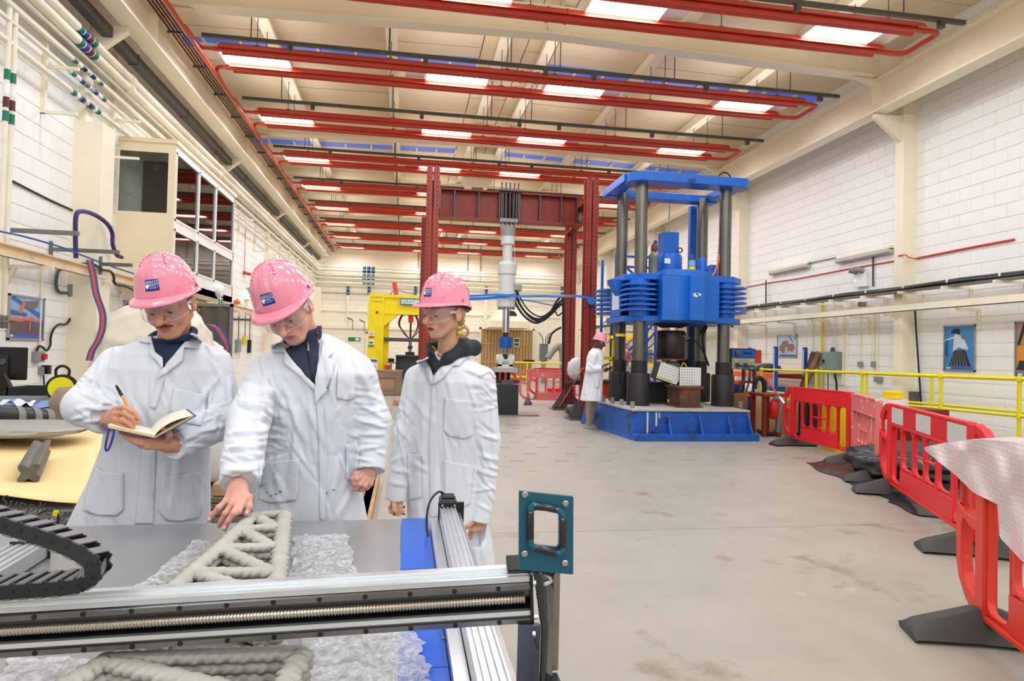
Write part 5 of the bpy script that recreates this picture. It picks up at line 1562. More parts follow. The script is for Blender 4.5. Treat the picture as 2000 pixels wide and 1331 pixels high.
obj('valve_block', B().bx(2.5, 2.68, 15.0, 15.2, zz(568), zz(555)), m_steel, t, smooth=None, bevel=.01)
obj('sensor_wire', B().tube(polyline([at(1004, 470, Y=15.05), at(1006, 520, Y=15.05), at(1003, 560, Y=15.05)], 5), .006, 5), m_white, t)
for k, (dx, sag, xe, ye) in enumerate(((0, 0, 1100, 592), (3, 8, 1100, 598), (-3, 14, 1099, 585), (5, -10, 1100, 615))):
 pts = [at(1004 + dx, 563, Y=15.05), at(1010 + dx, 585 + sag / 2, Y=15.0), at(1028 + dx, 612 + sag / 2, Y=14.95), at(1052 + dx, 624 + sag / 2, Y=14.9), at(1075 + dx, 610 + sag / 3, Y=14.85), at(xe - 10, ye + 2, Y=14.8), at(xe, ye, Y=14.8), at(xe + 1, ye + 60, Y=14.9), at(xe, 760, Y=14.9)]
 tag(obj('hydraulic_hose', B().tube(polyline(pts, 7), .028 if k < 3 else .018, 8), m_rub), ['thick black hydraulic hose sagging from the actuator, middle one', 'lowest black hydraulic hose sagging from the actuator', 'uppermost black hydraulic hose bending over beside the red post', 'thinner grey hydraulic hose under the thick ones'][k], 'hose')
# specimen stand under the actuator
t = thing('reaction_block', 'black steel reaction block under the actuator', 'block', (2.35, 15.1, 0))
obj('block', B().bx(2.08, 2.62, 14.8, 15.4, .03, .72), mat('block_black', (44, 46, 48), .5, var=.2), t, smooth=None, bevel=.006)
obj('ground_plate', B().bx(1.9, 3.1, 14.7, 15.5, 0, .03), m_steel, t, smooth=None)
obj('packer', B().bx(2.24, 2.5, 14.9, 15.3, .72, .82), m_raw, t, smooth=None)
for x in (2.15, 2.28, 2.42):
 obj('support_pin', B().cyl((x, 15.1, .82), (x, 15.1, zz(727)), .045, n=10), m_rub, t)
tag(obj('rusty_beam', B().bx(1.6, 2.75, 15.45, 15.6, .72, .8), mat('rust', (120, 72, 44), .7, var=.25, scale=8), smooth=None), 'rusty beam lying across the back of the black reaction block', 'beam')
# blue web strap
m_sblue = mat('strap_bright_blue', (26, 130, 222), .5, var=.06)
t = thing('ratchet_strap', 'bright blue web strap stretched from the actuator to the red posts', 'strap', at(1050, 580, Y=14.6))
def band(name, pts, w, m, par, th=.006):
 P_ = polyline(pts, 6)
 b = B()
 vs = []
 for i, p in enumerate(P_):
  vs += [p + V(0, 0, -w / 2), p + V(0, 0, w / 2), p + V(0, th, w / 2), p + V(0, th, -w / 2)]
 fs = []
 for i in range(len(P_) - 1):
  for j in range(4):
   fs.append((i * 4 + j, i * 4 + (j + 1) % 4, i * 4 + 4 + (j + 1) % 4, i * 4 + 4 + j))
 return obj(name, b.add(vs, fs), m, par, smooth=None)
band('web', [at(880, 578, Y=14.7), at(930, 578, Y=14.75), at(972, 576, Y=14.82), at(1010, 579, Y=14.7), at(1060, 579, Y=14.4), at(1100, 580, Y=14.1), at(1120, 578, Y=13.85), at(1150, 582, Y=13.85)], .05, m_sblue, t)
band('web', [at(880, 582, Y=14.75), at(930, 584, Y=14.8), at(972, 581, Y=14.85), at(1008, 576, Y=14.8)], .07, m_sblue, t)
band('web', [at(1008, 585, Y=15.3), at(1040, 589, Y=15.5), at(1075, 596, Y=15.9), at(1098, 597, Y=16.3)], .03, m_sblue, t)
c = V(at(1110, 579, Y=13.82))
obj('ratchet', B().box(c, (.22, .05, .07)), m_steel, t, smooth=None, bevel=.01)
c = V(at(1155, 588, Y=13.84))
obj('rolled_end', B().lathe([(.02, -.02), (.09, -.02), (.09, .03), (.02, .03)], c, (0, 1, 0), 20), m_sblue, t)
# ------------------------------------------------------------------ far barriers, handrail, broom
barrier('pinkish barrier standing by the foot of the far red oxide post', (3.28, 18.3, 0), (5.2, 17.9, 0), m_barp)
barrier('red barrier seen behind the pinkish one under the sagging hoses', (4.0, 20.6, 0), (5.95, 20.2, 0), m_bar)
barrier('bright red barrier behind the black reaction block', (1.0, 17.1, 0), (2.95, 17.2, 0), m_baro)
t = thing('handrail', 'low yellow handrail in front of the electric cabinet', 'handrail', (4.6, 24.5, 0), 'yellow handrails')
for k in range(5):
 x = 3.9 + k * .75
 obj('post', B().cyl((x, 24.5, 0), (x, 24.5, 1.1), .035, n=8), m_yel, t)
for z in (.55, 1.1):
 obj('rail', B().cyl((3.9, 24.5, z), (6.9, 24.5, z), .035, n=8), m_yel, t)
t = thing('broom', 'wooden broom leaning on the red oxide post', 'broom', at(1090, 800, Z=.0))
a, c = V(at(1091, 797, Z=.05)), V(at(1116, 730, Y=14.2))
obj('handle', B().cyl(a, (3.9, 13.9, 1.15), .014, n=8), m_wood, t)
obj('head', B().box(a + V(-.02, 0, .02), (.3, .1, .1), Matrix.Rotation(R(20), 3, 'Z')), mat('broom_brown', (96, 70, 54), .8), t, smooth=None, bevel=.02)
tag(obj('white_sack', bumpy(at(1130, 722, Y=15.5), (.3, .25, .32), 30, 22, .12, 41), mat('poly_white', (232, 228, 226), .3, var=.03), smooth=180), 'bunched white polythene behind the standing man', 'plastic bag')
t = thing('trolley', 'dark trolley carrying the bunched white polythene', 'trolley', (at(1130, 760, Y=15.5).x, 15.5, 0))
cx_ = at(1130, 760, Y=15.5).x
obj('tray', B().bx(cx_ - .3, cx_ + .35, 15.2, 15.8, .72, .78), m_rub, t, smooth=None)
for sx in (-.25, .3):
 for y in (15.25, 15.75):
  obj('leg', B().cyl((cx_ + sx, y, 0), (cx_ + sx, y, .72), .02, n=6), m_rub, t)
for k in range(3):
 tag(obj('dark_fixture', bumpy((3.95 + .28 * k, 15.0 + .1 * k, .14), (.16, .2, .14), 16, 10, .15, 50 + k), m_raw, smooth=30), ['dark steel fixture on the floor beside the oxide post', 'second dark fixture on the floor behind the standing man', 'third dark fixture near the blue press base'][k], 'fixture')
# pallet racking along the handrail wall far back
t = thing('pallet_rack', 'tall pallet racking with yellow beams along the wall behind the press', 'rack', (8.3, 21.5, 0))
m_up = mat('upright_dark', (50, 58, 60), .5)
m_beam = mat('rack_yellow', (246, 200, 30), .45)
for y in (18.6, 21.4, 24.2, 27.0):
 for x in (7.9, 8.9):
  obj('upright', B().bx(x - .05, x + .05, y - .05, y + .05, 0, 4.4), m_up, t, smooth=None)
 for z in (.4, 1.4, 2.4, 3.4):
  obj('brace', B().bar((7.9, y, z), (8.9, y, z + .8), .04, .04).bar((7.9, y, z), (8.9, y, z), .04, .04), m_galv, t, smooth=None)
for z in (1.1, 2.1, 3.0):
 for x in (7.88, 8.92):
  obj('beam', B().bx(x - .03, x + .03, 18.65, 26.95, z, z + .12), m_beam, t, smooth=None)
for i, (y, z, w_, h_, lab) in enumerate(((25.0, 1.24, .8, .7, 'pale carton on the lower shelf of the yellow racking'), (22.6, 1.24, .9, .45, 'brown pallet load on the lower shelf of the yellow racking'), (19.8, 2.24, .7, .4, 'carton on the middle shelf of the yellow racking'))):
 tag(obj('carton', B().bx(8.0, 8.8, y - w_ / 2, y + w_ / 2, z, z + h_), (mat('card', (214, 186, 148), .7), m_wood, mat('card', (214, 186, 148), .7))[i], smooth=None), lab, 'carton')
# blue access frame behind the press
t = thing('access_frame', 'blue steel stair frame standing behind the press', 'frame', (5.4, 15.2, 0))
for (x, y) in ((4.95, 14.9), (4.95, 16.0), (5.75, 14.9), (5.98, 14.9), (5.98, 16.0)):
 obj('post', B().bx(x - .03, x + .03, y - .03, y + .03, 0, 3.9 if x < 5.9 and x < 5.7 else 2.6), m_blue, t, smooth=None)
for z in (3.6, 3.85):
 obj('rail', B().bar((4.95, 14.9, z), (6.4, 14.9, z), .05, .05), m_blue, t, smooth=None)
obj('diagonal', B().bar((4.95, 14.9, 3.8), (5.9, 14.9, 3.0), .05, .05), m_blue, t, smooth=None)
obj('diagonal', B().bar((4.95, 14.9, 1.2), (5.98, 14.9, 2.3), .05, .05), m_blue, t, smooth=None)
obj('diagonal', B().bar((4.95, 14.9, .95), (5.98, 14.9, 2.05), .05, .05), m_blue, t, smooth=None)
obj('rail', B().bar((4.95, 14.9, 2.55), (6.4, 14.9, 2.55), .1, .08), m_blue, t, smooth=None)
obj('rail', B().bar((5.0, 14.9, 1.5), (6.3, 14.9, 1.5), .08, .05), m_blue, t, smooth=None)
# ------------------------------------------------------------------ blue press
t = thing('hydraulic_press', 'tall blue four-column testing press on a blue plinth', 'press', (5.1, 12.0, 0))
PX = ((4.33, 11.6), (6.03, 11.6), (4.35, 12.75), (6.11, 12.75))
m_pb = m_blue
m_col = mat('column_steel', (112, 110, 102), .3, .85, var=.2, scale=3, stretch=(1, 1, .3))
m_sl = mat('sleeve_black', (34, 34, 36), .42, var=.1, patch=((200, 200, 196), .74, 9))
m_top = mat('plinth_top', (186, 182, 172), .55, var=.12, scale=6, patch=((140, 132, 120), .6, 7))
m_base = mat('plinth_blue', (30, 88, 172), .42, var=.12, scale=2.5, patch=[((40, 58, 96), .56, 3.5), ((196, 196, 190), .71, 8)])
# plinth: splayed box with ribs
bx0, bx1, by0, by1 = 3.92, 6.05, 10.72, 13.3
b = B()
sp = .12
lo = [(bx0 - sp, by0 - .14, .0), (bx1 + .12, by0 - .14, .0), (bx1 + .12, by1, .0), (bx0 - sp - .02, by1, .0)]
b.add([(bx0, by0, .5), (bx1, by0, .5), (bx1, by1, .5), (bx0 - .1, by1, .5), (bx0 - .02, by0, .1), (bx1 + .02, by0, .1), (bx1 + .1, by1, .0), (bx0 - .22, by1, .0), (bx0 - .04, by0 - .02, 0), (bx1 + .1, by0, 0)],
 [(0, 1, 2, 3), (0, 4, 5, 1), (4, 8, 9, 5), (1, 5, 9, 6, 2), (2, 6, 7, 3), (3, 7, 8, 4, 0)])
obj('plinth', b, m_base, t, smooth=None, bevel=.008)
obj('plinth_top', B().ext([(bx0 - .02, by0 - .03), (bx1 + .04, by0 - .03), (bx1 + .04, by1), (bx0 - .12, by1)], (0, 0, .5), (1, 0, 0), (0, 1, 0), (0, 0, .03)), m_top, t, smooth=None)
obj('toe_rail', B().bx(bx0 - .02, bx1 + .13, by0 - .2, by0 - .0, .0, .115), m_base, t, smooth=None, bevel=.006)
for x in (bx0 + .62, bx0 + 1.2, bx0 + 1.74, bx1 + .0):
 obj('rib', B().ext([(0, .115), (-.18, .115), (-.02, .43), (0, .43)], (x, by0, 0), (0, 1, 0), (0, 0, 1), (.03, 0, 0)), m_base, t, smooth=None)
for i, (x, y) in enumerate(((1178, 785), (1196, 788), (1214, 792), (1235, 797), (1446, 796))):
 c = V(at(x, y, Z=.53))
 obj('anchor_stub', B().cyl(c, c + V(0, 0, .11), .042, n=12), mat('stub_concrete', (140, 136, 124), .7, var=.15), t)
for x, w_, h_ in ((4.17, .03, .36), (4.33, .03, .24), (4.39, .02, .1)):
 obj('paint_drip', B().bx(x, x + w_, by0 - .004, by0 + .0, .48 - h_, .48), mat('drip_white', (214, 212, 200), .6), t, smooth=None)
for (x, y) in PX:
 obj('column', B().cyl((x, y, .5), (x, y, 4.8), .115, n=28), m_col, t)
 obj('sleeve', B().lathe([(.0, 0), (.215, 0), (.215, .57), (.2, .6), (.14, .6), (.14, .84), (.11, .84)], (x, y, .53), n=28), m_sl, t)
# top ring
z0, z1 = 4.7, 4.87
obj('ring_bar', B().ext([(4.02, 11.42), (4.2, 11.3), (6.3, 11.3), (6.42, 11.42), (6.42, 11.72), (4.02, 11.72)], (0, 0, z0), (1, 0, 0), (0, 1, 0), (0, 0, z1 - z0)), m_pb, t, smooth=None, bevel=.01)
obj('ring_bar', B().bx(4.02, 6.42, 12.7, 13.0, z0 + .02, z1), m_pb, t, smooth=None, bevel=.01)
obj('ring_bar', B().bx(3.98, 4.27, 11.6, 12.95, z0 + .04, z1 + .02), m_pb, t, smooth=None, bevel=.01)
obj('ring_bar', B().bx(6.18, 6.44, 11.6, 12.95, z0 + .04, z1 + .02), m_pb, t, smooth=None, bevel=.01)
obj('lifting_eye', B().tube([(5.95 + .13 * math.cos(a), 11.5, 4.87 + .14 * math.sin(a)) for a in np.linspace(0, PI, 9)], .014, 6), m_rub, t)
# crosshead plates
def octo(x0, x1, y0, y1, c_):
 return [(x0 + c_, y0), (x1 - c_, y0), (x1, y0 + c_), (x1, y1 - c_), (x1 - c_, y1), (x0 + c_, y1), (x0, y1 - c_), (x0, y0 + c_)]
for (za, zb, nm) in ((2.88, 3.0, 'crosshead_plate'), (2.1, 2.21, 'crosshead_plate')):
 obj(nm, B().ext(octo(4.05, 6.42, 11.38, 13.05, .3), (0, 0, za), (1, 0, 0), (0, 1, 0), (0, 0, zb - za)), m_pb, t, smooth=None, bevel=.01)
for k in range(6):
 z = 2.3 + k * .094
 for (x0, x1) in ((4.02, 4.66), (5.72, 6.42)):
  obj('cooling_fin', B().ext(octo(x0, x1, 11.32, 11.98, .14), (0, 0, z), (1, 0, 0), (0, 1, 0), (0, 0, .036)), m_pb, t, smooth=None)
 obj('cooling_fin', B().ext(octo(3.9, 4.4, 12.6, 13.2, .1), (0, 0, z), (1, 0, 0), (0, 1, 0), (0, 0, .036)), m_pb, t, smooth=None)
for (x, y) in PX[:2]:
 obj('column_housing', B().cyl((x, y, 2.2), (x, y, 2.9), .2, n=24), m_pb, t)
obj('column_housing', B().cyl((4.35, 12.75, 2.2), (4.35, 12.75, 2.9), .17, n=24), m_pb, t)
obj('column_housing', B().cyl((6.11, 12.75, 2.2), (6.11, 12.75, 2.9), .2, n=24), m_pb, t)
# front box with a faceted middle
fx0, fx1 = 4.62, 5.74
pl = [(fx0, 11.22), (fx0 + .28, 11.12), (fx0 + .44, 11.12), (fx0 + .44, 10.98), (fx0 + .72, 10.98), (fx0 + .72, 11.14), (fx1, 11.22), (fx1, 12.9), (fx0, 12.9)]
obj('cylinder_housing', B().ext(pl, (0, 0, 2.12), (1, 0, 0), (0, 1, 0), (0, 0, .82)), m_pb, t, smooth=None, bevel=.012)
obj('housing_cap', B().ext([(fx0 + .05, 11.2), (fx0 + .5, 11.1), (fx0 + .78, 11.16), (fx1 - .1, 11.4), (fx1 - .1, 12.6), (fx0 + .05, 12.6)], (0, 0, 2.94), (1, 0, 0), (0, 1, 0), (0, 0, .12)), mat('cap_blue', (42, 110, 200), .45), t, smooth=None, bevel=.01)
for k in range(2):
 obj('paint_chip', B().add([(5.12 + .06 * k, 10.976, 2.55 + .03 * k), (5.19 + .06 * k, 10.976, 2.54 + .03 * k), (5.21 + .06 * k, 10.976, 2.6), (5.15 + .06 * k, 10.976, 2.62), (5.1 + .06 * k, 10.976, 2.6)], [(0, 1, 2, 3, 4)]), mat('drip_white', (214, 212, 200), .6), t, smooth=None, fix=False)
# side arm, rating plate
obj('side_arm', B().ext([(0, 0), (.36, .0), (.52, -.42), (.36, -.5), (.1, -.2)], (3.86, 11.9, 2.92), (1, 0, 0), (0, 0, 1), (0, .3, 0)), m_pb, t, smooth=None, bevel=.01)
obj('guide_rod', B().cyl((4.1, 12.0, .9), (4.1, 12.0, 2.6), .035, n=10), m_rub, t)
obj('side_panel', B().bx(4.06, 4.1, 11.95, 12.55, 2.22, 2.8), m_pb, t, smooth=None)
obj('rating_plate', B().bx(4.05, 4.06, 12.0, 12.4, 2.35, 2.7), mat('plate_white', (214, 220, 232), .4), t, smooth=None)
obj('yellow_clip', B().box((4.1, 12.0, 1.85), (.16, .1, .05)), m_yel, t, smooth=None)
# drive head
obj('drive_drum', B().lathe([(0, 0), (.26, 0), (.275, .03), (.275, .42), (.24, .48), (0, .48)], (5.15, 12.25, 3.02), n=32), m_pb, t, smooth=40)
obj('drive_case', B().bx(4.99, 5.31, 12.1, 12.4, 3.48, 3.93), m_pb, t, smooth=None, bevel=.006)
obj('white_label', B().box((5.02, 11.975, 3.33), (.12, .012, .1)), m_white, t, smooth=None)
obj('eye_bolt', B().tube([(5.27 + .045 * math.cos(a), 11.95, 3.55 + .045 * math.sin(a)) for a in np.arange(0, 6.2, .5)], .012, 6, closed=True), m_rub, t)
obj('hoist_chain', B().cyl((5.15, 12.25, 3.93), (5.16, 12.25, 4.5), .012, n=6), m_steel, t)
obj('pump', B().lathe([(.0, 0), (.09, 0), (.09, .36), (.1, .38), (.1, .42), (.06, .46), (.05, .5), (0, .5)], (4.74, 12.0, 3.0), n=18), mat('pump_grey', (134, 134, 122), .4, .3), t, smooth=40)
obj('pump_valve', B().lathe([(.05, 0), (.07, .05), (.06, .13), (.03, .17), (0, .18)], (4.76, 12.0, 3.5), n=12), mat('valve_brown', (110, 62, 46), .5), t)
obj('valve_cap', B().cyl((4.78, 12.0, 3.66), (4.78, 12.0, 3.72), .035, n=10), m_dblue, t)
obj('side_tube', B().cyl((4.58, 12.0, 3.0), (4.58, 12.0, 3.62), .035, n=10), mat('tube_navy', (14, 48, 92), .4), t)
for i, (x, h_, r_, lab) in enumerate(((5.5, .42, .065, 1), (5.72, .38, .08, 0), (5.9, .22, .1, 0))):
 q = obj('accumulator', B().lathe([(0, 0), (r_, 0), (r_, h_ - .06), (r_ * .6, h_), (.02, h_ + .03), (0, h_ + .06)], (x, 11.9, 3.02), n=18), m_pb if i else mat('bottle_navy', (16, 50, 130), .35), t, smooth=40)
 if lab:
  obj('label_yellow', B().cyl((x, 11.9, 3.15), (x, 11.9, 3.23), r_ + .003, n=18, caps=False), m_yel, q)
  obj('label_pale', B().cyl((x, 11.9, 3.24), (x, 11.9, 3.35), r_ + .003, n=18, caps=False), mat('label_cyan', (120, 180, 226), .5), q)
obj('bracket', B().bx(5.6, 5.64, 11.85, 11.95, 3.02, 3.36).bx(5.95, 6.1, 12.0, 12.3, 3.02, 3.3), m_pb, t, smooth=None)
for (za, zb) in ((2.98, 4.72), (.53, 2.12)):
 obj('back_post', B().bx(6.0, 6.14, 13.08, 13.2, za, zb), m_pb if za > 1 else mat('tube_navy', (14, 48, 92), .4), t, smooth=None)
m_or = mat('hose_orange', (216, 110, 66), .5)
obj('coiled_hose', B().tube([(6.03 + .012 * math.cos(a) - .09 * (1 - a / 150), 11.72, 3.3 + a * .0092) for a in np.arange(0, 150, .7)], .006, 5), m_or, t)
obj('orange_pipe', B().tube(polyline([(5.78, 11.6, 3.02), (5.84, 11.6, 3.12), (5.9, 11.6, 3.3), (5.93, 11.6, 3.45)], 5), .022, 8), m_or, t)
# piston and loading head
obj('piston_collar', B().lathe([(0, 0), (.2, .0), (.35, .06), (.35, .08), (0, .08)], (5.12, 11.95, 2.02), n=32), m_rub, t, smooth=40)
obj('piston', B().cyl((5.12, 11.95, 1.9), (5.12, 11.95, 2.05), .13, n=24), mat('chrome', (200, 200, 205), .12, 1), t)
obj('loading_head', B().lathe([(0, 0), (.27, 0), (.28, .02), (.28, .5), (.26, .54), (0, .54)], (5.12, 11.95, 1.42), n=36), mat('head_brown', (58, 44, 40), .3, .3, var=.3, scale=4, patch=((20, 20, 22), .5, 2)), t, smooth=40)
obj('head_rim', B().cyl((5.12, 11.95, 1.39), (5.12, 11.95, 1.42), .275, n=36), m_ox, t)
obj('spreader_disc', B().lathe([(0, 0), (.17, 0), (.18, .04), (.17, .12), (.13, .14), (.13, .18), (0, .18)], (5.12, 11.95, 1.2), n=28), mat('disc_green', (84, 112, 96), .4), t, smooth=40)
for sx in (-1, 1):
 obj('clamp_hook', B().tube(polyline([(5.12 + sx * .2 - .05, 11.8, 1.12), (5.12 + sx * .2 - .04, 11.8, 1.28), (5.12 + sx * .2, 11.8, 1.34), (5.12 + sx * .2 + .05, 11.8, 1.28), (5.12 + sx * .2 + .06, 11.8, 1.14)], 4), .012, 6), m_yel, t)
for k in range(2):
 obj('hose', B().tube(polyline([at(1368, 655 - 5 * k, Y=12.2), at(1376, 640, Y=12.2), at(1380, 640, Y=12.3), at(1372, 660, Y=12.2), at(1376, 690, Y=12.1), at(1384, 715, Y=12.0)], 5), .02, 7), m_rub, t)
obj('hose', B().tube(polyline([at(1336, 668, Y=11.9), at(1350, 665, Y=11.9), at(1362, 670, Y=11.9), at(1375, 690, Y=12.0), at(1384, 712, Y=12.0)], 5), .014, 7), m_rub, t)
obj('hose', B().tube(polyline([at(1430, 640, Y=12.0), at(1430, 620, Y=12.0), at(1424, 600, Y=12.0)], 5), .02, 7), m_rub, t)
obj('small_pipe', B().tube(polyline([at(1318, 660, Y=11.7), at(1340, 657, Y=11.7), at(1348, 662, Y=11.7)], 5), .008, 6), m_or, t)
# cracked concrete beam specimen with a drawn grid
def grid_mat():
 m = bpy.data.materials.new('gridded_white')
 m.use_nodes = True
 nt = m.node_tree
 tc = nt.nodes.new('ShaderNodeTexCoord')
 br = nt.nodes.new('ShaderNodeTexBrick')
 br.offset = 0
 br.inputs['Scale'].default_value = 1
 br.inputs['Brick Width'].default_value = .05
 br.inputs['Row Height'].default_value = .05
 br.inputs['Mortar Size'].default_value = .0025
 br.inputs['Color1'].default_value = br.inputs['Color2'].default_value = (.82, .82, .8, 1)
 br.inputs['Mortar'].default_value = (.03, .03, .04, 1)
 nt.links.new(tc.outputs['Object'], br.inputs['Vector'])
 nt.links.new(br.outputs[0], nt.nodes['Principled BSDF'].inputs['Base Color'])
 return m
m_grid = grid_mat()
m_conc = mat('specimen_white', (222, 222, 218), .7, var=.03)
sp_ = thing('concrete_specimen', 'cracked white concrete beam with a drawn grid under the press', 'specimen', (5.1, 11.7, .9))
def half(p0, p1, h0, zb0, zb1, cr):
 """half a beam: grid face towards the hall; local x along, local y up for the printed grid"""
 L = (V(p1) - V(p0)).length
 u = (V(p1) - V(p0)).normalized()
 b = B()
 x1 = [(L - cr, 0), (L - .02, .1), (L - .05, .2), (L, h0)] if cr > 0 else []
 poly = [(0, 0)] + ([(L, 0)] if cr <= 0 else [(L - .03, 0), (L - .0, .12), (L - .04, .22), (L - .0, h0)]) + ([(L, h0)] if cr <= 0 else []) + [(0, h0)]
 b.ext(poly, (0, 0, 0), (1, 0, 0), (0, 1, 0), (0, 0, -.3))
 o = obj('beam_half', b, m_grid, None, smooth=None)
 up = (Vector((0, 0, 1)) - u * u.z).normalized()
 n = u.cross(up)
 o.matrix_basis = Matrix(((u.x, up.x, n.x, p0[0]), (u.y, up.y, n.y, p0[1]), (u.z, up.z, n.z, p0[2]), (0, 0, 0, 1)))
 o.parent = sp_
 o.matrix_parent_inverse = wm(sp_).inverted()
 return o
half((4.62, 11.45, 1.05), (5.05, 11.45, .92), .32, 0, 0, 1)
half((5.07, 11.42, .92), (5.48, 11.42, .92), .34, 0, 0, 0)
obj('edge_strip', B().bar((4.64, 11.44, 1.08), (4.93, 11.44, .99), .008, .02), mat('tape_lime', (196, 214, 60), .5), sp_, smooth=None)
obj('plain_end', B().bx(5.36, 5.49, 11.405, 11.43, .925, 1.255), m_conc, sp_, smooth=None)
t2 = thing('support_block', 'rust-brown steel support block under the right half of the cracked beam', 'block', (5.15, 11.4, .53))
m_rust = mat('rusty_steel', (104, 76, 56), .45, .4, var=.3, scale=6, patch=((140, 84, 48), .58, 5))
obj('web', B().bx(4.95, 5.35, 11.12, 11.6, .56, .88), m_rust, t2, smooth=None)
obj('bearing_plate', B().bx(4.9, 5.4, 11.08, 11.7, .88, .92), m_rust, t2, smooth=None)
obj('bottom_plate', B().bx(4.9, 5.38, 11.08, 11.65, .53, .56), m_rust, t2, smooth=None)
obj('weld_seam', B().bx(5.14, 5.16, 11.11, 11.12, .56, .88), m_rust, t2, smooth=None)
t2 = thing('support_block', 'black steel support block behind the left half of the cracked beam', 'block', (4.85, 12.2, .53))
obj('body', B().bx(4.62, 5.08, 11.98, 12.45, .56, .95), m_rub, t2, smooth=None, bevel=.006)
obj('bottom_plate', B().bx(4.6, 5.1, 11.95, 12.48, .53, .56), m_rust, t2, smooth=None)
a, c = V(at(1322, 702, Y=13.1)), V(at(1356, 722, Y=13.1))
t2 = thing('monitor', 'black monitor behind the cracked specimen', 'monitor', ((a.x + c.x) / 2, 13.1, .53))
obj('screen', B().bx(a.x, c.x, 13.1, 13.14, .95, 1.4), m_blk, t2, smooth=None, bevel=.01)
obj('stand', B().bx(a.x + .15, a.x + .21, 13.12, 13.16, .53, .95).bx(a.x + .05, c.x - .05, 13.03, 13.2, .53, .55), m_blk, t2, smooth=None)
# control rack
a, c = V(at(1430, 681, Y=12.6)), V(at(1476, 722, Y=12.6))
t = thing('control_rack', 'control rack with a blue gauge panel and grey socket panel beside the press', 'control rack', ((a.x + c.x) / 2, 12.9, 0))
zt_, zm, zb_ = at(1450, 681, Y=12.6).z, at(1450, 699, Y=12.6).z, at(1450, 722, Y=12.6).z
obj('case', B().bx(a.x - .02, c.x, 12.62, 13.1, zb_, zt_), m_blk, t, smooth=None, bevel=.006)
obj('gauge_panel', B().bx(a.x, c.x - .02, 12.6, 12.63, zm, zt_ - .02), m_blue, t, smooth=None)
obj('gauge', B().lathe([(0, 0), (.06, 0), (.06, .03), (.05, .035), (0, .03)], (a.x + .13, 12.6, (zm + zt_) / 2), (0, -1, 0), 20), mat('gauge_brown', (98, 92, 80), .4), t)
for k in range(3):
 obj('selector', B().cyl((a.x + .28 + k * .06, 12.57, (zm + zt_) / 2), (a.x + .28 + k * .06, 12.6, (zm + zt_) / 2), .018, n=10), m_blk, t)
sp2 = obj('socket_panel', B().bx(a.x, c.x - .02, 12.6, 12.63, zb_ + .01, zm - .01), mat('panel_grey', (172, 172, 164), .5), t, smooth=None)
for x in (.06, .4):
 obj('warning_label', B().bx(a.x + x, a.x + x + .07, 12.595, 12.6, zm - .07, zm - .04), m_yel, sp2, smooth=None)
for x in (.12, .3):
 obj('socket', B().box((a.x + x, 12.58, zb_ + .09), (.08, .05, .09)), m_cond, t, smooth=None, bevel=.008)
for x in (a.x, c.x - .04):
 for y in (12.62, 13.06):
  obj('leg', B().bx(x, x + .04, y, y + .04, 0, zb_), m_blk, t, smooth=None)
obj('shelf', B().bx(a.x, c.x, 12.62, 13.1, .62, .65), m_blk, t, smooth=None)
for k in range(3):
 x = a.x + .14 + .12 * k
 obj('cable', B().tube(polyline([(x, 12.55, zb_ + .08), (x + .05, 12.45, zb_ + .04), (x + .06, 12.45, zb_ - .2), (x - .02, 12.5, .75 - .1 * k), (x + .02, 12.5, .5)], 6), .02, 7), m_cond, t)
t2 = tag(obj('blue_jacket', bumpy(((a.x + c.x) / 2 - .05, 12.85, .78), (.16, .15, .13), 20, 14, .15, 60), mat('jacket_blue', (30, 60, 130), .8), smooth=180), 'blue cloth bundle on the shelf of the control rack', 'cloth')
# yellow guard, red machine behind the press on the hall side
c = V(at(1200, 675, Y=13.4))
t = thing('guard_post', 'bright yellow guard panel and rail behind the left press column', 'guard', (c.x, 13.4, 0))
a, e = V(at(1196, 665, Y=13.4)), V(at(1203, 698, Y=13.4))
obj('guard_panel', B().bx(a.x, e.x, 13.38, 13.42, e.z, a.z), m_yel, t, smooth=None)
obj('guard_rail', B().bar((a.x - .35, 13.4, at(1190, 700, Y=13.4).z), (e.x, 13.4, at(1190, 700, Y=13.4).z), .07, .07), m_yel, t, smooth=None)
obj('guard_leg', B().bar((e.x - .05, 13.4, 0), (e.x - .05, 13.4, a.z), .07, .07, (0, 1, 0)), m_yel, t, smooth=None)
a, e = V(at(1180, 740, Y=14.4)), V(at(1214, 790, Y=14.4))
t = thing('red_machine', 'orange-red machine bed behind the man with the notebook', 'machine', ((a.x + e.x) / 2, 14.6, 0))
obj('bed', B().bx(a.x, e.x + .25, 14.4, 15.0, e.z, a.z - .1), mat('machine_red', (222, 52, 30), .45), t, smooth=None, bevel=.01)
obj('worktop', B().bx(a.x - .1, e.x + .3, 14.35, 15.05, a.z - .1, a.z - .05), m_dark, t, smooth=None)
obj('lower_bed', B().bx(a.x, e.x + .2, 14.45, 14.95, .0, e.z), m_ox, t, smooth=None)
obj('yellow_strip', B().bx(a.x, e.x + .25, 14.38, 14.4, e.z + .04, e.z + .09), m_yel, t, smooth=None)
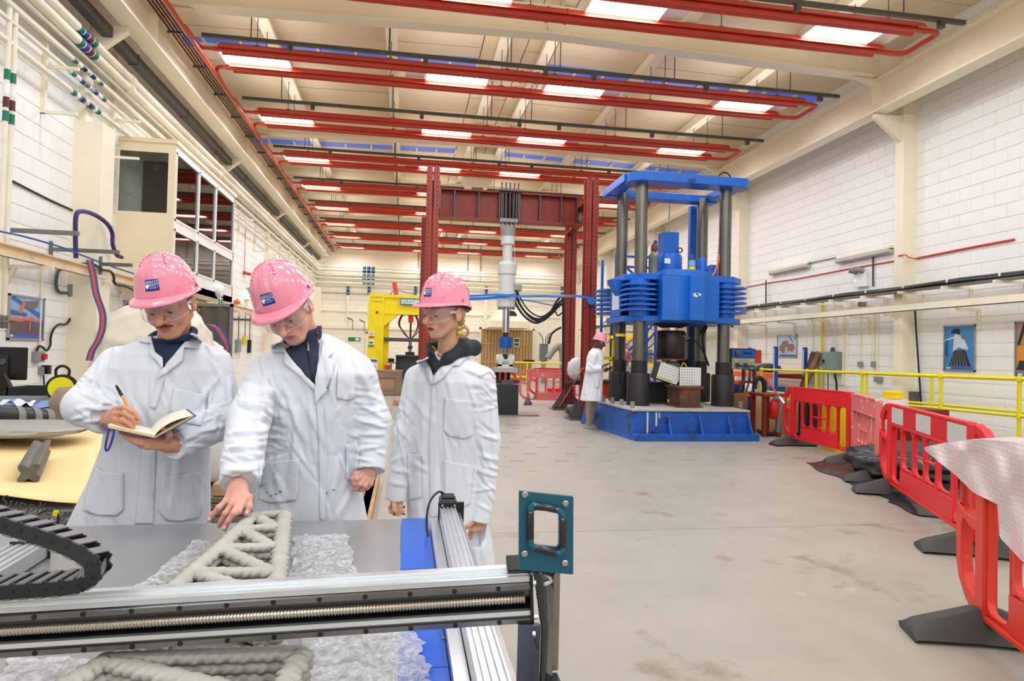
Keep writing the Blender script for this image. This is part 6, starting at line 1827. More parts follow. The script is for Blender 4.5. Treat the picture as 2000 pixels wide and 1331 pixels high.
# ------------------------------------------------------------------ printing table in front of the camera
def atD(x, y, D):
 d = _F * FPX + _RT * (x - 1000) - _UP * (y - 665.5)
 return EYE + d * (D / FPX)
m_table = mat('table_steel', (172, 174, 174), .3, .5, var=.1, scale=2, detail=8, patch=[((178, 174, 164), .6, 2.5), ((150, 132, 104), .7, 7)], bump=.05, bscale=30)
m_bstrip = mat('strip_film_blue', (10, 96, 214), .22, var=.04)
m_al = mat('anodised_alu', (216, 220, 222), .28, .75, var=.04, scale=20, stretch=(1, 1, 1))
m_al2 = mat('brushed_steel', (176, 174, 170), .25, .85, var=.1, scale=10)
TZ = .84
t = thing('printing_table', 'steel printing table with a blue film edge strip', 'table', (-.9, 1.4, 0))
tb = B()
tb.ext([(-2.15, .62), (-.0, .62), (.0, 2.385), (-1.9, 2.36), (-2.15, 2.36)], (0, 0, TZ - .012), (1, 0, 0), (0, 1, 0), (0, 0, .012))
obj('steel_top', tb, m_table, t, smooth=None)
ys2 = [.62, 1.26, 1.83, 2.385]
for i in range(3):
 obj('blue_strip', B().bx(.002, .098, ys2[i] + .0015, ys2[i + 1] - .0015, TZ - .012, TZ + .002), m_bstrip, t, smooth=None)
obj('frame_rail', B().bx(-2.15, .098, 2.3, 2.37, TZ - .1, TZ - .013), m_al, t, smooth=None)
obj('frame_rail', B().bx(-2.15, .098, .62, .69, TZ - .1, TZ - .013), m_al, t, smooth=None)
obj('frame_rail', B().bx(.03, .098, .69, 2.3, TZ - .1, TZ - .013), m_al, t, smooth=None)
obj('frame_rail', B().bx(-2.15, -2.08, .69, 2.3, TZ - .1, TZ - .013), m_al, t, smooth=None)
for x in (-2.1, -.9, .05):
 for y in (.68, 2.31):
  obj('leg', B().bx(x - .04, x + .04, y - .04, y + .04, 0, TZ - .1), m_al, t, smooth=None)
# side rail with its motor
t = thing('linear_axis', 'long silver linear axis with a black motor, beside the blue strip', 'linear axis', (.16, 1.5, TZ))
def prof_axis(x0, x1, z0, z1):
 """grooved extrusion outline"""
 w_ = x1 - x0
 g = []
 for k in range(4):
  a = x0 + w_ * (.08 + .24 * k)
  g += [(a, z1), (a + w_ * .03, z1 - .004), (a + w_ * .09, z1 - .004), (a + w_ * .12, z1)]
 return [(x0, z0), (x0, z1)] + g + [(x1, z1), (x1, z0)]
obj('base_ledge', B().bx(.1, .128, .62, 2.25, TZ - .06, TZ + .03), m_al, t, smooth=None)
obj('extrusion', B().ext(prof_axis(.13, .185, TZ - .05, TZ + .075), (0, .62, 0), (1, 0, 0), (0, 0, 1), (0, 1.62, 0)), m_al, t, smooth=None)
obj('side_rail', B().bx(.186, .2, .62, 2.22, TZ + .02, TZ + .06), m_al2, t, smooth=None)
obj('side_web', B().bx(.186, .194, .62, 2.22, TZ - .05, TZ + .02), mat('axis_web_grey', (120, 116, 106), .4, .6), t, smooth=None)  # darker grey metal on the side web
obj('end_plate', B().bx(.126, .215, 2.245, 2.256, TZ - .06, TZ + .09), m_blk, t, smooth=None, bevel=.002)
obj('motor', B().bx(.132, .192, 2.258, 2.34, TZ + .02, TZ + .095), m_blk, t, smooth=None, bevel=.008)
obj('motor_cap', B().bx(.138, .186, 2.27, 2.33, TZ + .095, TZ + .104), mat('black_matt', (32, 33, 35), .55), t, smooth=None, bevel=.004)
for x in (.14, .182):
 obj('screw', B().cyl((x, 2.243, TZ + .08), (x, 2.24, TZ + .08), .004, n=8), m_al2, t)
obj('motor_cable', B().tube(polyline([(.16, 2.33, TZ + .09), (.13, 2.3, TZ + .115), (.095, 2.24, TZ + .09), (.085, 2.2, TZ + .03), (.09, 2.15, TZ + .0)], 6), .004, 6), m_blk, t)
# left axis
t = thing('linear_axis', 'grooved aluminium axis end under the black cable chain', 'linear axis', at(20, 1090, Z=.88))
c0, c1 = V(at(58, 1062, Z=.885)), V(at(-60, 1130, Z=.885))
d = (c1 - c0); d.z = 0; d.normalize()
nx = Vector((-d.y, d.x, 0))
obj('extrusion', B().ext([(p[0], p[1]) for p in prof_axis(-.05, .045, -.04, .0)], c0, nx, (0, 0, 1), d * .9), m_al, t, smooth=None)
obj('end_cap', B().box(c0 - d * .004 + V(0, 0, -.02), (.006, .1, .05), Matrix.Rotation(math.atan2(d.y, d.x), 3, 'Z')), m_blk, t, smooth=None)
# gantry
P0, P1 = Vector(atD(0, 1188, 1.0)), Vector(atD(1034, 1126, 1.072))
gd = (P1 - P0).normalized()
gn = Vector((gd.y, -gd.x, 0)).normalized()          # towards the camera
gz = gd.cross(gn)
if gz.z < 0:
 gz = -gz
L0, L1 = -.42, (P1 - P0).length
H = .0775
t = thing('gantry_beam', 'silver gantry beam with ball screw and drilled guide rails crossing the table', 'gantry', P0.lerp(P1, .5) - Vector((0, 0, H)))
def gext(poly, a=L0, b_=L1):
 """section (towards camera, up) swept along the beam"""
 return B().ext(poly, P0 + gd * a, gn, gz, gd * (b_ - a))
g = .0035
obj('top_extrusion', gext([(0, -.009), (0, 0), (-.007, 0), (-.008, -g), (-.014, -g), (-.015, 0), (-.022, 0), (-.023, .003), (-.029, .003), (-.03, .006), (-.047, .006), (-.047, -.009)]), m_al, t, smooth=None)
obj('back_web', gext([(-.03, -.009), (-.047, -.009), (-.047, -H + .004), (-.03, -H + .004)]), mat('web_dark', (84, 84, 86), .4, .5), t, smooth=None)
obj('bottom_extrusion', gext([(-.002, -H + .012), (-.002, -H), (-.047, -H), (-.047, -H + .004), (-.03, -H + .014), (-.012, -H + .018)]), m_al2, t, smooth=None)
obj('lip', gext([(-.002, -H + .0125), (-.003, -H + .0195), (-.03, -H + .022), (-.03, -H + .0125)]), m_al, t, smooth=None)
for z0 in (-.0215, -H + .0005):
 r_ = obj('guide_rail', gext([(0, z0), (.0045, z0 + .0015), (.0045, z0 + .0095), (0, z0 + .0115), (-.008, z0 + .0115), (-.008, z0)]), mat('rail_steel', (126, 122, 120), .22, .9, var=.12, scale=14), t, smooth=None)
 s_ = -.38
 while s_ < L1 - .01:
  c = P0 + gd * s_ + gz * (z0 + .0055) + gn * .0046
  obj('bolt_hole', B().lathe([(0, 0), (.0038, 0), (.0042, .0004), (0, .0004)], c, gn, 14), m_blk, r_)
  s_ += .0735 / 1.0 * .98
obj('upper_channel', gext([(-.01, -.022), (-.012, -.036), (-.03, -.036), (-.03, -.022)]), mat('channel_grey', (108, 106, 104), .35, .6), t, smooth=None)
sc = B()
cs = P0 + gz * (-.0385) + gn * (-.004)
n = 0
prof = []
s_ = 0.0
pr_ = []
while s_ < L1 - L0 - .012:
 pr_ += [(.0055, s_), (.0072, s_ + .0014), (.0072, s_ + .003), (.0055, s_ + .0044)]
 s_ += .0052
sc.lathe(pr_, cs + gd * L0, gd, 10)
obj('ball_screw', sc, mat('screw_steel', (196, 186, 170), .25, .8), t, smooth=None, fix=False)
obj('lower_channel', gext([(-.03, -.046), (-.01, -.056), (-.01, -.06), (-.03, -.06)]), m_blk, t, smooth=None)
obj('end_plate', B().ext([(.006, -H - .004), (.006, .004), (-.05, .004), (-.05, -H - .004)], P1, gn, gz, gd * .005), m_blk, t, smooth=None)
obj('corner_bracket', B().ext([(-.047, .006), (-.047, .022), (-.03, .026), (-.01, .008), (-.01, .004)], P1 - gd * .035, gn, gz, gd * .04), m_blk, t, smooth=None, bevel=.001)
for z0 in (-.014, -.068):
 obj('hex_bolt', B().cyl(P1 + gd * .004 + gz * z0, P1 + gd * .012 + gz * z0, .0035, n=6), m_al, t)
# gantry leg
t = thing('gantry_leg', 'glossy black folded leg plate carrying the right end of the gantry beam', 'leg plate', (P1.x + .03, P1.y, 0))
m_gl = mat('gloss_black', (30, 31, 36), .12, .0, var=.1, coat=.7)
m_gl_lit = mat('gloss_black_lit', (84, 86, 100), .2, .7, var=.06)  # black plate's reflected light put into a paler, bluish colour
A = lambda x, y, D: Vector(atD(x, y, D))
Dl = 1.068
zb = Vector((0, 0, -1))
p_tl, p_tr = A(1012, 1222, 1.055), A(1056, 1222, 1.055)
lower = B()
u = (p_tr - p_tl)
lower.ext([(0, 0), (1, 0), (.95, -.55), (-.1, -.55)], p_tl, u, (0, 0, 1), V(gn) * -.004)
obj('front_plate', lower, m_gl_lit, t, smooth=None, bevel=.001)
up_ = B()
pts_l = [(1036, 1112), (1042, 1125), (1046, 1150), (1050, 1180), (1056, 1225)]
pts_r = [(1076, 1120), (1078, 1140), (1078, 1160), (1077, 1185), (1077, 1225)]
vs = []
for k, (l, r) in enumerate(zip(pts_l, pts_r)):
 vs += [A(*l, 1.06 + .004 * k), A(*r, 1.1)]
vs += [p_tr + V(0, 0, -.55), A(1077, 1225, 1.1) + V(0, 0, -.55)]
up_.add(vs, [(2 * i, 2 * i + 1, 2 * i + 3, 2 * i + 2) for i in range(5)])
o_ = obj('side_plate', up_, m_gl, t, smooth=60, fix=False)
md = o_.modifiers.new('s', 'SOLIDIFY'); md.thickness = .004
gus = B().ext([(0, 0), (.035, 0), (.035, -.03), (.028, -.022)], A(1012, 1222, 1.06), u.normalized(), (0, 0, 1), V(gn) * -.01)
obj('black_gusset', gus, m_blk, t, smooth=None)
obj('foot_block', B().bx(.1, .215, P1.y - .03, P1.y + .06, TZ - .045, TZ - .0), m_blk, t, smooth=None) if False else None
obj('rail_strip', B().bar(A(1086, 1118, 1.14), A(1086, 1118, 1.14) + V(0, 0, -.17), .013, .01, (0, 1, 0)), mat('strip_warm_steel', (140, 132, 120), .3, .7), t, smooth=None)
obj('rail_groove', B().bar(A(1079, 1118, 1.135), A(1079, 1118, 1.135) + V(0, 0, -.165), .003, .006, (0, 1, 0)), m_blk, t, smooth=None)
obj('post', B().bar(A(1066, 1330, 1.1), Vector((A(1066, 1330, 1.1).x, A(1066, 1330, 1.1).y, 0)), .05, .05, (0, 1, 0)), m_blk, t, smooth=None)
obj('zip_tie', B().tube(polyline([A(1062, 1118, 1.05), A(1070, 1124, 1.05), A(1076, 1136, 1.06), A(1064, 1142, 1.05)], 4), .0028, 6), mat('clear_tie', (220, 224, 226), .2, alpha=.7, var=0), t)
for (x, y) in ((1041, 1139), (1040, 1238)):
 obj('hex_bolt', B().cyl(A(x, y, 1.05), A(x + 6, y, 1.05), .0045, n=6), m_al, t)
for (x, y) in ((1048, 1160), (1049, 1166), (1051, 1172), (1046, 1256), (1050, 1267)):
 obj('slot', B().box(A(x, y, 1.05), (.0016, .001, .005)), m_blk, t, smooth=None)
# teal hose-guide plate
t = thing('hose_guide', 'teal plate with a framed opening lined by four black rollers', 'hose guide', A(1066, 1115, 1.06))
c00, c10, c11, c01 = A(1013, 1113, 1.02), A(1120, 1124, 1.03), A(1120, 970, 1.03), A(1014, 960, 1.02)
hu = ((c10 - c00) + (c11 - c01)).normalized()
W_ = ((c10 - c00).length + (c11 - c01).length) / 2
hv = ((c01 - c00) + (c11 - c10)).normalized()
H_ = ((c01 - c00).length + (c11 - c10).length) / 2
hn = hu.cross(hv).normalized()
if hn.dot(EYE - c00) < 0:
 hn = -hn
org = (c00 + c10 + c11 + c01) / 4
m_teal = mat('teal_paint', (24, 86, 104), .32, var=.06, patch=((110, 140, 146), .74, 14))
sx_, sy_ = W_ / 107.0, H_ / 154.0
oc = ((1066 - 1066.5) * sx_, (1041.5 - 1033) * sy_)
outer = rrect(W_, H_, .002, 5)
inner = rrect(50 * sx_, 68 * sy_, .006, 5, oc[0], oc[1])
obj('plate', B().ring(outer, inner, org, hu, hv, hn * -.006), m_teal, t, smooth=None, bevel=.0006)
def hp(x, y, n=0):
 return org + hu * ((x - 1066.5) * sx_) + hv * ((1041.5 - y) * sy_) + hn * n
m_roll = mat('roller_black', (30, 28, 34), .2, coat=.3)
for (a, b_) in (((1034.5, 1003), (1034.5, 1055)), ((1097, 1010), (1097, 1065)), ((1044, 988), (1084, 992)), ((1044, 1070), (1084, 1076))):
 r_ = obj('roller', B().lathe([(0, 0), (.0052, 0), (.0055, .001), (.0055, (hp(*b_) - hp(*a)).length - .001), (.0052, (hp(*b_) - hp(*a)).length), (0, (hp(*b_) - hp(*a)).length)], hp(*a, .006), hp(*b_) - hp(*a), 20), m_roll, t)
 dd_ = (hp(*b_) - hp(*a)).normalized()
 obj('spindle', B().cyl(hp(*a, .006) - dd_ * .003, hp(*b_, .006) + dd_ * .003, .0035, n=12), m_al2, r_)
def elbow(pts):
 obj('elbow', B().tube(polyline([hp(x, y, .006) for x, y in pts], 5), .0054, 12), m_teal, t, smooth=60)
elbow([(1034.5, 1000), (1035, 993), (1039, 988), (1043, 987)])
elbow([(1085, 992), (1092, 995), (1096, 1001), (1097, 1007)])
elbow([(1034.5, 1057), (1035, 1064), (1039, 1068), (1043, 1070)])
elbow([(1085, 1076), (1092, 1076), (1096, 1072), (1097, 1067)])
for (x, y) in ((1024, 970), (1103, 979), (1023.5, 1085), (1102.5, 1096)):
 obj('hex_bolt', B().lathe([(0, 0), (.0055, 0), (.0055, .0035), (.004, .0045), (0, .0045)], hp(x, y, .0005), hn, 6), m_al2, t, smooth=None)
obj('bracket', B().bar(hp(1050, 1112, -.012), hp(1085, 1122, -.012), .012, .014), m_blk, t, smooth=None)
# cable chain
m_chain = mat('chain_black', (34, 34, 37), .42, var=.12, scale=50)
m_chain2 = mat('chain_bar', (112, 112, 116), .38)
t = thing('cable_chain', 'black drag chain curling back over the gantry beam', 'cable chain', A(60, 1160, .98))
path = [(-120, 996), (-60, 1008), (0, 1026), (60, 1045), (110, 1062), (150, 1080), (178, 1098), (187, 1116), (177, 1134), (152, 1146), (110, 1151), (55, 1155), (0, 1159), (-60, 1163), (-120, 1168)]
Dch = .965
cp = polyline([A(x, y, Dch) for x, y in path], 10)
dist = [0]
for i in range(1, len(cp)):
 dist.append(dist[-1] + (cp[i] - cp[i - 1]).length)
def along(s_):
 for i in range(1, len(cp)):
  if dist[i] >= s_:
   f = (s_ - dist[i - 1]) / (dist[i] - dist[i - 1])
   return cp[i - 1].lerp(cp[i], f)
 return cp[-1]
pitch = .0245
n = int(dist[-1] / pitch)
wdir = Vector((-.28, 1, 0)).normalized()
for k in range(n):
 a, c = along(k * pitch), along((k + 1) * pitch)
 dx = (c - a).normalized()
 nz = wdir.cross(dx).normalized()     # outward side
 wd = dx.cross(nz).normalized()
 if wd.dot(wdir) < 0:
  wd = -wd
 b = B()
 hh = .0115
 for s0 in (0, .042):
  o_ = a + wd * s0
  poly = [(-.003, -hh * .7), (.002, -hh), (pitch + .002, -hh), (pitch + .004, -hh * .3), (pitch + .004, hh * .3), (pitch + .002, hh), (.002, hh), (-.003, hh * .7)]
  b.ext(poly, o_, dx, nz, wd * .004)
 lk = obj('link', b, m_chain, t, smooth=None)
 for s_ in (-1, 1):
  obj('cross_bar', B().ext([(.006, s_ * (hh - .001)), (.019, s_ * (hh - .001)), (.019, s_ * (hh + .0015)), (.006, s_ * (hh + .0015))], a + wd * -.001, dx, nz, wd * .048), m_chain2, lk, smooth=None)
 obj('pivot', B().cyl(a + dx * .003 - wd * .0008, a + dx * .003, .0032, n=10), m_chain2 if False else m_blk, lk)
# printed concrete trusses
m_print = mat('printed_mortar', (178, 174, 164), .75, var=.1, scale=14, bump=.35, bscale=160, patch=((196, 190, 176), .6, 9))
rsb = np.random.RandomState(17)
def bead(pts, w_, h_, z, ph, step=.004, n=14):
 P_ = [V(p) for p in pts]
 out = []
 for i in range(len(P_) - 1):
  L = (P_[i + 1] - P_[i]).length
  m = max(2, int(L / step))
  for k in range(m):
   out.append(P_[i].lerp(P_[i + 1], k / m))
 out.append(P_[-1])
 # soften the corners
 for _ in range(6):
  out = [out[0]] + [(out[i - 1] + out[i] * 2 + out[i + 1]) / 4 for i in range(1, len(out) - 1)] + [out[-1]]
 b = B()
 vs = []
 s_ = 0
 for i, p in enumerate(out):
  tdir = (out[min(i + 1, len(out) - 1)] - out[max(i - 1, 0)])
  tdir.z = 0
  tdir.normalize()
  sd = Vector((-tdir.y, tdir.x, 0))
  if i:
   s_ += (out[i] - out[i - 1]).length
  e = 1
  ed = min(i, len(out) - 1 - i)
  if ed < 3:
   e = (.45, .75, .92)[ed]
  for j in range(n):
   a = 2 * PI * j / n
   tw = math.sin(a * 2 + s_ * 330 + ph) * .16 + math.sin(a + s_ * 165 + ph * 2) * .09
   side_rough = abs(math.cos(a)) ** 1.5 * tw * 1.5 + .03 * math.sin(s_ * 90 + ph)
   rr = e * (1 + side_rough)
   vs.append(Vector((p.x, p.y, z)) + sd * (math.cos(a) * w_ / 2 * rr) + Vector((0, 0, math.sin(a) * h_ / 2 * (e + .5 * side_rough))))
 fs = []
 m = len(out)
 for i in range(m - 1):
  for j in range(n):
   fs.append((i * n + j, i * n + (j + 1) % n, (i + 1) * n + (j + 1) % n, (i + 1) * n + j))
 fs += [tuple(range(n))[::-1], tuple(range((m - 1) * n, m * n))]
 return b.add(vs, fs)
def truss(lab, nodes, strands, layers, zt, closed=()):
 t = thing('printed_truss', lab, 'truss', V(nodes['A']) * 1.0)
 lh = .0185
 for k in range(layers):
  z = zt - .011 - k * lh
  for si, s_ in enumerate(strands):
   pts = []
   for nm in s_:
    p = V(nodes[nm]) + Vector(((rsb.rand() - .5) * .003, (rsb.rand() - .5) * .003, 0))
    pts.append(p)
   obj('bead', bead(pts, .036 if k == 0 else .034, .0225, z - (.001 if si else 0), rsb.rand() * 6), m_print, t, smooth=180, fix=False)
 return t
ZT = TZ + .118
q = lambda x, y: (x / 3.226, 960 + y / 3.226)
N_ = {k: at(*q(*v), Z=ZT) for k, v in dict(A=(1600, 128), B=(1790, 118), L1=(1515, 212), L2=(1385, 330), L3=(1205, 478), L4=(1060, 610), R0=(1735, 205), R1=(1718, 325), R2=(1712, 480), R3=(1740, 640), LE=(960, 700), RE=(1750, 720), C=(1625, 140)).items()}
truss('grey printed mortar truss with zigzag web under the pointing hand', N_, [('LE', 'L4', 'L3', 'L2', 'L1', 'A', 'B', 'R3', 'RE'), ('C', 'R0', 'L1', 'R1', 'L2', 'R2', 'L3', 'R3')], 6, ZT)
N2 = {k: at(*v, Z=ZT) for k, v in dict(A=(212, 1276), B=(590, 1262), LB=(100, 1342), RB=(520, 1390), D1=(212, 1280), D2=(530, 1352), LC=(60, 1375)).items()}
truss('second grey printed mortar truss nearest the camera below the gantry beam', N2, [('LC', 'LB', 'A', 'B', 'RB'), ('D1', 'D2')], 6, ZT)
# clear film on the table
def film_mat():
 m = bpy.data.materials.new('wrinkled_film')
 m.use_nodes = True
 nt = m.node_tree
 nt.nodes.remove(nt.nodes['Principled BSDF'])
 a = nt.nodes.new('ShaderNodeBsdfTransparent')
 g_ = nt.nodes.new('ShaderNodeBsdfGlossy')
 d_ = nt.nodes.new('ShaderNodeBsdfDiffuse')
 g_.inputs['Roughness'].default_value = .12
 d_.inputs[0].default_value = (.93, .93, .96, 1)
 x1 = nt.nodes.new('ShaderNodeMixShader')
 x2 = nt.nodes.new('ShaderNodeMixShader')
 no = nt.nodes.new('ShaderNodeTexNoise')
 no.inputs['Scale'].default_value = 18
 no.inputs['Detail'].default_value = 9
 no.inputs['Roughness'].default_value = .75
 no.inputs['Distortion'].default_value = 2.5
 rp = nt.nodes.new('ShaderNodeValToRGB')
 rp.color_ramp.elements[0].position = .4
 rp.color_ramp.elements[1].position = .75
 rp.color_ramp.elements[0].color = (.16, .16, .16, 1)
 rp.color_ramp.elements[1].color = (.95, .95, .95, 1)  # pale noise patches put the film's highlights into its colour
 bp = nt.nodes.new('ShaderNodeBump')
 bp.inputs['Strength'].default_value = 1
 bp.inputs['Distance'].default_value = .02
 tc = nt.nodes.new('ShaderNodeTexCoord')
 lk = nt.links.new
 lk(tc.outputs['Object'], no.inputs['Vector'])
 lk(no.outputs[0], rp.inputs[0])
 lk(no.outputs[0], bp.inputs['Height'])
 lk(bp.outputs[0], g_.inputs['Normal'])
 lk(rp.outputs[0], x1.inputs[0])
 lk(a.outputs[0], x1.inputs[1])
 lk(d_.outputs[0], x1.inputs[2])
 x2.inputs[0].default_value = .3
 lk(x1.outputs[0], x2.inputs[1])
 lk(g_.outputs[0], x2.inputs[2])
 lk(x2.outputs[0], nt.nodes['Material Output'].inputs[0])
 return m
m_wf = film_mat()
def film(lab, quad, seed, amp=.012, nx=90, ny=60, zb=.003):
 """ragged sheet on the table; quad = four measured corners"""
 Q = [V(at(x, y, Z=TZ)) for x, y in quad]
 rs = np.random.RandomState(seed)
 K = rs.normal(size=(14, 2)) * 10
 K2 = rs.normal(size=(12, 2)) * 30
 ph = rs.rand(40) * 6.28
 e1 = rs.rand(4) * 6.28
 def fn(u, v):
  uu = u + .03 * math.sin(v * 14 + e1[0]) * (1 if u > .5 else -1) * abs(u - .5) * 2 + .015 * math.sin(v * 41 + e1[1]) * abs(u - .5) * 2
  vv = v + .03 * math.sin(u * 13 + e1[2]) * abs(v - .5) * 2 + .015 * math.sin(u * 37 + e1[3]) * abs(v - .5) * 2
  p = Q[0].lerp(Q[1], uu).lerp(Q[3].lerp(Q[2], uu), vv)
  d = 0
  for k in range(14):
   d += (1 - abs(math.sin(K[k] @ (u, v) + ph[k]))) ** 3 / 7
  for k in range(12):
   d += (1 - abs(math.sin(K2[k] @ (u, v) + ph[14 + k]))) ** 3 / 22
  return Vector((p.x, p.y, TZ + zb + amp * d))
 o = obj('plastic_film', B().grid(nx, ny, fn), m_wf, smooth=180, fix=False)
 return tag(o, lab, 'plastic film')
film('crumpled clear film on the table to the right of the far printed truss', [(565, 1135), (700, 1135), (678, 1048), (575, 1052)], 1)
film('crumpled clear film between the chain and the far printed truss', [(270, 1150), (400, 1150), (440, 1075), (385, 1058)], 2)
film('wide crumpled clear film reaching over the blue strip below the gantry beam', [(560, 1380), (845, 1350), (815, 1245), (600, 1180)], 3, .016)
film('flat smeared clear film at the near corner of the table', [(-60, 1400), (230, 1380), (200, 1290), (20, 1290)], 4, .005)
tag(obj('mortar_crumb', bumpy(at(866, 1247, Z=TZ + .004), (.004, .003, .003), 8, 6, .2, 3), m_print, smooth=60), 'tiny mortar crumb on the blue strip', 'crumb')
# bubble wrap draped over the near barrier
def wrap_mat():
 m = mat('bubble_wrap', (240, 226, 226), .22, alpha=.86, var=.03, coat=.5)
 nt = m.node_tree
 vo = nt.nodes.new('ShaderNodeTexVoronoi')
 vo.inputs['Scale'].default_value = 42
 vo.inputs['Randomness'].default_value = .25
 bp = nt.nodes.new('ShaderNodeBump')
 bp.inputs['Strength'].default_value = .6
 bp.inputs['Distance'].default_value = .006
 bp.invert = True
 tc = nt.nodes.new('ShaderNodeTexCoord')
 nt.links.new(tc.outputs['Object'], vo.inputs['Vector'])
 nt.links.new(vo.outputs['Distance'], bp.inputs['Height'])
 nt.links.new(bp.outputs[0], nt.nodes['Principled BSDF'].inputs['Normal'])
 nt.links.new(bp.outputs[0], nt.nodes['Principled BSDF'].inputs['Coat Normal'])
 return m
mw = wrap_mat()
PB_, PD_ = pA - dd * .24, dd
nb = Vector((dd.y, -dd.x, 0))
if nb.dot(Vector((0, 0, 0)) - pA) < 0:
 nb = -nb
# front sheet: ragged triangle hanging on the camera side, measured outline
out_px = [(1805, 876), (1830, 868), (1875, 862), (1920, 859), (1965, 864), (2010, 866), (2060, 872), (2060, 1170), (2000, 1140), (1975, 1120), (1962, 1092), (1953, 1040), (1951, 985), (1925, 985), (1900, 962), (1862, 925), (1828, 898)]
front = B()
def bary_fill(px_pts, nx, ny, f3):
 xs_ = [p[0] for p in px_pts]; ys_ = [p[1] for p in px_pts]
 return xs_, ys_
top_c = [(1805, 874), (1840, 866), (1880, 861), (1920, 859), (1965, 863), (2010, 867), (2080, 874)]
bot_c = [(1806, 880), (1830, 900), (1870, 932), (1900, 962), (1948, 986), (1952, 1050), (2080, 1185)]
def cur(c, u):
 f = u * (len(c) - 1)
 i = min(int(f), len(c) - 2)
 f -= i
 return (c[i][0] + (c[i + 1][0] - c[i][0]) * f, c[i][1] + (c[i + 1][1] - c[i][1]) * f)
def onplane(x, y, off):
 """point of the hanging sheet: on the upright plane of the barrier, off metres towards the hall"""
 o = PB_ + nb * off
 d = _F * FPX + _RT * (x - 1000) - _UP * (y - 665.5)
 tt = (o - EYE).dot(nb) / d.dot(nb)
 return EYE + d * tt
def fsheet(u, v):
 a, c = cur(top_c, u), cur(bot_c, u)
 x, y = a[0] + (c[0] - a[0]) * v, a[1] + (c[1] - a[1]) * v
 fold = .022 * math.sin(x * .05 + y * .025) + .012 * math.sin(x * .11 - y * .04) + .03 * math.sin((x - 1960) * .03) * (y - 860) / 300
 return onplane(x, y, .1 + fold * min(1, v * 3 + .2))
front.grid(70, 50, fsheet)
top = B()
def tsheet(u, v):
 a = cur(top_c, u)
 p = onplane(a[0], a[1], .1)
 q_ = p - nb * .3 * v + Vector((0, 0, .02 * math.sin(v * PI) - .16 * max(0, v - .6)))
 return q_
top.grid(50, 10, tsheet)
t = thing('bubble_wrap', 'large sheet of bubble wrap thrown over the nearest barrier', 'bubble wrap', PB_ + dd * .6 + Vector((0, 0, 1)))
o_ = obj('front_fall', front, mw, t, smooth=180, fix=False)
obj('top_fold', top, mw, t, smooth=180, fix=False)
# black polythene on the floor inside the barriers
m_bp = mat('black_polythene', (34, 35, 38), .34, var=.15, coat=.15)
def poly(lab, quad, seed, amp, nx=80, ny=50, z=.005):
 Q = [V(at(x, y, Z=0)) for x, y in quad]
 rs = np.random.RandomState(seed)
 K = rs.normal(size=(12, 2)) * 6
 K2 = rs.normal(size=(10, 2)) * 20
 ph = rs.rand(30) * 6.28
 def fn(u, v):
  uu = u + .02 * math.sin(v * 17)
  vv = v + .03 * math.sin(u * 15 + 1)
  p = Q[0].lerp(Q[1], uu).lerp(Q[3].lerp(Q[2], uu), vv)
  d = sum((1 - abs(math.sin(K[k] @ (u, v) + ph[k]))) ** 2 / 5 for k in range(12)) + sum((1 - abs(math.sin(K2[k] @ (u, v) + ph[12 + k]))) ** 2 / 20 for k in range(10))
  e = min(1, 6 * min(u, 1 - u, v, 1 - v) + .1)
  return Vector((p.x, p.y, z + amp * d * e))
 return tag(obj('black_polythene', B().grid(nx, ny, fn), m_bp, smooth=180, fix=False), lab, 'plastic sheet')
poly('black polythene sheet spread under the striped and pink barriers', [(1568, 905), (1760, 990), (1905, 980), (1730, 890)], 21, .07)
poly('black polythene heaped behind the striped barrier', [(1730, 985), (2020, 1075), (2080, 960), (1800, 905)], 22, .12)
poly('thin dusty black polythene edge on the floor in front of the striped barrier', [(1690, 955), (1960, 1050), (2010, 1030), (1740, 945)], 23, .03)
tag(obj('black_sheet_heap', bumpy(at(1800, 905, Z=.22), (.9, .7, .28), 70, 40, .12, 24), m_bp, smooth=180), 'heap of glossy black sheeting behind the striped barrier', 'plastic sheet')
c = V(at(1850, 900, Z=.0))
tag(obj('timber_box', B().bx(6.5, 8.0, 5.7, 6.4, 0, .55), mat('box_tan', (196, 164, 116), .6, var=.1), smooth=None, bevel=.01), 'long tan timber box on the floor behind the striped barrier', 'box')
tag(obj('red_cabinet', B().bx(7.0, 7.5, 7.9, 8.4, 0, .8), m_ox, smooth=None, bevel=.01), 'dark red box standing behind the striped barrier', 'box')
tag(obj('yellow_box', B().box(at(1745, 772, Y=8.9), (.22, .2, .12)), mat('bin_yellow', (244, 206, 16), .4), smooth=None, bevel=.02), 'small yellow box on the white drum behind the barriers', 'box')
c = V(at(1745, 800, Y=8.9))
tag(obj('white_drum', B().cyl((c.x, 8.9, 0), (c.x, 8.9, at(1745, 780, Y=8.9).z), .2, n=24), m_white), 'white drum carrying the small yellow box', 'drum')
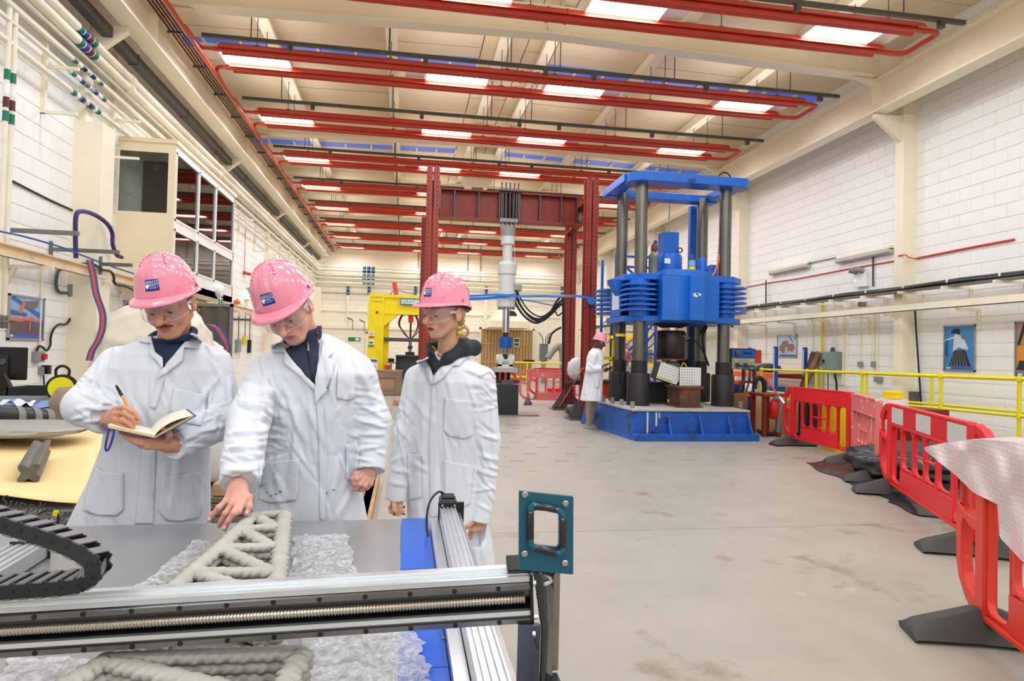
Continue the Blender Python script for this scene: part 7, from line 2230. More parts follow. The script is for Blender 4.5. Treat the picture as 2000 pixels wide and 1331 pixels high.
# ------------------------------------------------------------------ people: soft shapes blended on a grid
from mathutils.geometry import delaunay_2d_cdt
FV, RV, UV = np.array(_F), np.array(_RT), np.array(_UP)
EV = np.array(EYE)
def aD(x, y, D):
 return EV + (FV * FPX + RV * (x - 1000) - UV * (y - 665.5)) * (D / FPX)
def pxy(P_):
 v = np.asarray(P_) - EV
 w_ = v @ FV
 return 1000 + FPX * (v @ RV) / w_, 665.5 - FPX * (v @ UV) / w_
class Sdf:
 def __init__(s, lo, hi, h):
  s.lo, s.h = np.array(lo, float), h
  s.n = np.ceil((np.array(hi) - s.lo) / h).astype(int) + 1
  s.f = np.full(s.n, .08, np.float32)
 def _sub(s, lo, hi, pad):
  a = np.clip(np.floor((lo - pad - s.lo) / s.h).astype(int), 0, s.n)
  b = np.clip(np.ceil((hi + pad - s.lo) / s.h).astype(int) + 1, 0, s.n)
  if (b <= a).any():
   return None
  g_ = np.meshgrid(*[s.lo[i] + s.h * np.arange(a[i], b[i]) for i in range(3)], indexing='ij')
  return (slice(a[0], b[0]), slice(a[1], b[1]), slice(a[2], b[2])), np.stack(g_, -1)
 def _mix(s, sl, d, k, cut=False):
  o = s.f[sl]
  if cut:
   h = np.clip(.5 - .5 * (o + d) / k, 0, 1)
   s.f[sl] = o * (1 - h) - d * h + k * h * (1 - h)
  else:
   h = np.clip(.5 + .5 * (o - d) / k, 0, 1)
   s.f[sl] = o * (1 - h) + d * h - k * h * (1 - h)
 def cap(s, a, b, ra, rb=None, k=.01, cut=False, clip=None):
  a, b = np.asarray(a, float), np.asarray(b, float)
  rb = ra if rb is None else rb
  R_ = max(ra, rb)
  q = s._sub(np.minimum(a, b) - R_, np.maximum(a, b) + R_, k + 2 * s.h)
  if q is None:
   return
  sl, P_ = q
  ab = b - a
  t_ = np.clip(((P_ - a) @ ab) / (ab @ ab + 1e-9), 0, 1)
  d = np.linalg.norm(P_ - a - t_[..., None] * ab, axis=-1) - (ra + (rb - ra) * t_)
  if clip is not None:
   d = np.maximum(d, (P_ - clip[0]) @ clip[1])
  s._mix(sl, d, k, cut)
 def chain(s, pts, rs, k=.01, **kw):
  for i in range(len(pts) - 1):
   s.cap(pts[i], pts[i + 1], rs[i], rs[i + 1], k, **kw)
 def ell(s, c, r, M=None, k=.01, cut=False):
  """ellipsoid; M = 3x3 with the local axes as columns"""
  c, r = np.asarray(c, float), np.asarray(r, float)
  q = s._sub(c - r.max(), c + r.max(), k + 2 * s.h)
  if q is None:
   return
  sl, P_ = q
  p = P_ - c
  if M is not None:
   p = p @ M
  k0 = np.linalg.norm(p / r, axis=-1)
  k1 = np.linalg.norm(p / (r * r), axis=-1) + 1e-9
  s._mix(sl, k0 * (k0 - 1) / k1, k, cut)
 def stack(s, rows, k=.02, pw=2.5, cut=False):
  """rows: (z, cx, cy, half width, half depth, width axis angle), top to bottom"""
  A_ = np.array(sorted(rows))
  pad = A_[:, 3:5].max()
  q = s._sub(np.array([A_[:, 1].min() - pad, A_[:, 2].min() - pad, A_[0, 0]]), np.array([A_[:, 1].max() + pad, A_[:, 2].max() + pad, A_[-1, 0]]), k + 2 * s.h)
  sl, P_ = q
  z = P_[0, 0, :, 2]
  I = [np.interp(z, A_[:, 0], A_[:, j]) for j in range(6)]
  c_, s_ = np.cos(I[5]), np.sin(I[5])
  dx, dy = P_[..., 0] - I[1], P_[..., 1] - I[2]
  u, v = dx * c_ + dy * s_, -dx * s_ + dy * c_
  rr = (np.abs(u / I[3]) ** pw + np.abs(v / I[4]) ** pw) ** (1 / pw)
  d = (rr - 1) * np.minimum(I[3], I[4])
  d = np.maximum(d, np.maximum(A_[0, 0] - P_[..., 2], P_[..., 2] - A_[-1, 0]))
  s._mix(sl, d, k, cut)
 def mesh(s):
  f, n = s.f, s.n
  ins = f < 0
  c = sum(ins[i:n[0] - 1 + i, j:n[1] - 1 + j, l:n[2] - 1 + l].astype(np.int8) for i in (0, 1) for j in (0, 1) for l in (0, 1))
  act = (c > 0) & (c < 8)
  idx = -np.ones(act.shape, int)
  cells = np.argwhere(act)
  idx[act] = np.arange(len(cells))
  acc, cnt = np.zeros((len(cells), 3)), np.zeros(len(cells))
  for ax_ in range(3):
   for o1 in (0, 1):
    for o2 in (0, 1):
     off = np.zeros(3, int)
     off[(ax_ + 1) % 3], off[(ax_ + 2) % 3] = o1, o2
     e = np.zeros(3, int)
     e[ax_] = 1
     a = cells + off
     b = a + e
     fa, fb = f[tuple(a.T)], f[tuple(b.T)]
     m = (fa < 0) != (fb < 0)
     t_ = np.where(m, fa / (fa - fb + 1e-12), 0)
     p = off + t_[:, None] * e
     acc += np.where(m[:, None], p, 0)
     cnt += m
  V_ = s.lo + (cells + acc / cnt[:, None]) * s.h
  F_ = []
  for ax_ in range(3):
   a1, a2 = (ax_ + 1) % 3, (ax_ + 2) % 3
   e = np.zeros(3, int); e[ax_] = 1
   sh = [n[0], n[1], n[2]]
   sh[ax_] -= 1
   A0_ = tuple(slice(0, sh[i]) for i in range(3))
   B0_ = tuple(slice(e[i], sh[i] + e[i]) for i in range(3))
   cr = ins[A0_] != ins[B0_]
   P_ = np.argwhere(cr)
   P_ = P_[(P_[:, a1] > 0) & (P_[:, a2] > 0) & (P_[:, a1] < n[a1] - 1) & (P_[:, a2] < n[a2] - 1)]
   if not len(P_):
    continue
   up_ = ins[tuple(P_.T)]
   q = []
   for (o1, o2) in ((-1, -1), (0, -1), (0, 0), (-1, 0)):
    c2 = P_.copy()
    c2[:, a1] += o1
    c2[:, a2] += o2
    q.append(idx[tuple(c2.T)])
   Q = np.stack(q, 1)
   Q[~up_] = Q[~up_][:, ::-1]
   F_.append(Q)
  return V_, np.concatenate(F_)
def np_mesh(name, V_, F_, smooth=True, mi=None):
 me = bpy.data.meshes.new(name)
 me.vertices.add(len(V_))
 me.vertices.foreach_set('co', np.asarray(V_, np.float32).ravel())
 me.loops.add(len(F_) * 4)
 me.loops.foreach_set('vertex_index', np.asarray(F_, np.int32).ravel())
 me.polygons.add(len(F_))
 me.polygons.foreach_set('loop_start', np.arange(0, len(F_) * 4, 4, dtype=np.int32))
 me.polygons.foreach_set('loop_total', np.full(len(F_), 4, np.int32))
 me.polygons.foreach_set('use_smooth', np.full(len(F_), smooth))
 if mi is not None:
  me.polygons.foreach_set('material_index', np.asarray(mi, np.int32))
 me.update(calc_edges=True)
 return me
def nobj(name, V_, F_, ms, parent, mi=None):
 me = np_mesh(name, V_, F_, True, mi)
 for x in (ms if isinstance(ms, (list, tuple)) else [ms]):
  me.materials.append(x)
 o = bpy.data.objects.new(name, me)
 COL.objects.link(o)
 setpar(o, parent)
 return o
def vnormals(V_, F_):
 a, b, c, d = (V_[F_[:, i]] for i in range(4))
 fn = np.cross(c - a, d - b)
 N_ = np.zeros_like(V_)
 for i in range(4):
  np.add.at(N_, F_[:, i], fn)
 return N_ / (np.linalg.norm(N_, axis=1)[:, None] + 1e-12)
def relax(V_, F_, it=2, f=.5):
 for _ in range(it):
  S_, C_ = np.zeros_like(V_), np.zeros(len(V_))
  for i in range(4):
   for j in (1, 3):
    np.add.at(S_, F_[:, i], V_[F_[:, (i + j) % 4]])
    np.add.at(C_, F_[:, i], 1)
  V_ = V_ * (1 - f) + f * S_ / C_[:, None]
 return V_
def folds(V_, F_, strokes):
 """cloth folds: ridges and valleys along measured lines (x0,y0,x1,y1,width px,height mm)"""
 N_ = vnormals(V_, F_)
 x, y = pxy(V_)
 view = EV - V_
 view /= np.linalg.norm(view, axis=1)[:, None]
 fac = np.clip((N_ * view).sum(1) * 3, 0, 1)
 d = np.zeros(len(V_))
 for (x0, y0, x1, y1, w_, h_) in strokes:
  vx, vy = x1 - x0, y1 - y0
  L = math.hypot(vx, vy)
  t_ = ((x - x0) * vx + (y - y0) * vy) / (L * L)
  e = np.clip(t_, 0, 1)
  px_d = ((x - x0) * vy - (y - y0) * vx) / L
  ds = np.hypot(x - x0 - e * vx, y - y0 - e * vy)
  side = np.where(px_d > 0, 1.0, .55)
  env = np.sin(np.clip(e, .04, .96) * PI) ** .5
  r_ = ds / (w_ * side)
  d += h_ * .0017 * env * (np.exp(-r_ ** 2) - .45 * np.exp(-((r_ - 1.7) / .9) ** 2))
 return V_ + N_ * (d * fac)[:, None]
def rand_folds(seed, poly, ang, n, L=(25, 70), w_=(4, 8), h_=(2, 6), jit=25):
 rs = np.random.RandomState(seed)
 P_ = np.array(poly, float)
 lo, hi = P_.min(0), P_.max(0)
 out = []
 def inside(q):
  c = False
  for i in range(len(P_)):
   a, b = P_[i], P_[i - 1]
   if (a[1] > q[1]) != (b[1] > q[1]) and q[0] < (b[0] - a[0]) * (q[1] - a[1]) / (b[1] - a[1]) + a[0]:
    c = not c
  return c
 while len(out) < n:
  q = lo + rs.rand(2) * (hi - lo)
  if not inside(q):
   continue
  a = R(ang + rs.normal() * jit)
  l = rs.uniform(*L) / 2
  out.append((q[0] - math.cos(a) * l, q[1] - math.sin(a) * l, q[0] + math.cos(a) * l, q[1] + math.sin(a) * l, rs.uniform(*w_), rs.uniform(*h_) * (1 if rs.rand() < .6 else -1)))
 return out
def bvh_of(V_, F_):
 return BVHTree.FromPolygons([tuple(v) for v in V_], [tuple(f) for f in F_])
def drape(name, bv, poly, m, par, off=.004, th=.003, step=4.0, curve=None, D0=None):
 """a cloth piece lying on the garment: outline measured on the photograph, dropped onto the surface"""
 pts = []
 n = len(poly)
 for i in range(n):
  a, b = np.array(poly[i], float), np.array(poly[(i + 1) % n], float)
  k = max(1, int(np.linalg.norm(b - a) / step))
  pts += [tuple(a + (b - a) * j / k) for j in range(k)]
 nb_ = len(pts)
 edges = [(i, (i + 1) % nb_) for i in range(nb_)]
 P_ = np.array(pts)
 lo, hi = P_.min(0), P_.max(0)
 inner = []
 y = lo[1] + step
 while y < hi[1]:
  x = lo[0] + step
  while x < hi[0]:
   if np.min(np.hypot(P_[:, 0] - x, P_[:, 1] - y)) > step * .6:
    inner.append((x, y))
   x += step
  y += step
 allp = [Vector(p) for p in pts + inner]
 v2, _, f2, *_r = delaunay_2d_cdt(allp, edges, [list(range(nb_))], 1, 1e-5)
 vs, last = [], None
 for p in v2:
  d = Vector(FV * FPX + RV * (p[0] - 1000) - UV * (p[1] - 665.5)).normalized()
  loc, nn, _i, _d = bv.ray_cast(EYE, d)
  if loc is None:
   if last is None:
    Dq = D0 or 2.4
   loc = EYE + d * (last if last else Dq)
   nn = -d
  else:
   last = (loc - EYE).length
  vs.append(loc - d * off * .6 + nn * off * .4)
 me = bpy.data.meshes.new(name)
 me.from_pydata([tuple(v) for v in vs], [], [tuple(f) for f in f2])
 me.polygons.foreach_set('use_smooth', [True] * len(me.polygons))
 me.materials.append(m)
 o = bpy.data.objects.new(name, me)
 COL.objects.link(o)
 setpar(o, par)
 if th:
  md = o.modifiers.new('s', 'SOLIDIFY')
  md.thickness = th
  md.offset = 0
 return o
def rows_px(rows):
 """(py, xl, xr, D, half depth, extra angle) -> slices across the view direction"""
 out = []
 for (py, xl, xr, D, dep, *an) in rows:
  c = aD((xl + xr) / 2, py, D)
  a = -YAW + (an[0] if an else 0)
  out.append((c[2], c[0], c[1], (xr - xl) / 2 * D / FPX, dep, a))
 return out
m_coat = mat('lab_coat', (224, 227, 234), .62, var=.015, scale=3, bump=.12, bscale=260, spec=.3)
m_coat2 = mat('lab_coat_trim', (222, 225, 232), .62, var=.015, scale=3, bump=.12, bscale=260, spec=.3)
m_navy_k = mat('knit_navy', (24, 44, 74), .8, var=.12, scale=60, bump=.4, bscale=120)
m_fleece = mat('fleece_navy', (42, 52, 72), .8, var=.08, scale=30, bump=.3, bscale=200)
m_hood = mat('hoodie_charcoal', (44, 50, 54), .85, var=.06, scale=20, bump=.3, bscale=200)
m_helm = mat('helmet_pink', (242, 146, 168), .14, var=.01, coat=.6)
m_vent = mat('vent_pink', (206, 66, 96), .5)
m_stk = mat('sticker_blue', (24, 52, 148), .3, var=.02)
m_let = mat('letter_white', (240, 240, 244), .5)
m_gold = mat('gold', (206, 160, 74), .2, 1)
m_trou = mat('trouser_dark', (40, 44, 52), .8)
m_shoe = mat('shoe_dark', (34, 32, 32), .5)
def gog_mat():
 m = bpy.data.materials.new('goggle_clear')
 m.use_nodes = True
 nt = m.node_tree
 nt.nodes.remove(nt.nodes['Principled BSDF'])
 a, g_, x_ = nt.nodes.new('ShaderNodeBsdfTransparent'), nt.nodes.new('ShaderNodeBsdfGlossy'), nt.nodes.new('ShaderNodeMixShader')
 a.inputs[0].default_value = (.9, .9, .93, 1)
 g_.inputs['Roughness'].default_value = .06
 x_.inputs[0].default_value = .11
 nt.links.new(a.outputs[0], x_.inputs[1])
 nt.links.new(g_.outputs[0], x_.inputs[2])
 nt.links.new(x_.outputs[0], nt.nodes['Material Output'].inputs[0])
 return m
m_gog = gog_mat()
m_gogr = mat('goggle_rim', (222, 224, 234), .12, alpha=.6, var=0, coat=.5)
def headM(yaw, pitch, roll):
 """columns: person's right, forward, up"""
 base = np.stack([-RV, -FV, UV], 1)
 m = Euler((R(-pitch), 0, 0)).to_matrix()
 z = Euler((0, 0, R(yaw))).to_matrix()
 y = Euler((0, R(roll), 0)).to_matrix()
 roll_m = np.array(Matrix.Rotation(R(roll), 3, Vector((0, 1, 0))))
 return base @ roll_m @ np.array(z) @ np.array(m)
def helmet(par, lab, M, c, sc=1.0, stick=True, small=False, knob=True):
 """hard hat in head space, returned as a thing of its own parts under the wearer"""
 M3 = Matrix([list(r_) for r_ in M])
 c = Vector(c)
 tlt = Matrix.Rotation(R(7), 3, 'X')
 def W_(p):
  return c + M3 @ (tlt @ Vector(p) * sc)
 AX, AY, HZ, Z0 = .103, .127, .142, .047
 def dome(fi, th, off=0.0):
  """fi: 0 = front, th: 0 rim .. 1 top"""
  ct, st = math.cos(th * PI / 2), math.sin(th * PI / 2)
  rx = ct ** .82
  x, y, z = AX * rx * math.sin(fi), AY * rx * math.cos(fi), HZ * st ** .93
  n = Vector((x / AX ** 2, y / AY ** 2, max(z, .0) / HZ ** 2 + .5)).normalized()
  d = off
  ax_, ay = abs(x), y
  # raised middle rib with two grooves
  if z > .05:
   up = min(1, (z - .05) / .02)
   d += .0045 * up * (1 / (1 + math.exp((ax_ - .014) * 900)))
   d += .004 * up * (1 / (1 + math.exp(-(ax_ - .026) * 900))) * (1 / (1 + math.exp((ax_ - .06) * 60)))
  # stepped side panels: S-shaped ledge
  edge = .052 + .018 * math.tanh((z - .085) * -60) + .012 * math.sin(y * 25)
  d += .004 / (1 + math.exp(-(ax_ - edge) * 1400)) * (-1) * (1 if z > .02 else z / .02)
  tilt = .1 * y
  return Vector((x, y - .008, z + Z0 + tilt * 0)) + n * d
 q = bpy.data.objects.new('helmet', None)
 b = B()
 nu, nv = (96, 30) if not small else (32, 10)
 b.grid(nu, nv, lambda u, v: W_(dome(u * 2 * PI, min(v, .999))), cu=True)
 shell = obj('helmet', b, m_helm, par, smooth=180)
 # peak and rim
 def rim(fi, e):
  p = dome(fi, 0)
  f = max(0, math.cos(fi))
  out = .007 + .047 * f ** 2.2
  dr = Vector((math.sin(fi), math.cos(fi) * 1.0, 0)).normalized()
  drop = -.004 - .016 * f ** 2 * e - .012 * (max(0, -math.cos(fi)) ** 2)
  return p + dr * out * e + Vector((0, 0, drop * e + (-.012 if e == 0 else 0) * 0))
 b = B()
 ne = 6
 b.grid(nu, ne, lambda u, v: W_(rim(u * 2 * PI, v) + Vector((0, 0, .001))), cu=True)
 b.grid(nu, 3, lambda u, v: W_(rim(u * 2 * PI, 1) + Vector((0, 0, .001 - v * (.006 + .012 * max(0, -math.cos(u * 2 * PI)) ** 2)))), cu=True)
 pk = obj('peak', b, m_helm, shell, smooth=60)
 md = pk.modifiers.new('s', 'SOLIDIFY'); md.thickness = .0025
 if small:
  return shell
 for s_ in (-1, 1):
  for k in range(5):
   th = .86 - k * .075
   fi = s_ * (.75 + .0 * k) * (1.0 if k else 1.1)
   a, b_ = dome(fi * (.95 - .04 * k), th, .0006), dome(fi * (.95 - .04 * k), th - .03, .0006)
   obj('vent', B().bar(W_(a), W_(b_), .006, .0014, M3 @ a), m_vent, shell, smooth=None)
  a = dome(s_ * PI / 2, .03, .004)
  obj('side_clip', B().bar(W_(a), W_(a + Vector((0, 0, .012))), .006, .004), mat('clip_red', (210, 30, 50), .4), shell, smooth=None)
  lug = [dome(s_ * .62, .02, .002), dome(s_ * 1.0, .02, .002), dome(s_ * 1.0, .13, .003), dome(s_ * .72, .11, .003)]
  bb = B().add([W_(p) for p in lug] + [W_(p - Vector((s_ * .004, .004, 0))) for p in lug], [(0, 1, 2, 3), (7, 6, 5, 4), (0, 4, 5, 1), (1, 5, 6, 2), (2, 6, 7, 3), (3, 7, 4, 0)])
  obj('lamp_lug', bb, m_helm, shell, smooth=None)
 if knob:
  obj('ratchet_knob', B().cyl(W_((0, -.128, Z0 - .03)), W_((0, -.165, Z0 - .028)), .0085 * sc, n=14), m_blk, shell)
  obj('headband', B().tube([W_((.085 * math.sin(a), .098 * math.cos(a) - .02, Z0 - .012 - .018 * (math.cos(a) < 0) * abs(math.cos(a)))) for a in np.linspace(0, 2 * PI, 40)[:-1]], .006 * sc, 6, closed=True), m_blk, shell)
 if stick:
  def S_(x, y, off):
   fi = x * 1.3 / .125
   th = .1 + (y * 1.3 + .018) / .235
   return W_(dome(-fi, th, off))
  sb = B().grid(10, 8, lambda u, v: S_((u - .5) * .044, (v - .5) * .032 + .002, .0009))
  st = obj('sticker', sb, m_stk, shell, smooth=180)
  flat_text('sticker_text', 'HERIOT', .0115, (0, 0, 0), (1, 0, 0), (0, 1, 0), m_let, st, warp=lambda x, y: S_(x, y + .0098, .0016), fnt_scale=(1.05, 1))
  flat_text('sticker_text', 'WATT', .0115, (0, 0, 0), (1, 0, 0), (0, 1, 0), m_let, st, warp=lambda x, y: S_(x + .0055, y + .001, .0016), fnt_scale=(1.0, 1))
  flat_text('sticker_text', 'UNIVERSITY', .0045, (0, 0, 0), (1, 0, 0), (0, 1, 0), m_let, st, warp=lambda x, y: S_(x + .005, y - .0062, .0016))
  sh = [(-.006, .006), (.006, .006), (.006, -.001), (.003, -.006), (0, -.008), (-.003, -.006), (-.006, -.001)]
  obj('sticker_shield', B().add([S_(-.0145 + x, y * .9 - .001, .0016) for x, y in sh], [tuple(range(7))]), m_let, st, smooth=None, fix=False)
 return shell
def goggles(par, M, c):
 M3 = Matrix([list(r_) for r_ in M])
 c = Vector(c)
 def g_(a, v):
  """a: angle round the face, v: 0 low edge .. 1 top"""
  x, y = .079 * math.sin(a), .064 * math.cos(a) + .046
  aa = abs(a)
  nose = math.exp(-(aa / .2) ** 2)
  lo = -.027 + .026 * nose + .016 * max(0, aa - .8)
  hi = .03 - .006 * max(0, aa - .9)
  z = lo + (hi - lo) * v
  y += .006 * math.sin(v * PI) * (1 - nose) + .004 * nose
  return c + M3 @ Vector((x, y, z))
 b = B().grid(48, 8, lambda u, v: g_((u - .5) * 3.0, v))
 o = obj('safety_glasses', b, m_gog, par, smooth=180)
 rim = [g_((k / 40 - .5) * 3.0, 0) for k in range(41)]
 obj('lens_rim', B().tube(rim, .0012, 6), m_gogr, o)
 obj('lens_rim', B().tube([g_((k / 40 - .5) * 3.0, 1) for k in range(41)], .0014, 6), m_gogr, o)
 for s_ in (-1, 1):
  e = B()
  P_ = [c + M3 @ Vector((s_ * .079, .05, .012)), c + M3 @ Vector((s_ * .082, .02, .01)), c + M3 @ Vector((s_ * .083, -.01, .008))]
  obj('temple_arm', e.bar(P_[0], P_[2], .002, .012, M3 @ Vector((0, 0, 1))), m_gogr, o, smooth=None)
 return o
def head_prims(S_, M, c, fem=0, smile=0):
 c = np.asarray(c, float)
 L = lambda p: c + M @ np.array(p, float)
 fw = .94 if fem else 1.0
 S_.ell(L((0, -.014, .045)), (.074, .094, .084), M, .005)
 S_.ell(L((0, .03, -.012)), (.0635 * fw, .066, .088), M, .02)
 for s_ in (-1, 1):
  S_.cap(L((s_ * .052 * fw, -.005, -.045)), L((s_ * .02 * fw, .058, -.09)), .02 * fw, .016, .018)
  S_.ell(L((s_ * .036, .064, -.026)), (.024, .022, .027), M, .014)
  S_.ell(L((s_ * .03, .083, .029)), (.027, .012, .009), M, .012)
  S_.ell(L((s_ * .031, .1, .006)), (.019, .014, .0125), M, .008, cut=True)
  S_.ell(L((s_ * .031, .0815, .006)), (.0142, .0142, .0125), M, .003)
  S_.ell(L((s_ * .081, -.008, -.004)), (.009, .019, .031), M, .005)
  S_.ell(L((s_ * .089, -.002, .0)), (.005, .010, .018), M, .003, cut=True)
  S_.cap(L((s_ * .078, .002, -.028)), L((s_ * .079, -.004, -.02)), .007, .008, .004)
  S_.ell(L((s_ * .0125, .107, -.0305)), (.0085, .0105, .0075), M, .004)
  S_.ell(L((s_ * .0065, .111, -.038)), (.004, .006, .004), M, .002, cut=True)
 S_.ell(L((0, .062, -.09)), (.026 * fw, .03, .022), M, .018)
 S_.ell(L((0, .08, -.058)), (.032, .02, .026), M, .014)
 S_.cap(L((0, .088, .018)), L((0, .127, -.025)), .0078, .0132 * fw, .006)
 S_.ell(L((0, .0958, -.0555)), (.021, .0075, .0042), M, .004)
 S_.ell(L((0, .0948, -.0645)), (.018, .0078, .005), M, .004)
 S_.ell(L((0, .108, -.0597)), (.024, .012, .0012 + .0016 * smile), M, .0015, cut=True)
def face_bits(par, M, c, hairc, brow=1, tash=0, look=0):
 M3 = Matrix([list(r_) for r_ in M])
 c = Vector(c)
 L = lambda p: c + M3 @ Vector(p)
 for s_ in (-1, 1):
  bp = [L((s_ * (.013 + .036 * k / 8), .0965 - .022 * (k / 8) ** 2, .0315 + .006 * math.sin(k / 8 * PI))) for k in range(9)]
  obj('eyebrow', B().tube(bp, [.001 + .0022 * math.sin(min(1, .15 + k / 9) * PI) for k in range(9)], 6), hairc, par)
  lash = [L((s_ * .031 + .0135 * math.cos(a), .0815 + .0142 * math.sin(max(.2, math.sin(a))) * .95, .0035 + .0035 * math.sin(a))) for a in np.linspace(.1, PI - .1, 9)]
  obj('lash_line', B().tube(lash, .0009, 5), mat('lash_dark', (40, 28, 24), .7), par)
  eb = B().lathe([(0, .0138), (.003, .0136), (.0062, .0124), (.008, .0118)], L((s_ * .031, .0815, .0035)), M3 @ Vector((0, 1, -.75)), 14)
  obj('iris', eb, mat('iris_dark', (62, 52, 44), .2), par)
 if tash:
  for s_ in (-1, 1):
   tp = [L((s_ * (.002 + .029 * k / 8), .1045 - .014 * (k / 8) ** 1.6, -.0465 - .007 * (k / 8) ** 1.5)) for k in range(9)]
   obj('moustache', B().tube(tp, [.0042, .0048, .005, .005, .0046, .004, .0032, .0022, .0008], 8), hairc, par)
def lipmat(V_, F_, M, c):
 """faces of the lips get the lip colour"""
 p = (V_[F_].mean(1) - np.asarray(c)) @ M
 a = ((p[:, 0] / .0225) ** 2 + ((p[:, 2] + .0605) / .0085) ** 2 < 1) & (p[:, 1] > .09)
 return a.astype(int)
def join(parts):
 V_, F_, M_ = [], [], []
 n = 0
 for v, f, m_ in parts:
  V_.append(v); F_.append(f + n); M_.append(m_)
  n += len(v)
 return np.concatenate(V_), np.concatenate(F_), np.concatenate(M_)
def hand_sdf(wrist, knuckles, fingers, thumb, fr=.0078, h=.0022):
 """palm from wrist to the knuckles, four fingers and a thumb as joint chains (x, y, depth)"""
 P_ = [aD(*wrist)] + [aD(*k) for k in knuckles] + [aD(*q_) for f in fingers for q_ in f] + [aD(*q_) for q_ in thumb]
 P_ = np.array(P_)
 S_ = Sdf(P_.min(0) - .035, P_.max(0) + .035, h)
 w_ = aD(*wrist)
 ks = [aD(*k) for k in knuckles]
 back = w_ + (w_ - np.mean(ks, 0)) * .55
 S_.cap(back, w_, .026, .024, .01)
 for i, k in enumerate(ks):
  m_ = w_ + (np.mean(ks, 0) - w_) * .3 + (k - np.mean(ks, 0)) * .45
  S_.cap(m_, k, .0155, .0105, .012)
  S_.cap(w_, m_, .021, .0155, .012)
 for k, f in zip(ks, fingers):
  pts = [k] + [aD(*q_) for q_ in f]
  rs = [fr * 1.15, fr * 1.02, fr * .95, fr * .82][:len(pts)]
  S_.chain(pts, rs, .0028)
  if len(pts) > 2:
   S_.ell(pts[1], (fr * 1.12,) * 3, None, .004)
 tp = [aD(*q_) for q_ in thumb]
 S_.chain(tp, [.0135, .0105, .0095, .0082][:len(tp)], .005)
 return S_.mesh()
def nails(par, tips, m=None, L=.011, w_=.0085):
 """tips: (base, tip) in photo points with depth"""
 for a, b in tips:
  a, b = Vector(aD(*a)), Vector(aD(*b))
  d = (b - a).normalized()
  vdir = (EYE - b).normalized()
  o = b + vdir * .0055 - d * L * .7
  obj('nail', B().lathe([(0, 0), (w_ * .35, L * .1), (w_ * .5, L * .4), (w_ * .45, L * .8), (w_ * .1, L), (0, L)], o, d, 10), m or mat('nail_pale', (246, 206, 196), .25), par)
def skin(name, col):
 return mat(name, col, .48, var=.06, scale=22, sss=.08, bump=.06, bscale=300, patch=(tuple(min(255, int(v * f)) for v, f in zip(col, (1.0, .86, .82))), .62, 9))
# ------------------------------------------------------------------ the man writing
sk1, sk2, sk3 = skin('skin_light_warm', (208, 148, 118)), skin('skin_fair_pink', (222, 164, 146)), skin('skin_fair_tan', (214, 162, 134))
lip1, lip2, lip3 = mat('lip_a', (178, 98, 90), .4), mat('lip_b', (190, 100, 98), .4), mat('lip_c', (140, 44, 60), .3)
hair1, hair2 = mat('hair_brown', (86, 62, 46), .6, var=.25, scale=60), mat('hair_fair', (186, 148, 104), .5, var=.2, scale=60)
def coat_mesh(rows, arms, lo, hi, h=.0048, strokes=(), hemcut=True, cuffs=(), pw=2.4, extra=None, rel=3):
 S_ = Sdf(lo, hi, h)
 S_.stack(rows_px(rows), .02, pw)
 for pts, rs, k in arms:
  P_ = [aD(*p) for p in pts]
  for i in range(len(P_) - 1):
   kw = {}
   if i == len(P_) - 2:
    d_ = (P_[-1] - P_[-2]); d_ /= np.linalg.norm(d_)
    kw = dict(clip=(P_[-1], d_))
   kk = k[min(i, len(k) - 1)]
   a_, b_ = P_[i], P_[i + 1]
   if kw:
    b_ = P_[i + 1] + d_ * rs[i + 1] * .9
    r_e = rs[i + 1]
    S_.cap(a_, b_, rs[i], r_e, kk, **kw)
   else:
    S_.cap(a_, b_, rs[i], rs[i + 1], kk)
  # hollow cuff
  d_ = (P_[-1] - P_[-2]); d_ /= np.linalg.norm(d_)
  S_.cap(P_[-1] - d_ * .02, P_[-1] + d_ * .06, rs[-1] - .008, rs[-1] - .007, .003, cut=True, clip=(P_[-1] - d_ * .006, -d_))
 if extra:
  extra(S_)
 V_, F_ = S_.mesh()
 V_ = relax(V_, F_, rel)
 V_ = folds(V_, F_, strokes)
 V_ = relax(V_, F_, 1, .3)
 return V_, F_
def legs(par, hips, feet, m_t=None, m_s=None, r=.085, h=.01, Ds=.0):
 """trousers and shoes; hips and feet as world points"""
 hips, feet = [np.array(p, float) for p in hips], [np.array(p, float) for p in feet]
 P_ = np.array(hips + feet)
 S_ = Sdf(P_.min(0) - .16, P_.max(0) + .16, h)
 for a, b in zip(hips, feet):
  kn = (a + b) / 2 + np.array([0, 0, .03])
  S_.cap(a, kn, r, r * .72, .02)
  S_.cap(kn, b + np.array([0, 0, .09]), r * .72, r * .6, .02)
 V_, F_ = S_.mesh()
 nobj('trousers', relax(V_, F_, 2), F_, m_t or m_trou, par)
 return
def shoe(par, p, dirv, m, L=.28):
 p, d = Vector(p), Vector((dirv[0], dirv[1], 0)).normalized()
 s_ = Vector((-d.y, d.x, 0))
 def fn(u, v):
  a = u * 2 * PI
  x = math.cos(a) * L / 2 * (1 - .12 * v)
  y = math.sin(a) * .048 * (1 - .35 * v) * (1 + .12 * math.cos(a))
  z = v * (.05 + .045 * (1 if x < 0 else max(0, 1 - x / (L * .42))))
  return p + d * (x + .04) + s_ * y + Vector((0, 0, .004 + z))
 b = B().grid(28, 8, fn, cu=True)
 b.add([fn(k / 28, 1) for k in range(28)], [tuple(range(28))])
 b.add([fn(k / 28, 0) for k in range(28)], [tuple(range(28))])
 obj('shoe', b, m, par, smooth=60)
D1 = 2.42
p1 = thing('person', 'person in white lab coat and pink helmet writing in an open notebook', 'person', (aD(320, 900, 2.46)[0], aD(320, 900, 2.46)[1], 0))
M1, c1 = headM(7, 22, 7), aD(331, 596, 2.37)
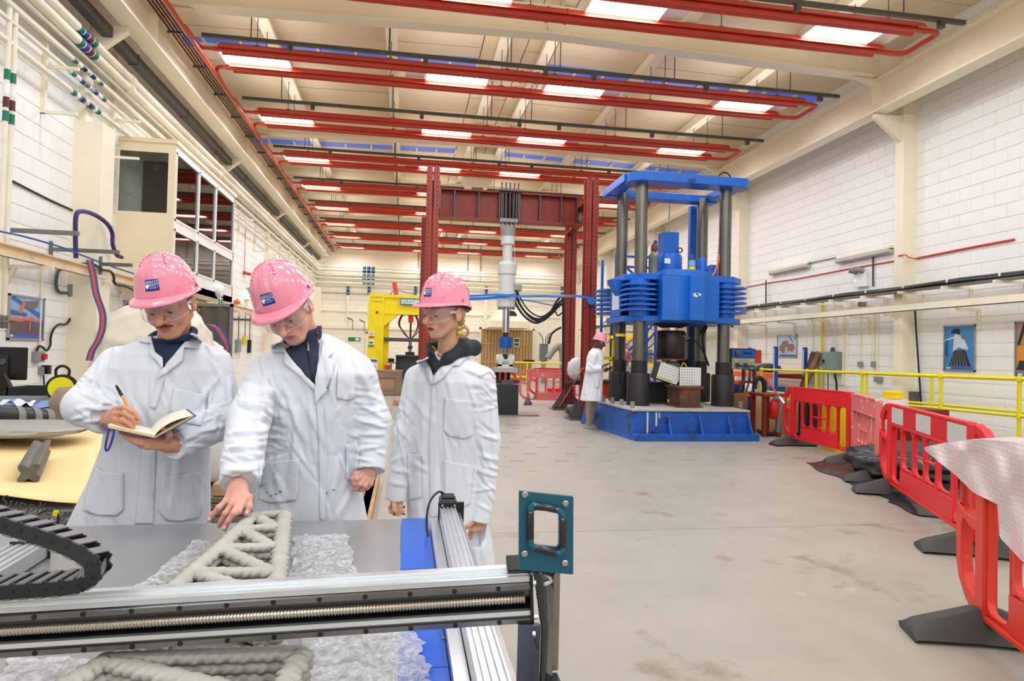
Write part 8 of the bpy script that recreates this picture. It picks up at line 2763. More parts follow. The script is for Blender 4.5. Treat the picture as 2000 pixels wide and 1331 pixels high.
S_ = Sdf(c1 - .17, c1 + np.array([.17, .17, .15]), .0028)
head_prims(S_, M1, c1)
S_.cap(c1 + M1 @ np.array([0, -.03, -.05]), aD(338, 690, 2.45), .052, .062, .02)
hp_, hf_ = S_.mesh()
hp_ = relax(hp_, hf_, 1, .4)
rh = hand_sdf((214, 822, 2.18), [(226, 800, 2.155), (225, 809, 2.14), (224, 819, 2.135), (222, 828, 2.145)],
   [[(243, 797, 2.13), (261, 806, 2.12), (271, 818, 2.12)], [(243, 808, 2.12), (258, 817, 2.115), (264, 828, 2.12)], [(241, 821, 2.115), (254, 829, 2.115), (260, 836, 2.12)], [(238, 832, 2.125), (249, 837, 2.125), (256, 840, 2.13)]],
   [(219, 808, 2.17), (236, 802, 2.165), (252, 808, 2.15), (266, 820, 2.14)], .0085)
lh = hand_sdf((332, 868, 2.17), [(302, 852, 2.15), (300, 860, 2.14), (302, 867, 2.14), (306, 874, 2.145)],
   [[(278, 852, 2.135), (255, 849, 2.13), (236, 846, 2.13)], [(276, 860, 2.125), (256, 857, 2.12), (243, 853, 2.12)], [(280, 867, 2.125), (265, 865, 2.12), (254, 860, 2.12)], [(288, 873, 2.13), (278, 872, 2.13), (270, 868, 2.13)]],
   [(328, 862, 2.15), (331, 850, 2.13), (326, 842, 2.12), (318, 838, 2.11)], .0085)
T_ = Sdf(aD(320, 900, 2.46) - np.array([.4, .3, 1.05]), aD(320, 680, 2.46) + np.array([.4, .3, .12]), .012)
T_.stack(rows_px([(690, 280, 390, 2.45, .06), (760, 260, 390, 2.45, .08), (900, 250, 365, 2.45, .08), (1000, 240, 350, 2.46, .08)]), .02)
tv, tf = T_.mesh()
V_, F_, mi = join([(hp_, hf_, lipmat(hp_, hf_, M1, c1)), (*rh, np.zeros(len(rh[1]), int)), (*lh, np.zeros(len(lh[1]), int)), (tv, tf, np.zeros(len(tf), int))])
bd = nobj('body', V_, F_, [sk1, lip1], p1, mi)
face_bits(bd, M1, c1, hair1, tash=1)
helmet(p1, '', M1, c1)
goggles(p1, M1, c1)
obj('earring', B().tube([Vector(aD(386 + 3 * math.cos(a), 606 + 4 * math.sin(a), 2.4)) for a in np.arange(0, 6.2, .6)], .0012, 6, closed=True), m_gold, bd)
obj('finger_ring', B().tube([Vector(aD(233 + 3 * math.cos(a), 814 + 5.5 * math.sin(a), 2.118 + .006 * math.cos(a))) for a in np.arange(0, 6.2, .5)], .0012, 6, closed=True), m_gold, bd)
st1 = [(230, 660, 205, 760, 7, 5), (300, 720, 290, 860, 9, 4), (265, 700, 250, 820, 7, -4), (420, 740, 404, 800, 5, 9), (404, 800, 408, 770, 6, -7), (388, 790, 430, 735, 7, 5),
 (160, 770, 210, 790, 6, 6), (150, 800, 205, 800, 6, 6), (165, 825, 215, 822, 6, 6), (175, 740, 205, 775, 6, 5), (200, 700, 175, 770, 8, 4), (405, 800, 450, 830, 7, 7), (350, 830, 430, 800, 7, 6), (360, 850, 440, 835, 7, 6), (340, 862, 420, 870, 6, -4),
 (320, 700, 335, 760, 8, -3), (350, 880, 330, 1010, 10, 4), (240, 880, 225, 1010, 12, 5), (200, 900, 170, 1010, 10, 5), (300, 880, 296, 1015, 10, -4), (370, 880, 375, 960, 8, 4), (410, 700, 440, 760, 8, 5), (448, 740, 452, 830, 6, 5), (395, 660, 420, 700, 8, 4)]
st1 += rand_folds(1, [(140, 740), (215, 730), (225, 830), (150, 830)], 15, 16, (25, 55), (3.5, 6), (2, 4.5)) + rand_folds(2, [(330, 820), (455, 760), (460, 850), (340, 880)], -20, 16, (25, 60), (3.5, 6), (2, 4.5)) + rand_folds(3, [(240, 690), (400, 690), (400, 1010), (160, 1010)], 85, 22, (40, 110), (5, 9), (1, 3), 14)
R1 = [(655, 318, 362, 2.46, .05), (672, 262, 402, 2.45, .09), (690, 226, 432, 2.44, .12), (720, 214, 440, 2.43, .135), (800, 222, 424, 2.43, .14), (870, 212, 405, 2.44, .14), (930, 190, 402, 2.45, .15), (1030, 142, 402, 2.46, .17), (1200, 110, 410, 2.46, .19), (1230, 108, 410, 2.46, .19)]
arms1 = [([(228, 710, 2.43), (166, 794, 2.3), (207, 818, 2.19)], [.062, .069, .052], [.03, .02]),
  ([(418, 710, 2.44), (438, 822, 2.38), (352, 862, 2.2), (338, 866, 2.17)], [.062, .068, .056, .055], [.03, .02, .02])]
lo, hi = aD(100, 1235, 2.46) - np.array([.12, .55, .0]), aD(480, 640, 2.46) + np.array([.1, .3, .05])
V1, F1 = coat_mesh(R1, arms1, lo, hi, strokes=st1)
co1 = nobj('lab_coat', V1, F1, m_coat, p1)
bv1 = bvh_of(V1, F1)
drape('sweater', bv1, [(292, 664), (312, 668), (340, 670), (366, 660), (368, 664), (352, 690), (320, 719), (304, 694)], m_navy_k, p1, .004, .002)
obj('sweater_collar', B().tube([Vector(aD(337 + 43 * math.cos(a), 655 + 11 * math.sin(a) - 7 * math.cos(a), 2.42 - .055 * math.sin(a))) for a in np.arange(0, 2 * PI, .16)], .0125, 10, closed=True), m_navy_k, p1)
drape('lapel', bv1, [(296, 660), (286, 662), (270, 668), (285, 672), (296, 672), (293, 695), (308, 707), (318, 722), (318, 700), (304, 690), (297, 665)], m_coat2, co1, .013, .004)
drape('lapel', bv1, [(376, 652), (386, 656), (395, 668), (385, 683), (360, 681), (357, 706), (330, 727), (304, 742), (318, 722), (345, 690), (360, 672), (371, 652)], m_coat2, co1, .013, .004)
drape('placket', bv1, [(306, 742), (318, 722), (322, 740), (308, 790), (304, 800), (292, 796)], m_coat2, co1, .004, .002)
drape('placket', bv1, [(277, 880), (305, 880), (300, 1024), (264, 1024)], m_coat2, co1, .005, .002)
drape('chest_pocket', bv1, [(339, 757), (403, 772), (402, 800), (392, 832), (330, 822)], m_coat2, co1, .006, .003)
drape('hip_pocket', bv1, [(186, 908), (202, 922), (241, 924), (241, 996), (228, 1008), (190, 1007), (163, 998), (170, 960)], m_coat2, co1, .006, .003)
drape('hip_pocket', bv1, [(314, 932), (392, 923), (395, 990), (388, 1012), (352, 1019), (324, 1016), (310, 998)], m_coat2, co1, .006, .003)
legs(p1, [aD(270, 930, 2.5), aD(345, 930, 2.5)], [(aD(265, 930, 2.5)[0], aD(265, 930, 2.5)[1], 0), (aD(350, 930, 2.5)[0], aD(350, 930, 2.5)[1], 0)])
for x in (265, 350):
 f = aD(x, 930, 2.5)
 shoe(p1, (f[0], f[1], 0), (.1, -1), m_shoe)
# pen and notebook
t = thing('pen', 'orange ballpoint pen with a black cap in the writing hand', 'pen', aD(268, 830, 2.13))
a, c = Vector(aD(226, 752, 2.16)), Vector(aD(271, 832, 2.115))
obj('barrel', B().cyl(a.lerp(c, .22), a.lerp(c, .94), .0042, n=10), mat('pen_orange', (236, 150, 20), .3), t)
obj('cap', B().lathe([(0, 0), (.003, .003), (.0048, .012), (.0055, .04), (.0055, .048), (0, .048)], a, c - a, 12), m_blk, t)
obj('tip', B().cyl(a.lerp(c, .94), c, .0038, .0008, n=8), m_gold, t)
t = thing('notebook', 'open cream-paged notebook with a purple cover in the writing man\'s hands', 'notebook', aD(300, 850, 2.15))
m_cov, m_page, m_page2 = mat('cover_purple', (62, 50, 150), .5), mat('page_cream', (250, 244, 226), .6), mat('page_edge', (226, 204, 140), .6)
sN, sF = Vector(aD(303, 856, 2.1)), Vector(aD(296, 843, 2.24))
lN, lF = Vector(aD(205, 835, 2.09)), Vector(aD(222, 824, 2.22))
rN, rF = Vector(aD(383, 812, 2.09)), Vector(aD(366, 799, 2.22))
def slab4(name, q4, n, th, m, par=None):
 n = V(n)
 return obj(name, B().add([V(p) for p in q4] + [V(p) + n * th for p in q4], [(0, 1, 2, 3), (7, 6, 5, 4), (0, 4, 5, 1), (1, 5, 6, 2), (2, 6, 7, 3), (3, 7, 4, 0)]), m, par or t, smooth=None)
nL = (lN - sN).cross(sF - sN).normalized()
nL = nL if nL.z > 0 else -nL
nR = (rN - sN).cross(sF - sN).normalized()
nR = nR if nR.z > 0 else -nR
slab4('cover', [sN, lN, lF, sF], nL, -.0025, m_cov)
slab4('cover', [sN, rN, rF, sF], nR, -.0025, m_cov)
slab4('page_block', [sN.lerp(lN, .0) , sN.lerp(lN, .96), sF.lerp(lF, .96), sF], nL, .0085, m_page2)
slab4('page_block', [sN, sN.lerp(rN, .96), sF.lerp(rF, .96), sF], nR, .005, m_page2)
slab4('page', [sN.lerp(lN, .01) + nL * .0086, sN.lerp(lN, .96) + nL * .0086, sF.lerp(lF, .96) + nL * .0086, sF + nL * .0086], nL, .0004, m_page)
pg = B()
def pgf(u, v):
 p = sN.lerp(rN, u * .94).lerp(sF.lerp(rF, u * .94), v)
 return p + nR * (.0055 + .016 * math.sin(min(1, u * 1.05) * PI) ** .8 * (1 - u * .25))
obj('page', pg.grid(16, 4, pgf), m_page, t, smooth=180, fix=False)
rb = [aD(214, 834, 2.1), aD(209, 856, 2.09), aD(206, 874, 2.09), aD(208, 881, 2.09), aD(214, 874, 2.09), aD(221, 852, 2.09), aD(222, 838, 2.1)]
obj('ribbon', B().tube(polyline([Vector(p) for p in rb], 5), .0035, 6), m_cov, t)
obj('ribbon_loop', B().tube(polyline([Vector(aD(*p, 2.09)) for p in ((208, 836), (201, 833), (199, 829), (203, 828), (210, 834))], 5), .0014, 6), m_cov, t)
# ------------------------------------------------------------------ the man pointing
p2 = thing('person', 'person in white lab coat and pink helmet pointing down at the grey truss', 'person', (aD(612, 900, 2.5)[0], aD(612, 900, 2.5)[1], 0))
M2, c2 = headM(-6, 32, 15), aD(563, 606, 2.36)
S_ = Sdf(c2 - .17, c2 + np.array([.2, .2, .15]), .0028)
head_prims(S_, M2, c2, smile=1)
S_.cap(c2 + M2 @ np.array([0, -.035, -.045]), aD(600, 680, 2.5), .052, .064, .02)
hp_, hf_ = S_.mesh()
hp_ = relax(hp_, hf_, 1, .4)
rh = hand_sdf((466, 950, 1.93), [(480, 975, 1.885), (466, 984, 1.87), (453, 986, 1.87), (441, 980, 1.885)],
   [[(466, 999, 1.85), (450, 1012, 1.845), (441, 1024, 1.85)], [(456, 1003, 1.84), (446, 1018, 1.838), (438, 1034, 1.845)], [(441, 1003, 1.855), (432, 1018, 1.86), (428, 1028, 1.87)], [(428, 992, 1.87), (417, 1004, 1.87), (408, 1017, 1.875)]],
   [(470, 958, 1.92), (486, 972, 1.9), (487, 990, 1.88), (481, 1004, 1.87)], .0082)
lh = hand_sdf((720, 915, 2.42), [(706, 930, 2.39), (712, 936, 2.39), (720, 937, 2.4), (728, 934, 2.41)],
   [[(697, 936, 2.37), (693, 946, 2.37), (699, 952, 2.385)], [(703, 947, 2.37), (697, 955, 2.375), (690, 956, 2.39)], [(713, 950, 2.38), (706, 957, 2.385), (700, 958, 2.4)], [(724, 946, 2.4), (717, 954, 2.4), (710, 956, 2.41)]],
   [(706, 922, 2.4), (695, 926, 2.38), (690, 936, 2.375), (690, 944, 2.38)], .0085)
T_ = Sdf(aD(612, 900, 2.5) - np.array([.4, .3, .95]), aD(612, 690, 2.5) + np.array([.4, .3, .1]), .012)
T_.stack(rows_px([(700, 560, 660, 2.5, .08), (760, 545, 680, 2.48, .1), (900, 560, 670, 2.5, .1), (1000, 560, 670, 2.5, .1)]), .02)
tv, tf = T_.mesh()
V_, F_, mi = join([(hp_, hf_, lipmat(hp_, hf_, M2, c2)), (*rh, np.zeros(len(rh[1]), int)), (*lh, np.zeros(len(lh[1]), int)), (tv, tf, np.zeros(len(tf), int))])
bd = nobj('body', V_, F_, [sk2, lip2], p2, mi)
face_bits(bd, M2, c2, hair1)
helmet(p2, '', M2, c2)
goggles(p2, M2, c2)
nails(bd, [((450, 1012, 1.842), (441, 1023, 1.845)), ((446, 1018, 1.832), (438, 1033, 1.84)), ((417, 1004, 1.868), (408, 1016, 1.87)), ((487, 990, 1.875), (481, 1003, 1.865))])
st2 = [(510, 700, 530, 790, 7, 6), (520, 760, 560, 800, 7, 7), (470, 790, 545, 815, 7, 8), (475, 815, 555, 838, 6, -6), (450, 850, 530, 842, 7, 7), (445, 880, 525, 870, 7, 6), (440, 905, 520, 900, 6, -4), (448, 930, 505, 915, 6, 4), (500, 780, 520, 850, 7, 5), (480, 740, 520, 745, 6, 5), (555, 760, 590, 860, 8, 5), (600, 720, 615, 900, 9, 4), (580, 800, 570, 920, 8, 4),
 (690, 700, 735, 800, 9, 5), (700, 790, 745, 815, 6, 7), (695, 820, 748, 835, 6, 7), (700, 850, 748, 850, 6, 6), (700, 880, 745, 872, 6, 5), (690, 730, 680, 860, 6, 6), (640, 700, 650, 800, 9, 3), (540, 900, 545, 1010, 9, 4), (660, 900, 640, 1010, 9, 5), (690, 950, 660, 1010, 8, 4), (590, 780, 640, 880, 9, 3)]
st2 += rand_folds(11, [(455, 760), (560, 760), (540, 900), (440, 930)], 10, 24, (30, 70), (3.5, 6.5), (2, 5)) + rand_folds(12, [(685, 720), (750, 740), (750, 900), (690, 900)], 10, 18, (25, 50), (3.5, 6), (2, 4.5)) + rand_folds(13, [(540, 720), (690, 720), (700, 1010), (520, 1010)], 80, 30, (40, 110), (5, 9), (1, 3.5), 22)
R2 = [(652, 585, 640, 2.52, .05, .15), (672, 550, 680, 2.5, .09, .15), (695, 520, 712, 2.47, .12, .15), (730, 504, 730, 2.46, .145, .12), (800, 512, 712, 2.46, .15, .1), (880, 512, 700, 2.47, .145, .1), (940, 506, 700, 2.48, .15, .1), (1025, 498, 716, 2.5, .165, .1), (1180, 490, 730, 2.52, .18, .1), (1200, 490, 730, 2.52, .18, .1)]
arms2 = [([(518, 730, 2.44), (486, 818, 2.2), (473, 905, 2.0), (468, 945, 1.935)], [.064, .07, .062, .055], [.03, .02, .01]),
  ([(700, 730, 2.52), (731, 826, 2.48), (722, 900, 2.44), (721, 922, 2.42)], [.062, .066, .06, .058], [.03, .015, .01])]
lo, hi = aD(420, 1205, 2.3) - np.array([.1, .5, .0]), aD(780, 640, 2.52) + np.array([.1, .3, .05])
lo[1] = aD(468, 945, 1.9)[1] - .08
V2, F2 = coat_mesh(R2, arms2, lo, hi, strokes=st2)
co2 = nobj('lab_coat', V2, F2, m_coat, p2)
bv2 = bvh_of(V2, F2)
drape('fleece', bv2, [(556, 684), (570, 676), (590, 670), (615, 664), (624, 672), (622, 700), (616, 757), (600, 742), (575, 712)], m_fleece, p2, .005, .002)
fc = B()
nst = Vector(aD(600, 668, 2.47))
def fcol(u, v):
 a = u * 2 * PI
 r_ = .066 + .006 * v
 base = Vector(aD(594 - 4 * v, 682 - 30 * v, 2.455))
 return base + Vector(RV) * (r_ * 1.0 * math.cos(a)) + Vector(FV) * (r_ * .9 * math.sin(a)) + Vector(UV) * (.006 + .022 * math.cos(a) + .012 * math.sin(a))
fo = obj('fleece_collar', fc.grid(40, 6, fcol, cu=True), m_fleece, p2, smooth=180, fix=False)
md = fo.modifiers.new('s', 'SOLIDIFY'); md.thickness = .006
drape('zip', bv2, [(599, 672), (603, 672), (612, 745), (609, 748)], m_blk, fo, .008, .002)
drape('zip_pull', bv2, [(597, 668), (603, 668), (604, 688), (599, 688)], m_steel, fo, .012, .003)
drape('red_mark', bv2, [(618, 650), (624, 652), (622, 668), (614, 664)], mat('mark_red', (206, 60, 60), .6), fo, .010, .001)
drape('lapel', bv2, [(548, 668), (528, 674), (533, 688), (556, 690), (556, 712), (574, 726), (590, 738), (614, 764), (614, 752), (580, 715), (560, 690), (551, 668)], m_coat2, co2, .014, .004)
drape('lapel', bv2, [(626, 668), (636, 668), (652, 692), (640, 700), (655, 712), (640, 760), (616, 790), (614, 762), (620, 715), (628, 690), (628, 660)], m_coat2, co2, .014, .004)
drape('placket', bv2, [(614, 764), (618, 790), (622, 850), (625, 1018), (635, 1018), (640, 900), (632, 800)], m_coat2, co2, .005, .002)
drape('chest_pocket', bv2, [(659, 724), (692, 723), (692, 780), (674, 782), (657, 778)], m_coat2, co2, .006, .003)
drape('hip_pocket', bv2, [(506, 902), (585, 898), (582, 960), (578, 978), (530, 984), (506, 975)], m_coat2, co2, .006, .003)
drape('hip_pocket', bv2, [(675, 870), (697, 862), (703, 880), (697, 930), (685, 940), (676, 935)], m_coat2, co2, .006, .003)
for q_ in ((522, 962), (530, 968), (540, 965), (548, 960), (638, 963), (651, 957)):
 drape('paint_spot', bv2, [(q_[0] - 2, q_[1]), (q_[0], q_[1] - 2), (q_[0] + 3, q_[1]), (q_[0], q_[1] + 2)], mat('spot_teal', (90, 140, 150), .6), co2, .0095, .0005)
legs(p2, [aD(580, 930, 2.52), aD(655, 930, 2.52)], [(aD(575, 930, 2.52)[0], aD(575, 930, 2.52)[1], 0), (aD(660, 930, 2.52)[0], aD(660, 930, 2.52)[1], 0)])
for x in (575, 660):
 f = aD(x, 930, 2.52)
 shoe(p2, (f[0], f[1], 0), (-.1, -1), m_shoe)
# ------------------------------------------------------------------ the young woman
p3 = thing('person', 'person in white lab coat with charcoal hoodie and pink helmet, hands hanging', 'person', (aD(880, 900, 3.05)[0], aD(880, 900, 3.05)[1], 0))
M3_, c3 = headM(-37, 9, -3), aD(868, 613, 2.99)
S_ = Sdf(c3 - np.array([.17, .17, .2]), c3 + np.array([.17, .17, .15]), .0028)
head_prims(S_, M3_, c3, fem=1)
S_.cap(c3 + M3_ @ np.array([0, -.03, -.05]), aD(873, 706, 3.04), .044, .05, .02)
hp_, hf_ = S_.mesh()
hp_ = relax(hp_, hf_, 1, .4)
rh = hand_sdf((775, 975, 2.98), [(766, 985, 2.97), (771, 990, 2.955), (777, 991, 2.95), (783, 989, 2.955)],
   [[(761, 993, 2.95), (763, 1001, 2.94), (769, 1004, 2.94)], [(767, 999, 2.94), (770, 1005, 2.935), (776, 1005, 2.94)], [(775, 1000, 2.93), (777, 1006, 2.93), (783, 1004, 2.935)], [(782, 998, 2.935), (784, 1002, 2.935), (788, 999, 2.94)]],
   [(770, 980, 2.95), (770, 990, 2.92), (771, 998, 2.91), (772, 1003, 2.91)], .0072)
lh = hand_sdf((938, 1012, 2.98), [(928, 1022, 2.96), (934, 1025, 2.955), (940, 1026, 2.96), (945, 1023, 2.965)],
   [[(919, 1027, 2.94), (912, 1031, 2.93), (908, 1034, 2.93)], [(926, 1032, 2.94), (919, 1035, 2.935), (914, 1035, 2.935)], [(934, 1033, 2.94), (929, 1037, 2.935), (923, 1037, 2.935)], [(942, 1032, 2.95), (938, 1035, 2.945), (933, 1036, 2.945)]],
   [(930, 1016, 2.95), (921, 1022, 2.93), (914, 1028, 2.92), (911, 1031, 2.92)], .0072)
T_ = Sdf(aD(880, 960, 3.05) - np.array([.35, .3, .85]), aD(880, 700, 3.05) + np.array([.35, .3, .1]), .012)
T_.stack(rows_px([(712, 835, 915, 3.05, .07), (760, 820, 925, 3.05, .09), (900, 825, 930, 3.05, .09), (1050, 830, 930, 3.05, .1)]), .02)
tv, tf = T_.mesh()
V_, F_, mi = join([(hp_, hf_, lipmat(hp_, hf_, M3_, c3)), (*rh, np.zeros(len(rh[1]), int)), (*lh, np.zeros(len(lh[1]), int)), (tv, tf, np.zeros(len(tf), int))])
bd = nobj('body', V_, F_, [sk3, lip3], p3, mi)
face_bits(bd, M3_, c3, hair1)
helmet(p3, '', M3_, c3)
goggles(p3, M3_, c3)
mnl = mat('nail_dark_green', (14, 40, 36), .15)
nails(bd, [((770, 990, 2.91), (770, 1006, 2.9)), ((785, 996, 2.93), (790, 990, 2.93)), ((783, 1004, 2.93), (790, 1005, 2.93))], mnl, .016, .007)
nails(bd, [((909, 1024, 2.915), (906, 1036, 2.91)), ((912, 1031, 2.925), (905, 1036, 2.92))], mnl, .016, .007)
hb = Sdf(c3 - .16, c3 + .16, .004)
hb.ell(c3 + M3_ @ np.array([0, -.05, -.0]), (.073, .055, .062), M3_, .01)
hb.ell(c3 + M3_ @ np.array([0, -.035, .045]), (.079, .078, .06), M3_, .01)
hb.ell(c3 + M3_ @ np.array([0, -.105, -.045]), (.024, .024, .026), M3_, .01)
hv, hf2 = hb.mesh()
hr = nobj('hair', relax(hv, hf2, 2), hf2, hair2, p3)
for pts, r_ in (([(890, 640), (897, 644), (906, 640), (913, 643), (914, 652), (907, 656), (899, 652)], .0075), ([(892, 645), (896, 655), (905, 659), (912, 656)], .005), ([(896, 636), (904, 634), (911, 638)], .003), ([(889, 640), (888, 650), (891, 656)], .0012), ([(894, 634), (897, 648), (893, 658)], .0012)):
 obj('hair_lock', B().tube(polyline([Vector(aD(x, y, 3.0)) for x, y in pts], 5), r_, 6), hair2, hr)
for (x, y, r_) in ((887, 638, 3.2), (890, 629, 2)):
 obj('earring', B().tube([Vector(aD(x + r_ * math.cos(a), y + r_ * math.sin(a), 2.93)) for a in np.arange(0, 6.2, .6)], .001, 5, closed=True), m_gold, bd)
for k in range(17):
 f = k / 16
 x, y = 846 + 24 * f, 678 + 19 * math.sin(f * 1.75) - 1.5 * f
 obj('necklace_bead', B().lathe([(0, -.0032), (.0028, -.0016), (.0028, .0016), (0, .0032)], Vector(aD(x, y, 2.955 + .01 * f)), (1, 0, -.6), 8), m_gold, bd)
st3 = [(800, 740, 790, 850, 7, 5), (785, 870, 800, 960, 7, 4), (830, 760, 822, 900, 8, 4), (960, 760, 965, 900, 7, 4), (940, 850, 970, 860, 6, 6), (935, 890, 970, 900, 6, 5), (930, 920, 965, 930, 6, 4), (925, 960, 965, 955, 6, 4), (905, 720, 950, 740, 6, 4), (800, 900, 830, 920, 6, 4), (770, 920, 800, 925, 6, 5), (765, 945, 795, 950, 6, 4), (850, 900, 845, 1000, 8, 4), (885, 1050, 905, 1100, 8, 4), (940, 1040, 945, 1105, 8, 5), (915, 1050, 925, 1100, 7, -4), (925, 840, 938, 910, 6, -6)]
st3 += rand_folds(21, [(765, 780), (810, 770), (800, 960), (760, 960)], 60, 16, (20, 50), (3.5, 6), (2, 4), 30) + rand_folds(22, [(925, 760), (972, 760), (972, 1000), (925, 990)], 30, 22, (20, 50), (3.5, 6), (2, 4.5), 30) + rand_folds(23, [(815, 740), (930, 740), (930, 1000), (800, 1000)], 85, 20, (40, 110), (4, 8), (1, 3), 14)
R3 = [(690, 852, 895, 3.07, .05), (706, 826, 930, 3.06, .085), (722, 808, 948, 3.04, .105), (745, 803, 952, 3.03, .115), (820, 806, 944, 3.03, .115), (900, 802, 938, 3.04, .115), (980, 796, 944, 3.04, .13), (1060, 796, 962, 3.04, .145), (1112, 796, 968, 3.04, .155), (1117, 797, 967, 3.04, .154)]
arms3 = [([(813, 740, 3.03), (790, 850, 3.0), (777, 940, 2.98), (774, 978, 2.975)], [.056, .052, .047, .052], [.03, .02, .01]),
  ([(945, 740, 3.06), (955, 860, 3.04), (947, 960, 3.0), (934, 1022, 2.965)], [.056, .054, .052, .056], [.03, .015, .01])]
lo, hi = aD(740, 1122, 3.05) - np.array([.1, .3, .0]), aD(1000, 680, 3.05) + np.array([.1, .3, .05])
V3, F3 = coat_mesh(R3, arms3, lo, hi, strokes=st3)
co3 = nobj('lab_coat', V3, F3, m_coat, p3)
bv3 = bvh_of(V3, F3)
drape('hoodie_front', bv3, [(838, 682), (862, 712), (875, 700), (890, 690), (870, 716), (855, 724), (846, 734), (840, 715), (836, 700)], m_hood, p3, .006, .002)
hd = Sdf(aD(882, 690, 3.05) - .24, aD(882, 690, 3.05) + .24, .005)
for P_, r_ in (([(838, 676, 3.0), (842, 700, 2.945), (850, 722, 2.94)], (.014, .02, .012)), ([(852, 722, 2.94), (875, 700, 2.95), (905, 682, 3.02)], (.012, .025, .032)), ([(905, 682, 3.02), (925, 680, 3.1), (905, 676, 3.17)], (.034, .036, .04)), ([(905, 676, 3.17), (865, 676, 3.16), (840, 676, 3.08)], (.04, .034, .02))):
 hd.chain([aD(*q_) for q_ in P_], r_, .02)
hv, hf2 = hd.mesh()
nobj('hood', relax(hv, hf2, 3), hf2, m_hood, p3)
drape('lapel', bv3, [(836, 698), (826, 704), (812, 706), (818, 713), (832, 716), (835, 735), (842, 752), (846, 750), (846, 734), (840, 716)], m_coat2, co3, .013, .004)
drape('lapel', bv3, [(866, 716), (885, 706), (906, 696), (925, 695), (905, 706), (897, 716), (885, 716), (866, 740), (846, 752), (846, 738), (856, 724)], m_coat2, co3, .013, .004)
drape('placket', bv3, [(842, 752), (850, 752), (858, 880), (866, 1010), (840, 1010), (838, 880)], m_coat2, co3, .004, .002)
drape('chest_pocket', bv3, [(868, 778), (926, 784), (924, 852), (906, 858), (878, 852), (866, 842)], m_coat2, co3, .005, .003)
drape('hip_pocket', bv3, [(868, 900), (926, 910), (918, 985), (880, 1002), (868, 996)], m_coat2, co3, .005, .003)
drape('hip_pocket', bv3, [(795, 886), (822, 888), (824, 972), (798, 978)], m_coat2, co3, .005, .003)
drape('sleeve_seam', bv3, [(935, 733), (957, 722), (969, 736), (967, 741), (956, 727), (937, 738)], m_coat2, co3, .004, .002)
legs(p3, [aD(855, 960, 3.05), aD(905, 960, 3.05)], [(aD(855, 960, 3.05)[0], aD(855, 960, 3.05)[1], 0), (aD(908, 960, 3.05)[0], aD(908, 960, 3.05)[1], 0)], r=.075)
for x in (855, 908):
 f = aD(x, 960, 3.05)
 shoe(p3, (f[0], f[1], 0), (-.3, -1), m_shoe, .25)
# ------------------------------------------------------------------ the two people at the press
sk4, sk5 = skin('skin_deep_brown', (92, 58, 44)), skin('skin_rosy', (224, 150, 138))
def far_person(lab, M, c, D, rows, arms, hands, sk, helm, extra=None, hh=.012):
 f0 = aD(rows[-1][1] + 15, 760, D)
 p = thing('person', lab, 'person', (f0[0], f0[1], 0))
 S_ = Sdf(c - .19, c + .17, .007)
 head_prims(S_, M, c)
 nk = aD(*hands['neck'])
 S_.cap(c + M @ np.array([0, -.03, -.05]), nk, .05, .06, .02)
 a = S_.mesh()
 parts = [(a[0], a[1], lipmat(a[0], a[1], M, c))]
 for h_ in hands['hands']:
  w_ = np.array(aD(*h_[0])); tdir = np.array(aD(*h_[1])) - w_
  L = np.linalg.norm(tdir); tdir /= L
  sd = np.cross(tdir, h_[2]); sd /= np.linalg.norm(sd)
  H_ = Sdf(w_ - .16, w_ + .16, .005)
  H_.cap(w_ - tdir * .05, w_, .026, .024, .01)
  for k in range(4):
   kn = w_ + tdir * .08 + sd * (.022 * (k - 1.5))
   H_.cap(w_ + tdir * .02, kn, .017, .011, .01)
   t1 = kn + tdir * .035 + np.array(h_[2]) * -.012
   t2 = t1 + tdir * .02 + np.array(h_[2]) * -.025
   H_.chain([kn, t1, t2], [.0095, .009, .008], .003)
  tb_ = w_ + tdir * .03 + sd * .03
  H_.chain([tb_, tb_ + tdir * .03 + sd * .015, tb_ + tdir * .055 + sd * .008], [.013, .0105, .009], .004)
  q_ = H_.mesh()
  parts.append((q_[0], q_[1], np.zeros(len(q_[1]), int)))
 b0, b1 = rows[0], rows[-1]
 T_ = Sdf(aD(b1[1], b1[0], D) - .3, aD(b0[2], b0[0], D) + .3, .02)
 T_.stack(rows_px([(r_[0], r_[1] + 6, r_[2] - 6, r_[3], r_[4] * .6) for r_ in rows]), .02)
 q_ = T_.mesh()
 parts.append((q_[0], q_[1], np.zeros(len(q_[1]), int)))
 V_, F_, mi = join(parts)
 nobj('body', V_, F_, [sk, mat('lip_d', (110, 60, 56), .5)], p, mi)
 helmet(p, '', M, c, small=True)
 goggles(p, M, c)
 lo = np.min([aD(x, y, D) for (y, x, x2, *_r) in rows for x in (x, x2)], 0) - .45
 hi = np.max([aD(x, y, D) for (y, x, x2, *_r) in rows for x in (x, x2)], 0) + .45
 V_, F_ = coat_mesh(rows, arms, lo, hi, h=hh, strokes=extra or [], rel=2)
 co = nobj('lab_coat', V_, F_, m_coat, p)
 return p, bvh_of(V_, F_), co
M4, c4 = headM(78, 24, 0), aD(1171, 669, 12.3)
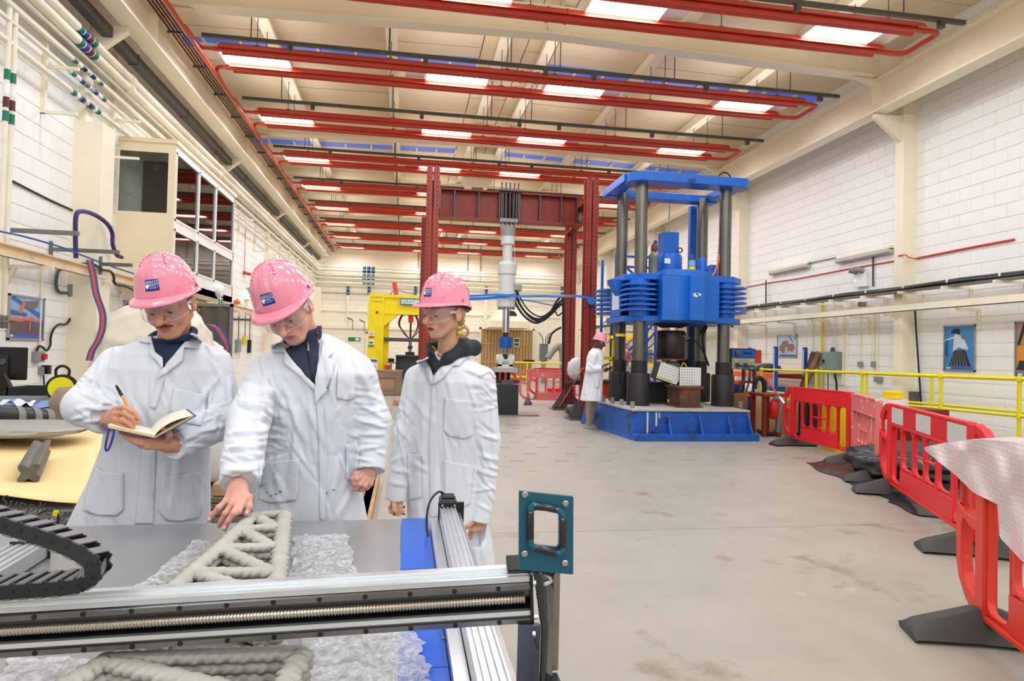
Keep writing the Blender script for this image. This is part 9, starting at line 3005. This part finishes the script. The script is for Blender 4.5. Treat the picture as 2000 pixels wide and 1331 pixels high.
p4, bv4, co4 = far_person('person in long white lab coat, beige trousers and pink helmet writing beside the blue press', M4, c4, 12.35,
 [(680, 1158, 1172, 12.35, .06), (688, 1150, 1178, 12.35, .15), (700, 1146, 1180, 12.35, .19), (722, 1144, 1178, 12.35, .2), (750, 1139, 1177, 12.35, .2), (782, 1133, 1175, 12.35, .23), (783, 1133, 1175, 12.35, .23)],
 [([(1160, 696, 12.18), (1152, 723, 12.15), (1176, 719, 12.1)], [.075, .066, .05], [.03, .02]), ([(1166, 696, 12.5), (1166, 724, 12.5), (1186, 722, 12.35)], [.07, .06, .05], [.03, .02])],
 dict(neck=(1163, 686, 12.35), hands=[((1180, 715, 12.1), (1188, 710, 12.08), np.array([0, 0, 1.])), ((1187, 722, 12.3), (1194, 719, 12.25), np.array([0, 0, 1.]))]), sk4, None,
 extra=[(1148, 700, 1142, 770, 3, 18), (1165, 735, 1162, 780, 3, 15), (1150, 712, 1160, 722, 2.5, 14), (1155, 740, 1150, 778, 3, -12)], hh=.011)
drape('hip_pocket', bv4, [(1163, 740), (1172, 741), (1170, 758), (1162, 758)], m_coat2, co4, .01, .008, step=3)
fL, fR = at(1150, 838, Z=0), at(1158, 834, Z=0)
mtr = mat('trouser_beige', (176, 164, 134), .8)
legs(p4, [aD(1151, 770, 12.3), aD(1160, 770, 12.5)], [fL, fR], mtr, h=.014, r=.085)
msh = mat('shoe_grey', (150, 152, 146), .6)
shoe(p4, fL, (1, -.25), msh)
shoe(p4, fR, (1, -.25), msh)
t = thing('notebook', 'open notebook in the hands of the man beside the press', 'notebook', aD(1189, 717, 12.2))
a, b_, c_, d_ = (Vector(aD(*q_)) for q_ in ((1178, 719, 12.05), (1195, 714, 12.05), (1198, 713, 12.35), (1181, 718, 12.35)))
slab4('cover', [a, b_, c_, d_], Vector((0, 0, 1)), -.008, mat('cover_dark', (50, 48, 52), .5))
slab4('page_block', [a, b_, c_, d_], Vector((0, 0, 1)), .012, m_page)
M5, c5 = headM(20, 38, 12), aD(1223, 700, 14.2)
p5, bv5, co5 = far_person('person in white lab coat and pink helmet leaning in behind the press columns', M5, c5, 14.3,
 [(711, 1216, 1228, 14.35, .06), (718, 1207, 1240, 14.35, .14), (730, 1203, 1247, 14.3, .16), (750, 1203, 1247, 14.3, .17), (800, 1202, 1246, 14.35, .18), (805, 1202, 1246, 14.35, .18)],
 [([(1212, 722, 14.3), (1206, 742, 14.2), (1216, 756, 14.0)], [.07, .06, .05], [.03, .02]), ([(1238, 724, 14.3), (1252, 738, 14.0), (1262, 740, 13.7)], [.07, .06, .05], [.03, .02])],
 dict(neck=(1222, 716, 14.3), hands=[((1219, 758, 13.95), (1225, 760, 13.85), np.array([0, 0, 1.])), ((1265, 740, 13.6), (1272, 744, 13.5), np.array([0, 0, 1.]))]), sk5, None,
 extra=[(1220, 725, 1216, 760, 3, 14)], hh=.012)
fL = aD(1216, 800, 14.35); fR = aD(1234, 800, 14.35)
legs(p5, [fL, fR], [(fL[0], fL[1], 0), (fR[0], fR[1], 0)], h=.016)
for f in (fL, fR):
 shoe(p5, (f[0], f[1], 0), (.2, -1), m_shoe)
